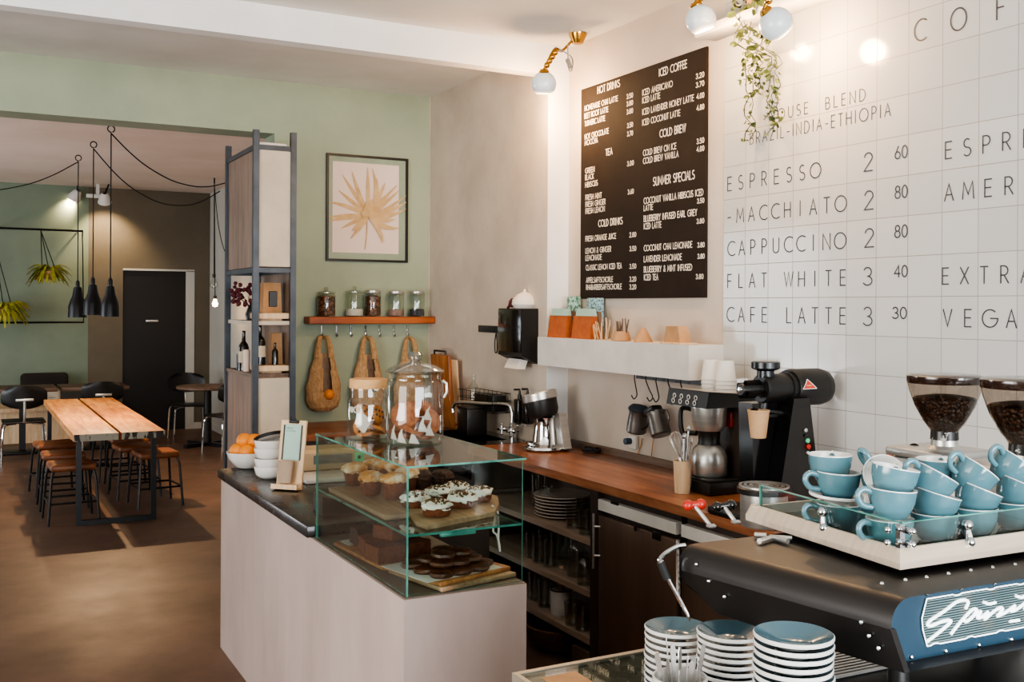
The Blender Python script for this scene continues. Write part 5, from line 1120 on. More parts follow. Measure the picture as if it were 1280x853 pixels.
# lower level: two stacked boards with parchment and dark cookies
zl = GZ0 + .0005
def rect_board(nm, lab, c, lx, ly, z, th, rz, mat, cat='board'):
    T_ = Matrix.Translation((c[0], c[1], z)) @ Matrix.Rotation(rz, 4, 'Z'); m = MB(); m.rb(-lx/2, lx/2, -ly/2, ly/2, 0, th, .004, 2, 0, T_); return tag(m.build(nm, mat, loc=(c[0], c[1], z)), lab, cat)
cb = onz(566, 716, zl); cb = (1.415, 3.07)
rect_board('serving_board', 'pale lower board of the pair under the dark cookies', cb, .3, .3, zl, .015, R(12), 'boardwood_y')
rect_board('serving_board', 'reddish upper board of the pair under the dark cookies', (cb[0] - .012, cb[1] + .01), .3, .29, zl + .0155, .014, R(16), 'boardwood')
m = MB(); T_ = Matrix.Translation((cb[0] - .02, cb[1], zl + .03)) @ Matrix.Rotation(R(14), 4, 'Z')
P = [(-.17, -.12, 0), (.13, -.13, 0), (.14, .13, 0), (-.16, .14, 0)]; m.prism([Vector(p) for p in P], (0, 0, .0012), 0, T_); tag(m.build('parchment_sheet', 'paper', loc=(cb[0], cb[1], zl + .03), smooth=False), 'white parchment sheet under the dark cookies on the lower level', 'paper')
def cookie_mesh(name, mat, r, h, sd, chips=0, parent=None, loc=None, rot=None):
    m = MB(); m.lathe([(0, 0), (r*.9, 0), (r, h*.35), (r*.92, h*.8), (r*.5, h), (0, h*1.02)], (0, 0, 0), 22)
    for i, p in enumerate(m.v):
        k = 1 + .07*noise.noise(Vector((p.x*60 + sd, p.y*60, p.z*90))); m.v[i] = Vector((p.x*k, p.y*k, p.z*k))
    return m
ck0 = None; zz = zl + .0325
spots = [(-.09, -.09), (-.02, -.1), (.05, -.1), (.1, -.06), (-.1, -.02), (-.03, -.02), (.04, -.02), (.1, .02), (-.09, .06), (-.01, .06), (.06, .06)]
nm_pos = ['front left corner', 'front edge left', 'front edge right', 'front right corner', 'left edge', 'middle left', 'middle right', 'right edge', 'back left corner', 'back edge', 'back right']
def brown_cookie(x, y, z, lab):
    global ck0
    if ck0 is None: ck0 = cookie_mesh('chocolate_cookie', 'darkbrownie', .04, .017, 3).build('chocolate_cookie', 'darkbrownie'); o = ck0
    else: o = ck0.copy(); COL.objects.link(o)
    p = T_ @ Vector((x, y, 0)); o.location = (p.x, p.y, z); o.rotation_euler = (random.uniform(-.05, .05), random.uniform(-.05, .05), random.random()*6); tag(o, lab, 'cookie', 'dark cookies piled on the parchment')
for k, (x, y) in enumerate(spots): brown_cookie(x, y, zz, 'dark chocolate cookie in the bottom layer of the pile, %s' % nm_pos[k])
for k, (x, y) in enumerate(((-.06, -.05), (.0, -.06), (.06, -.05), (-.05, .02), (.02, .02), (.08, .0))): brown_cookie(x, y, zz + .019, 'dark chocolate cookie in the second layer of the pile, %s' % ('front left', 'front middle', 'front right', 'back left', 'back middle', 'back right')[k])
for k, (x, y) in enumerate(((-.03, -.02), (.04, -.02), (.01, .03))): brown_cookie(x, y, zz + .038, 'dark chocolate cookie in the top layer of the pile, %s' % ('left', 'right', 'back')[k])
# cake blocks on the left of the lower level
rect_board('cake_board', 'dark wooden board under the brown cake slices on the lower level', (1.345, 3.44), .26, .42, zl, .014, R(4), 'boardwood')
m = MB(); P = [(1.23, 3.55), (1.33, 3.6), (1.3, 3.66), (1.225, 3.64)]; m.prism([Vector((a, b, zl + .0146)) for a, b in P], (0, 0, .0012)); tag(m.build('parchment_sheet', 'paper', loc=(1.27, 3.6, zl + .0146), smooth=False), 'white parchment corner sticking out left of the brown cake slices', 'paper')
def slice_(x, y, z, lx, ly, lz, rz, lab, mat='sponge'):
    bm = bmesh.new(); bmesh.ops.create_cube(bm, size=1); bmesh.ops.subdivide_edges(bm, edges=bm.edges[:], cuts=5, use_grid_fill=True)
    for v in bm.verts:
        c_ = v.co.copy(); nn = noise.noise(c_*5 + Vector((x*50, y*40, z))); v.co = Vector((c_.x*lx*(1 + .06*nn), c_.y*ly*(1 + .06*nn), (c_.z + .5)*lz*(1 + .1*nn*(c_.z > .3))))
    m = MB(); m.bm(bm, 0, Matrix.Translation((x, y, z)) @ Matrix.Rotation(rz, 4, 'Z')); tag(m.build('cake_slice', mat, loc=(x, y, z)), lab, 'cake', 'brown cake slices on the lower level')
zs = zl + .0148
for a in ((1.27, 3.3, .1, .1, .055, .1, 'brown cake slice nearest to the glass on the lower level'), (1.38, 3.34, .1, .1, .05, .3, 'brown cake slice right of the front slice on the lower level'), (1.28, 3.42, .1, .1, .055, -.1, 'brown cake slice in the second row, next to the glass'), (1.39, 3.46, .1, .1, .05, .2, 'brown cake slice in the second row, away from the glass')): slice_(a[0], a[1], zs, *a[2:])
slice_(1.33, 3.38, zs + .058, .1, .1, .045, .4, 'brown cake slice lying on top of the four others'); slice_(1.3, 3.56, zs, .1, .09, .06, 0, 'dark cake slice at the far left of the lower level', 'choc')

# ------------------------------------------------------------------ cookie jars on the glass case
def in_jar_cookie(par_lab, i, q, rot, mat, r, h, lab, grp, chips=True):
    t = thing('cookie', lab, 'cookie', q, rot, grp, False)
    m = cookie_mesh('', mat, r, h, i*3.1); m.build('dough', mat, t)
    if chips:
        m = MB()
        for k in range(6): a = k*1.05 + i; d = r*(.3 + .45*((k*37) % 10)/10); m.ball((d*math.cos(a), d*math.sin(a), h*.85), .0055, 6)
        m.build('chocolate_chips', 'chip', t)
c = onz(459, 549, GZ1); q = Vector((c.x + .01, c.y + .02, GZ1 + .0005)); rj = .076
t = thing('cork_lidded_jar', 'clear glass jar with pale cork lid holding chip cookies, left of the two', 'jar', q)
m = MB(); m.lathe([(0, .004), (rj*.9, .004), (rj*.96, .0), (rj, .012), (rj, .125), (rj*.96, .14), (rj*.86, .147), (rj*.83, .155), (rj*.83, .185)], q, 40); m.build('jar_glass', 'jarglass', t)
m = MB(); m.lathe([(0, .184), (rj*.88, .184), (rj*.9, .187), (rj*.9, .214), (rj*.87, .218), (0, .218)], q, 40); m.build('cork_lid', 'cork', t)
m = MB(); dr = Vector((-FW[0], -FW[1], 0))
for i, ch in enumerate('BUCI'):
    w, st = GL[ch]
    th = -.92 + .17*i
    for pl in st:
        pts = []
        for a_, b_ in pl:
            an = th + a_*.17; d_ = Vector((-FW[0]*math.cos(an) + RT[0]*math.sin(an), -FW[1]*math.cos(an) + RT[1]*math.sin(an), 0)); pts.append(q + d_*(rj + .0008) + EZ*(.1 + b_*.02))
        for A_, B_ in zip(pts, pts[1:]): m.tube([A_, B_], .0014, 4)
m.build('jar_lettering', 'paper', t)
for i, (dx, dy, z, rx, ry) in enumerate(((-.035, -.02, .045, 80, 10), (.03, -.035, .028, 15, 25), (-.01, .03, .04, 60, 60), (.038, .02, .07, 75, -40), (-.02, -.03, .015, 5, 5), (.02, .02, .012, 4, -6), (-.02, .0, .1, 30, 20), (.03, -.02, .088, 70, -30))):
    in_jar_cookie('', i, q + Vector((dx*.9, dy*.9, z)), (R(rx), R(ry), i), 'cookie', .034, .013, 'chip cookie in the cork lidded jar, %s' % ('standing at the left wall', 'lying low at the right front', 'in the middle', 'standing at the right wall', 'lying on the bottom left', 'lying on the bottom right', 'uppermost on the left', 'uppermost on the right')[i], 'cookies in the cork lidded jar')
m = MB(); v_ = [q + dr*(rj*.72) + RTV*(x) + EZ*z for x, z in ((-.02, .125), (-.008, .095), (.02, .07), (-.006, .02), (-.03, .045))]; m.add(v_, [(0, 1, 2, 3, 4)]); tag(m.build('paper_napkin', 'napkin', loc=q + dr*(rj*.72), smooth=False), 'folded white paper napkin between the cookies in the cork lidded jar', 'napkin')
c = onz(519, 555, GZ1); q = Vector((c.x + .01, c.y + .03, GZ1 + .0005)); rj = .102
t = thing('glass_lidded_jar', 'big clear glass jar with a knobbed glass lid holding large brown cookies', 'jar', q)
m = MB(); m.lathe([(0, .005), (rj*.92, .005), (rj*.97, 0), (rj, .012), (rj, .2), (rj*.97, .216), (rj*.9, .224), (rj*.9, .242), (rj*.93, .246)], q, 48); m.build('jar_glass', 'jarglass', t)
m = MB(); m.lathe([(rj*.88, .246), (rj*1.0, .249), (rj*1.02, .256), (rj*.7, .274), (rj*.25, .284), (.018, .288), (.026, .3), (.028, .312), (.02, .322), (0, .324)], q, 40); m.build('glass_lid', thin_glass('lid_glass', 0xd9dfdc, .26), t)
m = MB(); m.tube([q + RTV*(rj + .002) + EZ*.16, q + RTV*(rj + .012) + EZ*.18, q + RTV*(rj + .01) + EZ*.21, q + RTV*(rj - .004) + EZ*.22], .005, 8); m.build('wire_clasp', 'steel', t)
for i, (dx, dy, z, rx, ry) in enumerate(((-.055, -.03, .1, 60, -35), (-.04, -.045, .045, 22, 12), (-.05, .0, .02, 10, 0), (.03, -.05, .075, 85, 40), (.045, .03, .03, 20, -15), (.06, -.01, .06, 60, -60), (-.02, .05, .03, 15, 15), (0, .05, .09, 70, 20), (.03, .0, .02, 8, 6), (.05, .03, .1, 75, 70))):
    in_jar_cookie('', i + 9, q + Vector((dx*.85, dy*.85, z)), (R(rx), R(ry), i*.7), 'darkcookie', .052 if i in (0, 1, 3, 7) else .047, .02, 'large brown cookie in the big jar, %s' % ('leaning high at the left', 'lying in the left half below the leaning one', 'at the bottom left', 'standing upright in the middle', 'lying low at the right', 'leaning at the right wall', 'lying at the back left', 'standing at the back', 'flat on the bottom in the middle', 'standing at the back right')[i], 'cookies in the big jar', False)
for i, (x, z0_, s_) in enumerate(((-.085, .02, 1), (-.045, .012, 1), (.005, .01, 1), (.04, .05, 1.0), (.07, .035, 1), (.062, .09, .8))):
    an = x/rj*1.0; ba = q + (dr*math.cos(an) + RTV*math.sin(an))*(rj*.9); sx = RTV*math.cos(an) - dr*math.sin(an)
    m = MB(); m.add([ba + sx*(-.016*s_) + EZ*z0_, ba + sx*(.022*s_) + EZ*(z0_ - .004), ba + sx*(.004*s_) + EZ*(z0_ + .028), ba + sx*(.01) + EZ*(z0_ + .06*s_), ba + sx*(-.008*s_) + EZ*(z0_ + .03)], [(0, 1, 2, 3, 4)])
    tag(m.build('paper_napkin', 'napkin', loc=ba + EZ*z0_, smooth=False), 'crumpled white paper napkin in the big jar, %s' % ('far left', 'left of the middle', 'in the middle', 'right of the upright cookie', 'low at the right', 'high at the right')[i], 'napkin', 'paper napkins in the big jar')

# ------------------------------------------------------------------ on the black slab: fruit bowl, bowls, menu stand, counter scale
zs = ZSl + .0006
q = onz(309, 584, zs); q.y -= .02; t = thing('fruit_bowl', 'wide white bowl full of oranges at the far end of the slab', 'bowl', q)
m = MB(); m.lathe([(0, 0), (.05, 0), (.06, .004), (.1, .05), (.112, .085), (.108, .085), (.096, .052), (.055, .012), (0, .01)], q, 40); m.build('bowl_body', 'porcelain', t)
for i, (dx, dy, dz, mt, lab) in enumerate(((-.05, -.02, .1, 'orange', 'orange at the left of the fruit bowl'), (.005, -.045, .1, 'orange', 'orange in front in the fruit bowl'), (-.02, .0, .15, 'orange', 'orange lying on top left of the fruit bowl'), (.03, .0, .148, 'orange', 'orange lying on top right of the fruit bowl'), (.06, -.015, .095, 'lemon', 'yellow lemon at the right of the fruit bowl'), (.01, .05, .095, 'orange', 'orange at the back of the fruit bowl'))):
    o = q + RTV*dx + FWV*(dy) + EZ*(dz - .012); m = MB(); m.ball(o, .042 if mt == 'orange' else .034, 18, sq=(1, 1, .95)); t2 = thing(mt, lab, mt, o - EZ*.03, (0, 0, 0), 'fruit in the white bowl'); m.build('peel', mt, t2)
    m = MB(); m.lathe([(.004, 0), (.003, .002), (0, .003)], o + EZ*.034, 6); m.build('stem_end', 'leaf', t2)
qb = onz(337, 598, zs)
for i in range(4):
    o = qb + EZ*(.038*i + (.012 if i > 1 else 0)); m = MB(); rr_ = .075
    m.lathe([(0, 0), (.04, 0), (.066, .02), (.074, .05), (.075, .062), (.072, .062), (.062, .024), (.038, .008), (0, .007)], o, 36)
    tag(m.build('bowl', 'porcelain', loc=o), 'cream white bowl, %s in the stack behind the menu stand' % ('lowest', 'second from below', 'third from below', 'uppermost')[i], 'bowl', 'white bowls stacked on the slab')
o = qb + EZ*.195; T_ = Matrix.Translation(o) @ Matrix.Rotation(R(-14), 4, RTV) @ Matrix.Rotation(R(-16), 4, FWV)
t = thing('dark_rimmed_plate', 'small plate with thick dark rim lying tilted on the white bowls', 'plate', o)
m = MB(); m.lathe([(0, 0), (.055, .0), (.068, .008), (.05, .01), (0, .006)], (0, 0, 0), 36, 0, T_); m.build('plate_base', 'porcelain', t)
m = MB(); m.lathe([(.06, .002), (.074, .004), (.077, .012), (.07, .017), (.06, .01)], (0, 0, 0), 40, 0, T_); m.build('dark_rim', 'blackplastic', t)
# menu stand
a, b_ = onz(345, 611, zs), onz(376, 613, zs); c = (a + b_)/2; t = thing('menu_stand', 'leaning pale wood menu stand with a mint sheet and a tan cup holder', 'menu stand', c)
wd = (b_ - a).length/2 + .002; un = (b_ - a).normalized(); bk = Vector((-un.y, un.x, 0)); bk = bk if bk.dot(FWV) > 0 else -bk
hh = 1.0; TS = Matrix(((un.x, bk.x, 0, c.x), (un.y, bk.y, 0, c.y), (0, 0, 1, zs), (0, 0, 0, 1))) @ Matrix.Rotation(R(-9), 4, 'X')
dep = (c - EYE).dot(FWV); hs = (612 - 527)/F*dep/math.cos(R(9))*1.0
m = MB(); m.rb(-wd, wd, 0, .012, 0, hs, .002, 1, 0, TS); m.build('back_board', 'palewood', t)
m = MB(); m.bb(-wd*.62, wd*.62, -.0015, -.0004, hs*.42, hs*.94, 0, TS); sh = m.build('mint_sheet', pm('mint_sheet_paper', 0xa9c6ba, .8), t, smooth=False)
m = MB()
us, zz_ = TS.to_3x3() @ Vector((1, 0, 0)), TS.to_3x3() @ Vector((0, 0, 1)); nn_ = TS.to_3x3() @ Vector((0, -1, 0))
text_fit(m, 'MENU', TS @ Vector((-wd*.5, -.0018, hs*.87)), us, zz_, Vector(), .008, wd*.5, .0012); text_fit(m, 'COFFEE', TS @ Vector((-wd*.5, -.0018, hs*.83)), us, zz_, Vector(), .006, wd*.7, .001)
m.build('sheet_lettering', 'ink', sh, smooth=False)
m = MB(); m.bb(-wd*.74, -wd*.64, -.003, 0, hs*.42, hs*.93, 0, TS); m.bb(wd*.64, wd*.74, -.003, 0, hs*.42, hs*.93, 0, TS); m.build('elastic_band', 'blackplastic', t, smooth=False)
m = MB(); m.rb(-wd*.32, wd*.42, -.012, .016, hs*.955, hs*1.0, .003, 1, 0, TS); m.tube([TS @ Vector((-wd*.2, -.008, hs)), TS @ Vector((-wd*.1, -.014, hs*1.06)), TS @ Vector((wd*.1, -.014, hs*1.06)), TS @ Vector((wd*.25, -.008, hs))], .002, 6); m.build('binder_clip', 'blackmetal', t)
m = MB(); m.lathe([(0, 0), (wd*.52, 0), (wd*.62, hs*.3), (wd*.66, hs*.31), (wd*.62, hs*.315), (wd*.5, .004), (0, .004)], (-wd*.12, -.028, hs*.09), 24, 0, TS, .5); m.build('cup_holder', pm('grey_tan_paper_cup', 0xa8917b, .8), t)
m = MB(); m.bb(-wd, wd, -.045, 0, 0, .01, 0, TS); m.bb(-wd, wd, -.046, -.036, 0, hs*.07, 0, TS); m.build('ledge', 'palewood', t, smooth=False)
# counter scale behind the case
a = onz(333, 580, zs); t = thing('counter_scale', 'long cream box with grey display and green key behind the glass case', 'scale', (1.65, 5.2, zs))
Y0s = 5.12; X0, X1 = ony(334, 565, Y0s).x, 1.9; dX = lambda u: ony(u, 565, Y0s).x
m = MB(); m.prism([(X0, Y0s, zs), (X0, Y0s, zs + .085), (X0, Y0s + .03, zs + .1), (X0, Y0s + .2, zs + .1), (X0, Y0s + .2, zs)], (X1 - X0, 0, 0)); m.build('housing', 'palewood' if False else pm('cream_scale_housing', 0xcab08c, .5), t, angle=20)
m = MB(); m.bb(dX(392), dX(440), Y0s - .003, Y0s, zs + .03, zs + .075); m.build('display', 'greydisplay', t, smooth=False)
m = MB(); m.rb(dX(443), dX(454), Y0s - .006, Y0s, zs + .028, zs + .078, .003); k_ = m.build('green_key', 'green_led', t); m = MB(); m.rb(dX(446.5), dX(450.5), Y0s - .008, Y0s - .005, zs + .045, zs + .062, .002); m.build('key_mark', 'blackplastic', k_)
m = MB(); m.rb(1.42, 1.78, 4.72, 4.95, zs, zs + .022, .006); tag(m.build('white_tray', 'porcelain', loc=(1.6, 4.83, zs)), 'flat white tray on the slab in front of the cream scale', 'tray')
m = MB(); m.prism([(1.27, 3.99, zs), (1.5, 3.99, zs), (1.5, 3.99, zs + .02), (1.27, 3.99, zs + .075)], (0, .12, 0)); tag(m.build('black_wedge', 'blackplastic', loc=(1.38, 4.05, zs), angle=20), 'black wedge shaped box on the slab just behind the glass case', 'box')
# ================================================================== ON THE GREEN WALL
yw = YB - .001
A = ony(407.5, 192, yw); B_ = ony(508.5, 328, yw); A2 = ony(508, 198.5, yw)
x0, x1, z0, z1 = A.x, B_.x, ony(458, 327.5, yw).z, (A.z + A2.z)/2
t = thing('framed_picture', 'black framed print of a dried palm leaf on the sage green wall', 'picture', ((x0 + x1)/2, yw, z0))
m = MB(); fw_ = .016
m.bb(x0, x1, yw - .022, yw, z0, z0 + fw_); m.bb(x0, x1, yw - .022, yw, z1 - fw_, z1); m.bb(x0, x0 + fw_, yw - .022, yw, z0 + fw_, z1 - fw_); m.bb(x1 - fw_, x1, yw - .022, yw, z0 + fw_, z1 - fw_); m.build('frame', 'blackmetal', t, smooth=False)
m = MB(); m.bb(x0 + fw_, x1 - fw_, yw - .006, yw - .002, z0 + fw_, z1 - fw_); m.build('mount_card', 'sageprint', t, smooth=False)
pc = lambda x, y: (395 + x/5.33, 180 + y/5.33)
def pp_(x, y, d=.012): return ony(*pc(x, y), yw - d)
ax0, ax1, az0, az1 = pp_(112, 122, .008).x, pp_(553, 140, .008).x, pp_(330, 728, .008).z, pp_(330, 130, .008).z
m = MB(); m.bb(ax0, ax1, yw - .008, yw - .0065, az0, az1); pr = m.build('print', 'pinkprint', t, smooth=False)
m = MB(); C0 = (350, 480)
NF = [0]
def frond(pts, w):
    NF[0] += 1; P = [pp_(x, y, .0095 + .0006*NF[0]) for x, y in pts]; n = len(P)
    for i in range(n - 1):
        def off(j):
            d = (P[min(j + 1, n - 1)] - P[max(j - 1, 0)]); d = Vector((d.x, 0, d.z)).normalized(); s = Vector((-d.z, 0, d.x)); f = j/(n - 1)
            return s*(w*.5*max(.12, math.sin(PI*(.18 + .78*f))))
        a, b = off(i), off(i + 1); m.quad(P[i] + a, P[i] - a, P[i + 1] - b, P[i + 1] + b)
for e, cc in (((175, 205), .0), ((150, 308), 0), ((85, 385), .05), ((65, 490), .02), ((75, 515), .02), ((165, 565), .03), ((240, 182), .03), ((345, 155), .0), ((300, 520), 0), ((375, 165), -.12), ((405, 230), -.1), ((460, 260), -.05), ((540, 275), .12), ((555, 310), .08), ((600, 345), .12), ((615, 380), .1), ((605, 430), .12), ((530, 455), .1), ((530, 500), .12), ((555, 560), .16), ((470, 570), .08), ((445, 660), .14), ((240, 580), 0), ((235, 630), 0)):
    dx, dy = e[0] - C0[0], e[1] - C0[1]; pts = [(C0[0] + dx*f - dy*cc*math.sin(PI*f)*-1, C0[1] + dy*f + dx*cc*math.sin(PI*f)) for f in (.04, .2, .4, .6, .8, 1)]
    frond(pts, .03)
m.tube([pp_(342, 480, .024), pp_(338, 600, .014), pp_(326, 702, .014)], .004, 6)
bodyp = [pp_(350 + (x - 350)*.62, 470 + (y - 470)*.62, .0255) for x, y in ((350, 490), (290, 500), (270, 460), (300, 420), (330, 330), (370, 300), (400, 340), (440, 400), (450, 450), (440, 510), (400, 520))]
m.add(bodyp, [tuple(range(len(bodyp)))]); m.build('palm_leaf', 'palm', pr, smooth=False)
# wooden shelf with hooks
a = ony(540, 396, yw); zt = onz(0, 0, 0) if False else ony(460, 396, yw - .12).z; xl = ony(386, 400, yw - .12).x; xr = XF - .003
m = MB(); m.rb(xl, xr, yw - .13, yw, zt - .05, zt, .004, 1)
sh_ = tag(m.build('wooden_shelf', 'shelfwood', loc=((xl + xr)/2, yw, zt - .05)), 'thick reddish wood shelf on the green wall carrying five glass jars', 'shelf')
for i, u in enumerate((402, 420.5, 438.5, 457, 474.5, 492.5, 509.5)):
    p = ony(u, 410, yw - .004); z1_ = ony(u, 407, yw).z; z0_ = ony(u, 421, yw - .02).z
    lab = 'chrome hook under the wooden shelf, ' + ('holding the net bag with the orange' if i == 0 else 'holding the net bag above the cork lidded jar' if i == 3 else 'holding the net bag behind the big jar' if i == 6 else 'empty, %s from the left' % ORD[i])
    m = MB(); m.rb(p.x - .007, p.x + .007, yw - .005, yw, z0_ + .015, z1_, .002, 1); m.tube(catmull([(p.x, yw - .004, z0_ + .03), (p.x, yw - .006, z0_ + .008), (p.x, yw - .022, z0_), (p.x, yw - .032, z0_ + .018)], 5), .0045, 6)
    tag(m.build('wall_hook', 'clip', loc=(p.x, yw, z0_)), lab, 'hook', 'chrome hooks under the wooden shelf')
def store_jar(u, wpx, v0, knob, fill, fh, lab):
    p = ony(u, 396, yw - .068); r = wpx/2/F*((p - EYE).dot(FWV)); q = Vector((p.x, yw - .068, zt + .0005)); h = (396 - v0)/F*((p - EYE).dot(FWV))
    r = min(r, .064)
    t = thing('storage_jar', lab, 'jar', q, (0, 0, 0), 'storage jars on the wooden shelf')
    m = MB(); m.lathe([(0, .003), (r*.94, .003), (r, .012), (r, h*.8), (r*.9, h*.88), (r*.86, h*.9)], q, 26); m.build('jar_glass', 'jarglass', t)
    m = MB(); m.lathe([(0, .006), (r*.93, .006), (r*.95, .014), (r*.95, h*fh), (r*.5, h*fh*1.06), (0, h*fh*1.08)], q, 26); f_ = m.build('jar_contents', fill, t); f_['kind'] = 'stuff'
    m = MB()
    if knob: m.lathe([(r*.84, h*.89), (r*1.02, h*.91), (r*1.02, h*.95), (r*.3, h), (.01, h*1.02), (.017, h*1.08), (.01, h*1.15), (0, h*1.15)], q, 26)
    else: m.lathe([(r*.92, h*.87), (r*.96, h*.9), (r*.96, h*.97), (r*.85, h), (0, h)], q, 26)
    m.build('lid', 'jarglass' if knob else 'steel', t)
    if not knob: m = MB(); m.tube([q + Vector((r*.93, -.01, h*.9)), q + Vector((r*1.08, -.012, h*.82)), q + Vector((r*1.0, -.012, h*.7))], .003, 5); m.build('clasp', 'steel', t)
store_jar(407.5, 27, 364, True, 'granola', .78, 'storage jar full of brown granola at the left end of the wooden shelf')
store_jar(443, 26, 363, True, 'flour', .28, 'storage jar with a little white flour, second from the left')
store_jar(466, 20, 363, False, 'granola', .75, 'smaller storage jar full of brown nuts in the middle of the wooden shelf')
store_jar(495, 20, 364, False, 'pinkpowder', .25, 'storage jar with a little pinkish powder, second from the right')
store_jar(521, 19, 364, False, 'bluepowder', .28, 'storage jar with dark blue powder at the right end of the wooden shelf')
# net bags
def net_bag(u, lab, front):
    p = ony(u, 421, yw - .03); L = (514 - 421)/F*((p - EYE).dot(FWV)); w = .125; q = Vector((p.x, yw - .07, p.z - L))
    t = thing('net_bag', lab, 'bag', q, (0, 0, 0), 'tan net bags hanging from the hooks')
    m = MB(); prof = [(0, 0), (.06, .004), (.1, .03), (.122, .085), (.125, .15), (.11, .24), (.085, .33), (.06, .4)]
    pr2 = []
    for (r0, h0), (r1, h1) in zip(prof, prof[1:]): pr2 += [(r0 + (r1 - r0)*k/6, h0 + (h1 - h0)*k/6) for k in range(6)]
    m.lathe(pr2 + [prof[-1]], q, 72, 0, None, .5)
    for i, v in enumerate(m.v):
        d = v - q; k = 1 + .08*noise.noise(Vector((d.x*22, d.y*22, d.z*14))); v2 = Vector((d.x*k, d.y*k, d.z)); m.v[i] = q + v2
    # open the front into a slit above the fruit
    keep = []
    for f in m.f:
        c = sum((m.v[i] for i in f), Vector())/len(f) - q
        keep.append(not (front and abs(c.x - .008) < .028 + .02*(.3 - c.z) and c.y < -.01 and .14 < c.z < .42))
    m.m = [mi for mi, k in zip(m.m, keep) if k]; m.f = [f for f, k in zip(m.f, keep) if k]
    m.build('pouch', 'net', t)
    if front: m = MB(); m.lathe([(.0, .13), (.1, .14), (.1, .24), (.07, .34), (.045, .4)], q + Vector((0, .012, 0)), 20, 0, None, .4); m.build('painted_inner_shade', 'darkwood', t)  # dark surface painted in for the shade inside the bag
    m = MB(); top = Vector((p.x, yw - .026, p.z))
    for s in (-1, 1):
        P = [q + Vector((s*.05, -.01, .37)), q + Vector((s*.03, -.0, .5)), top + Vector((s*.006, 0, -.01))]; m.tube(catmull(P, 6), [.026 - .018*i/12 for i in range(13)], 8)
    m.tube([top + Vector((-.008, 0, -.012)), top + Vector((0, 0, .004)), top + Vector((.008, 0, -.012))], .007, 6)
    m.build('handles', 'net', t)
    return q
q = net_bag(402.5, 'tan net bag with an orange showing, hanging left of the cookie jars', True)
o = q + Vector((.02, -.055, .12)); t2 = thing('orange', 'orange peeping out of the left tan net bag', 'orange', o - EZ*.03); m = MB(); m.ball(o, .037, 16); m.build('peel', 'orange', t2)
for k in range(4):
    o = q + Vector((-.05 + .035*k, .01, .07 + .03*(k % 2))); m = MB(); m.ball(o, .034, 12); tag(m.build('potato', pm('brown_potato_skin', 0x7a5530, .8) if k == 0 else bpy.data.materials['brown_potato_skin'], loc=o), 'brown round fruit inside the left tan net bag', 'fruit', 'round fruit inside the left net bag')
net_bag(457.5, 'tan net bag hanging above and behind the cork lidded jar', True)
net_bag(510, 'tan net bag half hidden behind the big cookie jar', False)

# ================================================================== METAL SHELF UNIT
YU0 = 6.4; ux0 = ony(319.5, 300, YU0).x; ux1 = ony(366, 300, YU0).x; YU1 = onx(285, 300, ux0).y; zt_ = ony(317, 162, YU0).z
t = thing('shelf_unit', 'tall narrow steel framed shelf unit with closed boxes beside the opening', 'shelf unit', ((ux0 + ux1)/2, (YU0 + YU1)/2, 0))
pw = .018
for x, y in ((ux0, YU0), (ux1, YU0), (ux0, YU1), (ux1, YU1)): m = MB(); m.bb(x - pw, x + pw, y - pw, y + pw, 0, zt_); m.build('post', 'greymetal', t, smooth=False)
lv = lambda v: ony(335, v, YU0).z
zb1, zb0 = lv(187), lv(334); zsA, zsB = lv(404), lv(470); 
for z in (zb1 + .012, zb0 - .02):
    m = MB()
    for x in (ux0, ux1): m.bb(x - .012, x + .012, YU0 + pw, YU1 - pw, z - .015, z + .015)
    for y in (YU0, YU1): m.bb(ux0 + pw, ux1 - pw, y - .012, y + .012, z - .015, z + .015)
    m.build('rail_ring', 'greymetal', t, smooth=False)
def box_unit(nm, za, zb2):
    m = MB(); m.bb(ux0 - .002, ux0 + .012, YU0 + pw, YU1 - pw, za, zb2); m.bb(ux1 - .012, ux1 + .002, YU0 + pw, YU1 - pw, za, zb2); m.bb(ux0 + .012, ux1 - .012, YU0 + pw, YU1 - pw, zb2 - .015, zb2); m.bb(ux0 + .012, ux1 - .012, YU0 + pw, YU1 - pw, za, za + .015); bx = m.build(nm, 'unitwood', t, smooth=False)
    m = MB(); m.bb(ux0 + pw, ux1 - pw, YU0 - .004, YU0 + .014, za + .004, zb2 - .004); m.build('front_panel', 'beige', bx, smooth=False)
box_unit('upper_box', zb0, zb1); box_unit('lower_box', .5, zsB - .012)
m = MB(); m.bb(ux0 - .01, ux1 + .01, YU0 + pw, YU1 - pw, zsB - .012, zsB + .012); m.build('wood_top', 'darkwood', t, smooth=False)
m = MB(); m.bb(ux0, ux1, YU0 + .004, YU1 - pw, zsA - .012, zsA + .012); m.build('shelf', 'beige', t, smooth=False)
m = MB(); m.bb(ux1 - .012, ux1 - .002, YU0 + .03, YU1 - pw, zsB + .012, zb0 - .035); m.build('back_panel', 'unitwood', t, smooth=False)
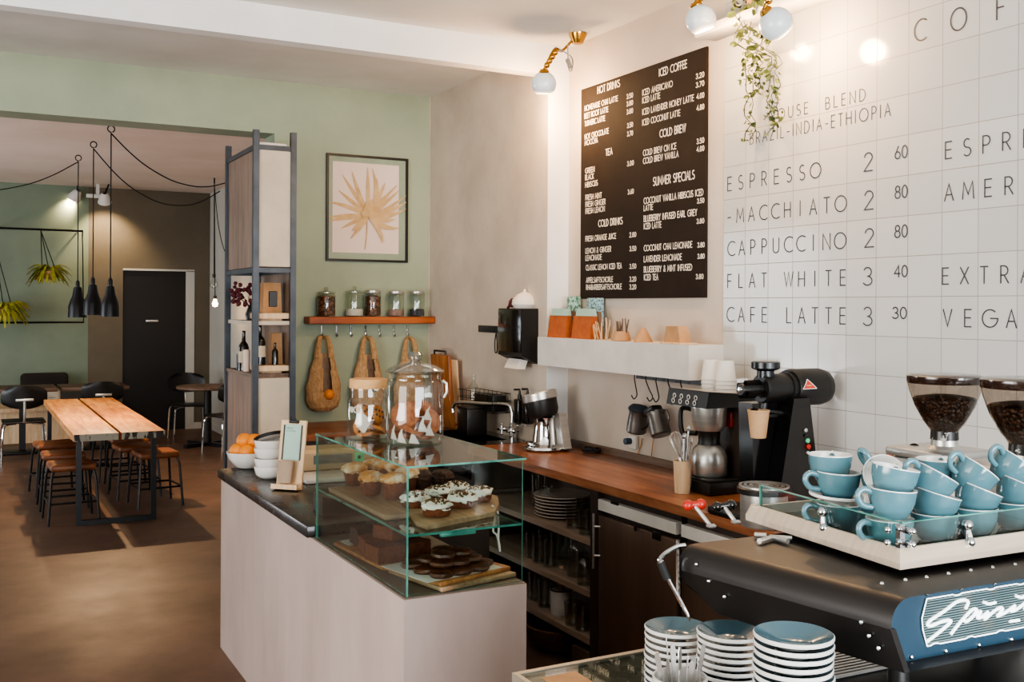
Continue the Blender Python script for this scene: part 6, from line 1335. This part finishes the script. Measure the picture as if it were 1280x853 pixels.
# things on the unit
m = MB(); m.rb(ux0 + .02, ux1 - .03, YU0 + .02, YU0 + .28, zb1 + .001, zb1 + .05, .012); tag(m.build('folded_paper', 'paper', loc=(1.7, YU0 + .15, zb1)), 'pale folded stack of paper on top of the tall shelf unit', 'paper')
def unit_board(z, lab): m = MB(); m.rb(ux0 + .03, ux1 - .005, YU0 + .02, YU0 + .25, z + .012, z + .05, .004, 1); m.bb(ux0 + .06, ux1 - .05, YU0 + .06, YU0 + .2, z, z + .012); tag(m.build('display_board', 'palewood', loc=(ux0 + .12, YU0 + .14, z)), lab, 'board')
zA, zB = zsA + .0125, zsB + .0125
unit_board(zA, 'small pale display board on the upper open shelf of the unit'); unit_board(zB, 'small pale display board on the lower open shelf of the unit')
def gift_bag(x, y, z, w, d, h, lab, label=True):
    t = thing('paper_bag', lab, 'bag', (x, y, z), group=None); m = MB(); m.prism([(x - w/2, y - d/2, z), (x + w/2, y - d/2, z), (x + w/2 - .006, y - d/2 + .01, z + h), (x - w/2 + .006, y - d/2 + .01, z + h)], (0, d - .01, 0)); m.build('bag_body', 'kraft', t, angle=20)
    if label: m = MB(); m.rb(x - w*.2, x + w*.24, y - d/2 - .004, y - d/2 + .008, z + h*.2, z + h*.72, .003, 1); m.build('black_label', 'blackplastic', t)
gift_bag(ux0 + .135, YU0 + .15, zA + .051, .12, .1, .19, 'tan paper bag with a black label on the upper open shelf of the unit')
gift_bag(ux0 + .17, YU0 + .16, zB + .051, .075, .08, .2, 'tan paper box on the lower open shelf of the unit', False)
def wine(x, y, z, h, r, lab, lb=True):
    t = thing('wine_bottle', lab, 'bottle', (x, y, z), group='bottles on the shelf unit'); q = Vector((x, y, z)); m = MB(); m.lathe([(0, 0), (r, 0), (r, h*.58), (r*.8, h*.66), (r*.36, h*.74), (r*.34, h*.98), (r*.38, h), (0, h)], q, 20); m.build('bottle_body', 'wineglass', t)
    if lb: m = MB(); m.lathe([(r*1.02, h*.2), (r*1.02, h*.48)], q, 20); m.build('bottle_label', 'label', t)
wine(ux0 + .06, YU0 + .12, zB + .051, .25, .036, 'dark wine bottle with a cream label, on the small pale board of the unit')
wine(ux0 + .03, YU0 + .42, zB, .26, .034, 'dark wine bottle standing further back at the open side of the unit')
wine(ux0 + .15, YU0 + .09, zB + .051, .14, .02, 'small dark bottle leaning close to the tan paper box on the unit', False)
m = MB(); m.lathe([(0, 0), (.022, 0), (.024, .13), (.018, .14), (0, .142)], (ux0 + .02, YU0 + .3, zB), 14); tag(m.build('small_jar', 'pinkprint', loc=(ux0 + .02, YU0 + .3, zB)), 'small pinkish pot on the lower open shelf, by the open side', 'pot')
m = MB(); m.lathe([(0, 0), (.03, 0), (.03, .1), (.0, .1)], (ux0 + .045, YU0 + .56, zB), 14); tag(m.build('small_pot', 'greymetal', loc=(ux0 + .045, YU0 + .56, zB)), 'small grey cylinder pot at the back of the lower open shelf', 'pot')
q = Vector((ux0 + .05, YU0 + .3, zA)); t = thing('flower_vase', 'dark vase with dark red dried flowers on the upper open shelf of the unit', 'vase', q)
m = MB(); m.lathe([(0, 0), (.03, 0), (.04, .04), (.02, .09), (.024, .1), (.018, .1), (0, .03)], q, 18); m.build('vase_body', 'blackmetal', t)
m = MB()
for k in range(46):
    a = random.random()*2*PI; rr_ = .085*math.sqrt(random.random()); o = q + Vector((rr_*math.cos(a) - .045, rr_*math.sin(a), .16 + random.uniform(-.06, .08))); m.ball(o, random.uniform(.01, .018), 6, nz=.4, seed=k)
for k in range(8): a = k*.8; m.tube([q + Vector((0, 0, .07)), q + Vector((.05*math.cos(a) - .04, .05*math.sin(a), .16))], .002, 4)
m.build('dried_flowers', 'redflower', t)

# ================================================================== CEILING LAMPS OVER THE MENU WALL AND TRAILING PLANT
def globe_lamp(u, v, dep, rpx, lab, base, opening):
    c = ond(u, v, dep); r = rpx/F*dep; t = thing('globe_lamp', lab, 'lamp', base, group='opal globe lamps with brass arms')
    d = Vector(opening).normalized(); Q = Vector((0, 0, -1)).rotation_difference(d).to_matrix().to_4x4(); T_ = Matrix.Translation(c) @ Q
    m = MB(); prof = [(r*.28, r*1.0)] + [(r*math.sin(R(a)), r*math.cos(R(a))) for a in range(18, 131, 9)] + [(r*.66, -r*.72)]
    m.lathe(prof, (0, 0, 0), 32, 0, T_); m.build('globe_shade', 'opal', t)
    m = MB(); m.lathe([(0, r*1.22), (r*.3, r*1.18), (r*.42, r*1.0), (r*.4, r*.93), (0, r*.9)], (0, 0, 0), 18, 0, T_); m.build('brass_cap', 'brass', t)
    bq = T_ @ Vector((0, 0, -r*.35)); m = MB(); m.ball(bq, r*.36, 14); m.build('bulb', 'bulb', t)
    top = T_ @ Vector((0, 0, r*1.15)); b = Vector(base); dd = (b - top)
    m = MB(); P = catmull([top, top + dd*.3 + EZ*.05, top + dd*.6 + Vector((.0, .02, -.01)), b], 7); m.tube(P, .008, 8)
    for k in range(1, 5): m.ball(top + dd*(.08*k) + EZ*.03*k/4, .018, 10)
    m.lathe([(0, -.06), (.03, -.055), (.05, -.01), (.052, -.002), (0, -.002)], b, 20); m.build('brass_arm', 'brass', t)
    m = MB(); mid = top + dd*.5
    m.tube(catmull([mid, mid + Vector((-.02, .03, .03)), mid + Vector((.03, -.06, -.04)), mid + Vector((.01, -.1, -.12)), mid + Vector((.02, -.05, -.1)), mid + dd*.2], 6), .004, 6); m.tube([mid + Vector((0, -.07, -.06)), mid + Vector((0, -.1, -.11))], .013, 8); m.build('wiring', 'steel', t)
    return c, r, d
lamps = []
dA = (ony(680, 105, 5.0) - EYE).dot(FWV)
b = ond(722, 78, 5.75); lamps.append(globe_lamp(680, 105, 5.72, 15.5, 'opal globe lamp on a brass arm at the left above the menu board', (b.x, b.y, ZC - .002), (.2, .35, -1)))
p_ = ond(876, 25, 4.55); lamps.append(globe_lamp(876, 25, 4.5, 19, 'opal globe lamp above the right end of the menu board', (p_.x + .18, p_.y - .14, ZC - .002), (.35, -.1, -1)))
p_ = ond(970, 30, 4.1); lamps.append(globe_lamp(970, 30, 4.1, 21, 'opal globe lamp beside the trailing plant above the white tiles', (p_.x + .1, p_.y - .12, ZC - .002), (.8, -.1, -.75)))
# trailing plant on the ledge
b = onx(945, 25, XW - .08); b.z = ZT + .046
b = Vector((XW - .07, onx(940, 30, XW - .1).y, ZT + .046))
t = thing('trailing_plant', 'trailing green plant hanging down from the ledge in front of the tiles', 'plant', b)
m = MB(); m.lathe([(0, 0), (.04, 0), (.05, .08), (.046, .08), (0, .06)], b, 18); m.build('pot', 'kraft', t)
m1 = MB(); m2 = MB()
def leaf(mb, p, sz, nrm=None):
    a = Vector((random.uniform(-1, 1), random.uniform(-1, 1), random.uniform(-.9, .3))).normalized(); s = a.cross(Vector((random.uniform(-1, 1), random.uniform(-1, 1), random.uniform(-1, 1)))).normalized()
    up = a.cross(s)*.15; mb.add([p, p + a*sz*.35 + s*sz*.32 + up*sz, p + a*sz*.75 + s*sz*.25 + up*sz*.6, p + a*sz, p + a*sz*.75 - s*sz*.25 + up*sz*.6, p + a*sz*.35 - s*sz*.32 + up*sz, p + a*sz*.5 - up*sz*.3], [(0, 1, 6), (1, 2, 6), (2, 3, 6), (3, 4, 6), (4, 5, 6), (5, 0, 6)])
for (u0, v0, u1, v1, n_) in ((932, 20, 939, 178, 46), (937, 25, 948, 175, 40), (943, 30, 952, 120, 30), (948, 30, 955, 115, 22), (968, 30, 970, 168, 44), (974, 35, 977, 160, 36), (962, 40, 966, 150, 22)):
    s0 = onx(u0, v0, XW - .10); e0 = onx(u1, v1, XW - .035); P = []
    for k in range(15):
        f = k/14; q = s0.lerp(e0, f); q.x = XW - (.15 if f < .25 else .1) + .04*f; P.append(q + Vector((.012*math.sin(k*1.7), .016*math.sin(k*2.3 + u0), 0)))
    m1.tube(P, .0022, 4)
    for k in range(n_):
        f = random.random()**.9; q = P[min(13, int(f*14))].lerp(P[min(14, int(f*14) + 1)], random.random()); leaf(m2, q + Vector((random.uniform(-.012, .012), random.uniform(-.02, .02), 0)), random.uniform(.02, .036)*(1.1 if f < .5 else .85))
for k in range(90): leaf(m2, b + Vector((random.uniform(-.09, .03), random.uniform(-.1, .09), random.uniform(-.02, .16))), random.uniform(.035, .05))
m1.build('stems', 'leafdark', t); lf = m2.build('leaves', 'leaf', t); lf['kind'] = 'stuff'
# ================================================================== BACK ROOM
tz = .735; tx0, tx1, ty0, ty1 = .765, 1.452, 8.72, 12.1; tm = (tx0 + tx1)/2
t = thing('plank_table', 'long table of two orange brown planks on a black steel frame', 'table', (tm, 10.4, 0))
for a, b in ((tx0, tm - .012), (tm + .012, tx1)):
    m = MB(); m.bb(a, b, ty0, ty1, tz - .055, tz); m.m = [0, 0, 1, 0, 0, 0]; m.build('plank', ['tablewood', 'tableend'], t, smooth=False)
for y in (ty0 + .1, ty1 - .14):
    m = MB(); a, b, w = tx0 + .03, tx1 - .05, .04
    m.bb(a, a + w, y, y + w, 0, tz - .056); m.bb(b - w, b, y, y + w, 0, tz - .056); m.bb(a + w, b - w, y, y + w, 0, w); m.build('leg_frame', 'blackmetal', t, smooth=False)
m = MB(); m.bb(tm - .1, tm + .1, ty0 + .3, ty0 + .34, tz - .075, tz - .056); m.bb(tm - .1, tm + .1, ty1 - .4, ty1 - .36, tz - .075, tz - .056); m.build('plank_braces', 'blackmetal', t, smooth=False)
st0 = None
def stool(x, y, rz, lab):
    global st0
    if st0 is not None: return dup(st0, (x, y, 0), (0, 0, rz), lab)
    t = thing('leather_stool', lab, 'stool', (x, y, 0), (0, 0, rz), 'leather stools around the plank table', False); st0 = t
    m = MB(); m.rb(-.17, .17, -.17, .17, .42, .475, .02, 3); m.build('seat', 'leather', t)
    for sx in (-1, 1):
        for sy in (-1, 1): m = MB(); m.tube([(sx*.15, sy*.15, .42), (sx*.165, sy*.165, .36), (sx*.19, sy*.19, .0)], .011, 7); m.build('leg', 'blackmetal', t)
    m = MB(); m.tube([(-.178, -.178, .17), (.178, -.178, .17), (.178, .178, .17), (-.178, .178, .17)], .009, 6, closed=True); m.build('foot_ring', 'blackmetal', t)
    return t
for i, (x, y, rz) in enumerate(((.78, 9.1, .05), (.77, 9.75, 0), (.76, 10.5, .1))): stool(x, y, rz, ('tan leather stool nearest the viewer on the left side of the plank table', 'tan leather stool in the middle of the left side of the plank table', 'tan leather stool furthest back on the left side of the plank table')[i])
for i, (x, y, rz) in enumerate(((1.5, 9.5, .1), (1.4, 10.02, .1), (1.42, 10.6, 0), (1.36, 11.1, .1))): stool(x, y, rz, ('tan leather stool nearest the viewer on the right side of the plank table', 'second tan leather stool on the right side of the plank table', 'third tan leather stool on the right side of the plank table', 'tan leather stool furthest back on the right side of the plank table')[i])
# pendants
def pendant(u, v, ub, vb, lab):
    h = onz(u, v, ZFC - .004); dep = (h - EYE).dot(FWV); low = ond(ub, vb, dep); t = thing('pendant_lamp', lab, 'pendant lamp', (h.x, h.y, low.z), group='black pendant lamps above the plank table')
    q = Vector((h.x, h.y, low.z)); s_ = dep/F; hh = 38*s_; r = 11.3*s_
    m = MB(); m.lathe([(r*.32, hh), (r*.42, hh*.98), (r*.55, hh*.72), (r*.82, hh*.52), (r*.95, hh*.38), (r, 0), (r*.95, 0), (r*.88, hh*.38), (r*.5, hh*.7), (0, hh*.9)], q, 28); m.build('lamp_shade', 'blackmetal', t)
    m = MB(); m.lathe([(.022, 0), (.02, .06), (.008, .08), (0, .08)], q + EZ*(hh - .005), 14); m.build('lamp_cap', 'blackplastic', t)
    m = MB(); m.tube([q + EZ*(hh + .06), Vector((h.x, h.y, ZFC - .07))], .006, 6); m.build('cord', 'rubber', t)
    m = MB(); m.tube([Vector((h.x + .03*math.cos(a*.6), h.y, ZFC - .035 + .03*math.sin(a*.6))) for a in range(-2, 9)], .006, 6); m.build('ceiling_hook', 'blackmetal', t)
    m = MB(); m.ball(q + EZ*(hh*.3), .04, 12); m.build('bulb', 'bulb', t)
    return h, q
h3, q3 = pendant(139, 157, 142, 396, 'black pendant lamp nearest the viewer, rightmost of the three')
h2, q2 = pendant(117, 177, 121, 394, 'black pendant lamp in the middle of the three')
h1, q1 = pendant(98, 194, 102, 397, 'black pendant lamp furthest back, leftmost of the three')
def swag(nm, pts, lab): P = catmull(pts, 8); m = MB(); m.tube(P, .006, 6); tag(m.build(nm, 'rubber', loc=pts[0]), lab, 'cable', 'ceiling cables of the pendant lamps')
k = lambda h: Vector((h.x, h.y, ZFC - .075))
def sagpt(a, b, f, s): return a.lerp(b, f) - EZ*(s*4*f*(1 - f))
for h, e, s, lab in ((h3, Vector((2.35, 10.6, ZFC - .36)), .2, 'black cable swagging right from the nearest pendant hook'), (h2, Vector((2.5, 11.6, ZFC - .34)), .33, 'black cable swagging right from the middle pendant hook'), (h1, Vector((-.6, 11.3, ZFC - .35)), .25, 'black cable swagging left from the rear pendant hook')):
    a = k(h); swag('hanging_cable', [sagpt(a, e, f, s) for f in (0, .15, .3, .5, .7, .85, 1)], lab)
# bulb cluster
hb = onz(268, 223, ZFC - .004); db = (hb - EYE).dot(FWV)
t = thing('bulb_pendant', 'two bare glass bulbs on black cords hanging before the pale wall', 'pendant lamp', (hb.x, hb.y, ond(268, 386, db).z))
m = MB()
for u, v in ((267.5, 348), (269, 370)): e = ond(u, v, db); m.tube([Vector((e.x, hb.y, e.z)), Vector((hb.x, hb.y, ZFC - .06))], .006, 6)
m.tube(catmull([k(hb), k(hb) + Vector((.05, 0, -.5)), k(hb) + Vector((.16, .1, -.85)), k(hb) + Vector((.3, .2, -.95))], 6), .005, 6); m.tube([Vector((hb.x, hb.y, ZFC - .07)), Vector((hb.x, hb.y, ZFC))], .01, 6); m.build('cords', 'rubber', t)
for u, v, mt in ((267.5, 353, 'jarglass'), (269, 380, 'bulb')):
    e = ond(u, v, db); m = MB(); m.lathe([(.018, .07), (.03, .03), (.05, -.01), (.048, -.05), (.025, -.075), (0, -.08)] if mt == 'jarglass' else [(.018, .06), (.026, .03), (.038, 0), (.03, -.03), (0, -.04)], (e.x, hb.y, e.z), 16); m.build('glass_bulb', mt, t)
    m = MB(); m.lathe([(.02, .06), (.022, .1), (0, .11)], (e.x, hb.y, e.z), 12); m.build('socket', 'blackplastic', t)
# twin spots under the ceiling
def spot(u, v, dep, lab, aim):
    c = ond(u, v, dep); d = Vector(aim).normalized(); Q = Vector((0, 0, -1)).rotation_difference(d).to_matrix().to_4x4(); T_ = Matrix.Translation(c) @ Q
    t = thing('ceiling_spot', lab, 'spot lamp', (c.x, c.y, ZFC), group='white ceiling spots of the back room'); m = MB(); m.lathe([(.03, .14), (.05, .12), (.085, .02), (.09, 0), (.082, .0), (.045, .1), (0, .11)], (0, 0, 0), 20, 0, T_); m.build('spot_head', 'whitepaint', t)
    m = MB(); m.lathe([(0, .025), (.07, .02), (.07, .03)], (0, 0, 0), 18, 0, T_); m.build('lens', 'bulbwhite', t)
    m = MB(); m.tube([T_ @ Vector((0, 0, .13)), Vector((c.x + .05, c.y, ZFC))], .012, 8); m.build('bracket', 'blackmetal', t); return c, d
sp = [spot(92, 248, 13.9, 'left white ceiling spot beside the pendant cords', (-.5, .8, -1)), spot(131, 253, 13.7, 'right white ceiling spot between the pendant cords', (.1, .75, -1))]
c = ond(122, 245, 13.7); m = MB(); m.rb(c.x - .14, c.x + .14, c.y - .03, c.y + .03, c.z - .03, c.z + .02, .01); m.bb(c.x - .02, c.x + .02, c.y - .02, c.y + .02, c.z + .02, ZFC); tag(m.build('lamp_bar', 'whitepaint', loc=(c.x, c.y, ZFC)), 'short white bar carrying the right ceiling spot', 'lamp bar')
# hanging frame with ferns
yh = 14.75; P = [ony(0, 285, yh), ony(103, 289, yh), ony(104.5, 403, yh), ony(0, 404, yh)]
t = thing('plant_rack', 'thin dark metal frame hanging on the back wall with ferns', 'plant rack', (P[0].x, yh, P[3].z)); m = MB(); L_ = Vector((-1.4, 0, 0))
m.tube([P[0] + L_, P[1], P[2], P[3] + L_], .016, 6, closed=True); m.build('frame_bar', 'blackmetal', t)
m = MB(); 
for q in (P[0], P[1]): m.tube([q + Vector((-.02, 0, 0)), Vector((q.x - .02, YFAR - .006, q.z + .02))], .01, 6)
m.build('wall_fixing', 'blackmetal', t)
def fern(u, v, vt, utop, lab, s, bushy):
    c = ony(u, v, yh - .05); tp = ony(utop, vt, yh - .02); t = thing('hanging_fern', lab, 'plant', (c.x, c.y, c.z), group='ferns on the hanging frame')
    m = MB()
    for dx in (-.1, 0, .1): m.tube([tp, c + Vector((dx*s, 0, .1*s))], .006, 5)
    m.build('strings', 'rubber', t); m = MB(); m.lathe([(0, -.05), (.08, -.03), (.12, .06), (.11, .06), (0, .03)], c, 16); m.build('pot', 'kraft', t)
    m = MB()
    for k_ in range(bushy):
        a = random.random()*2*PI; el = random.uniform(.25, 1.0); L = s*random.uniform(.16, .36); d = Vector((math.cos(a), math.sin(a)*.6, 0)); pts = [c + d*(L*f) + EZ*(.06 + el*L*f*1.2 - 1.1*L*f*f) for f in (0, .25, .5, .75, 1)]
        sd = Vector((-d.y, d.x, 0)).normalized(); sd = (sd + EZ*.5).normalized()
        for i in range(4): w0, w1 = .04*s*(1 - .15*i), .04*s*(.85 - .2*i); m.quad(pts[i] + sd*w0, pts[i] - sd*w0, pts[i + 1] - sd*w1, pts[i + 1] + sd*w1)
    f_ = m.build('fronds', 'leafyellow', t); f_['kind'] = 'stuff'
fern(61, 345, 288, 51, 'yellow green fern hanging in the middle of the thin frame', .8, 170)
fern(4, 392, 300, -8, 'yellow green fern cut off by the left edge of the picture', .95, 190)
# bench, cushions, tables, chairs along the back wall
m = MB(); m.bb(-1.2, 1.75, YFAR - .75, YFAR - .006, .4, .45); m.bb(-1.2, 1.75, YFAR - .7, YFAR - .68, 0, .4); tag(m.build('bench', ['palewood'], loc=(.3, YFAR - .4, 0), smooth=False), 'long wooden bench along the back wall of the rear room', 'bench')
def cushion(u, v0, v1, w, y, lab, mat, tilt=12):
    p = ony(u, (v0 + v1)/2, y); z0 = .452; h = (v1 - v0)/F*((p - EYE).dot(FWV)); z0 = max(.452, p.z - h/2); h = p.z + h/2 - z0; T_ = Matrix.Translation((p.x, y, z0)) @ Matrix.Rotation(R(-tilt), 4, 'X'); m = MB(); m.rb(-w/2, w/2, -.06, .06, 0, h, .055, 4, 0, T_)
    tag(m.build('cushion', mat, loc=(p.x, y, z0)), lab, 'cushion', 'cushions on the bench')
cushion(56, 466, 500, .58, YFAR - .2, 'dark brown cushion standing highest against the back wall', 'darkfabric')
cushion(58, 486, 516, .36, YFAR - .42, 'cream striped cushion on the bench between the two tables', 'lightfabric', 18)
cushion(96, 487, 516, .62, YFAR - .4, 'dark grey cushion on the bench behind the right table', 'greyfabric', 18)
def bench_table(u0, u1, v, y0, d, lab, legu):
    a = ony(u0, v, y0); b = ony(u1, v, y0); z = a.z*.5 + b.z*.5; t = thing('bistro_table', lab, 'table', ((a.x + b.x)/2, y0 + d/2, 0), group='bench tables in the rear room'); m = MB(); m.rb(a.x, b.x, y0, y0 + d, z - .045, z, .005); m.build('table_top', 'darkwood_x', t)
    x = (a.x + b.x)/2 if legu is None else ony(legu, v, y0).x; m = MB(); m.bb(x - .035, x + .035, y0 + d/2 - .035, y0 + d/2 + .035, .03, z - .046); m.build('pillar', 'blackmetal', t, smooth=False)
    m = MB(); m.rb(x - .28, x + .28, y0 + d/2 - .28, y0 + d/2 + .28, 0.001, .03, .012); m.build('foot_plate', 'blackmetal', t)
bench_table(-60, 72, 487, 13.25, .68, 'dark wood bench table at the left edge of the rear room', 30)
bench_table(77, 162, 484, 13.35, .68, 'dark wood bench table right of the left one, behind the plank table', 120)
ch0 = None
def shell_chair(x, y, rz, lab):
    global ch0
    if ch0 is not None: return dup(ch0, (x, y, 0), (0, 0, rz), lab)
    t = thing('shell_chair', lab, 'chair', (x, y, 0), (0, 0, rz), 'black shell chairs in the rear room', False); ch0 = t
    m = MB()    # chair faces +y; back at -y
    n = 10
    for i in range(n): pass
    prof = []
    vs = []; fs = []; NU, NV = 12, 7
    for j in range(NV + 1):
        f = j/NV; z = .62 + .22*f; w = .235*(1 - .35*(2*f - 1)**4)
        for i in range(NU + 1):
            g = 2*i/NU - 1; vs.append((w*g, -.2 - .04*f + .09*g*g, z + .02*(1 - g*g)*(1 if f > .5 else -1)))
    for j in range(NV):
        for i in range(NU): a = j*(NU + 1) + i; fs.append((a, a + 1, a + NU + 2, a + NU + 1))
    m.add(vs, fs); m.add([(p[0], p[1] - .014, p[2]) for p in vs], [tuple(reversed(f)) for f in fs]); m.build('backrest', 'blackplastic', t)
    m = MB(); m.rb(-.22, .22, -.2, .22, .44, .462, .01, 2); m.build('seat', 'blackplastic', t)
    m = MB(); m.tube(catmull([(0, -.1, .44), (0, -.2, .46), (0, -.235, .56), (0, -.225, .7)], 5), .014, 8); m.rb(-.09, .09, -.25, -.236, .69, .72, .004); m.build('back_support', 'steel', t)
    for sx in (-1, 1):
        for sy in (-1, 1): m = MB(); m.tube(catmull([(sx*.08, sy*.1, .435), (sx*.19, sy*.18, .42), (sx*.215, sy*.205, .3), (sx*.225, sy*.215, 0)], 5), .012, 8); m.build('leg', 'chrome', t)
    return t
shell_chair(.6, 12.75, 0, 'black shell chair with chrome legs seen from behind at the left')
shell_chair(1.45, 13.1, 0, 'black shell chair behind the far end of the plank table')
# round table by the pale wall
a, b = onz(228, 482, .75), onz(286, 480, .75); rx = 2.71; ry = 13.2
t = thing('round_table', 'round brown table on a black pillar beside the pale wall', 'table', (rx, ry, 0)); m = MB(); m.lathe([(0, .71), (.36, .71), (.38, .72), (.38, .745), (.375, .75), (0, .75)], (rx, ry, 0), 40); m.build('table_top', 'darkwood', t)
m = MB(); m.lathe([(.05, .03), (.045, .71)], (rx, ry, 0), 14); m.build('pillar', 'blackmetal', t)
m = MB()
for k_ in range(4): m.bb(-.03, .34, -.035, .035, .001, .045, 0, Matrix.Translation((rx, ry, 0)) @ Matrix.Rotation(PI/2*k_ + .5, 4, 'Z'))
m.build('cross_foot', 'blackmetal', t, smooth=False)
shell_chair(2.62, 13.95, PI, 'black shell chair behind the round table')
shell_chair(2.8, 12.42, R(20), 'black shell chair right of the round table, half hidden by the shelf unit')

# ================================================================== LIGHT
def area(nm, loc, aim, sx, sy, power, col, spread=PI):
    l = bpy.data.lights.new(nm, 'AREA'); l.shape = 'RECTANGLE'; l.size = sx; l.size_y = sy; l.energy = power; l.color = col; l.spread = spread
    o = bpy.data.objects.new(nm, l); COL.objects.link(o); o.location = loc; o.rotation_euler = (Vector(aim) - Vector(loc)).to_track_quat('-Z', 'Y').to_euler(); return o
def point(nm, loc, power, col, r=.04):
    l = bpy.data.lights.new(nm, 'POINT'); l.energy = power; l.color = col; l.shadow_soft_size = r; o = bpy.data.objects.new(nm, l); COL.objects.link(o); o.location = loc; return o
def spotl(nm, loc, aim, power, col, ang=70, blend=.6, r=.05):
    l = bpy.data.lights.new(nm, 'SPOT'); l.energy = power; l.color = col; l.spot_size = R(ang); l.spot_blend = blend; l.shadow_soft_size = r; o = bpy.data.objects.new(nm, l); COL.objects.link(o); o.location = loc; o.rotation_euler = (Vector(aim) - Vector(loc)).to_track_quat('-Z', 'Y').to_euler(); return o
area('shop_window_daylight', (.9, YR - .1, 1.7), (1.0, 4, 1.6), 4.0, 2.5, L_WIN, (.90, .95, 1.0))
area('left_window_daylight', (XL + .1, 2.4, 1.75), (3, 3.2, 1.9), 4.4, 2.9, L_LEFT, (1.0, .95, .88))
area('back_room_window_daylight', (XL + .1, 11.2, 1.8), (2, 11.6, 1.0), 3.0, 2.0, L_BACK, (.82, .93, 1.0))
area('ceiling_fill_front', (.9, YR - .6, .5), (1.2, 3.5, 3.28), 4.0, .8, L_UP, (.95, .97, 1.0))  # unseen fill, added low outside the window to lift the front ceiling
area('ceiling_fill_left', (XL + .12, 3.0, .9), (1.5, 4.2, 3.28), 4.0, .8, L_UP2, (.95, .97, 1.0))  # added upward fill at the left wall, brightens the ceiling
area('ceiling_fill_back', (XL + .12, 11.5, .8), (.8, 11.5, 3.36), 4.0, .8, L_UP3, (.95, .95, 1.0))  # added upward fill for the back room ceiling, no visible source
WARM = (1.0, .60, .30)
for i, (c, r, d) in enumerate(lamps): point('globe_lamp_light', c + d*r*1.05, L_GLOBE[i], WARM, .05)
for i, (h, q) in enumerate(((h3, q3), (h2, q2), (h1, q1))): spotl('pendant_light', q + EZ*.02, q - EZ, L_PEND[i], (1.0, .66, .36), 150, .25, .012)
for c, d in sp: spotl('ceiling_spot_light', c + d*.03, c + d, L_SPOT, (1.0, .74, .46), 95, .7, .04)
point('bulb_light', (hb.x, hb.y - .1, ond(269, 380, db).z - .08), 6, WARM, .04)
w = bpy.data.worlds.new('world'); scene.world = w; w.use_nodes = True; w.node_tree.nodes['Background'].inputs[0].default_value = (.55, .62, .7, 1); w.node_tree.nodes['Background'].inputs[1].default_value = .25
scene.view_settings.view_transform = 'AgX'; scene.view_settings.look = LOOK; scene.view_settings.exposure = EXPO
try:
    scene.cycles.use_denoising = True; scene.cycles.max_bounces = 14; scene.cycles.transparent_max_bounces = 24; scene.cycles.diffuse_bounces = 5; scene.cycles.glossy_bounces = 5; scene.cycles.caustics_reflective = False; scene.cycles.caustics_refractive = False; scene.cycles.sample_clamp_indirect = 4
except Exception: pass
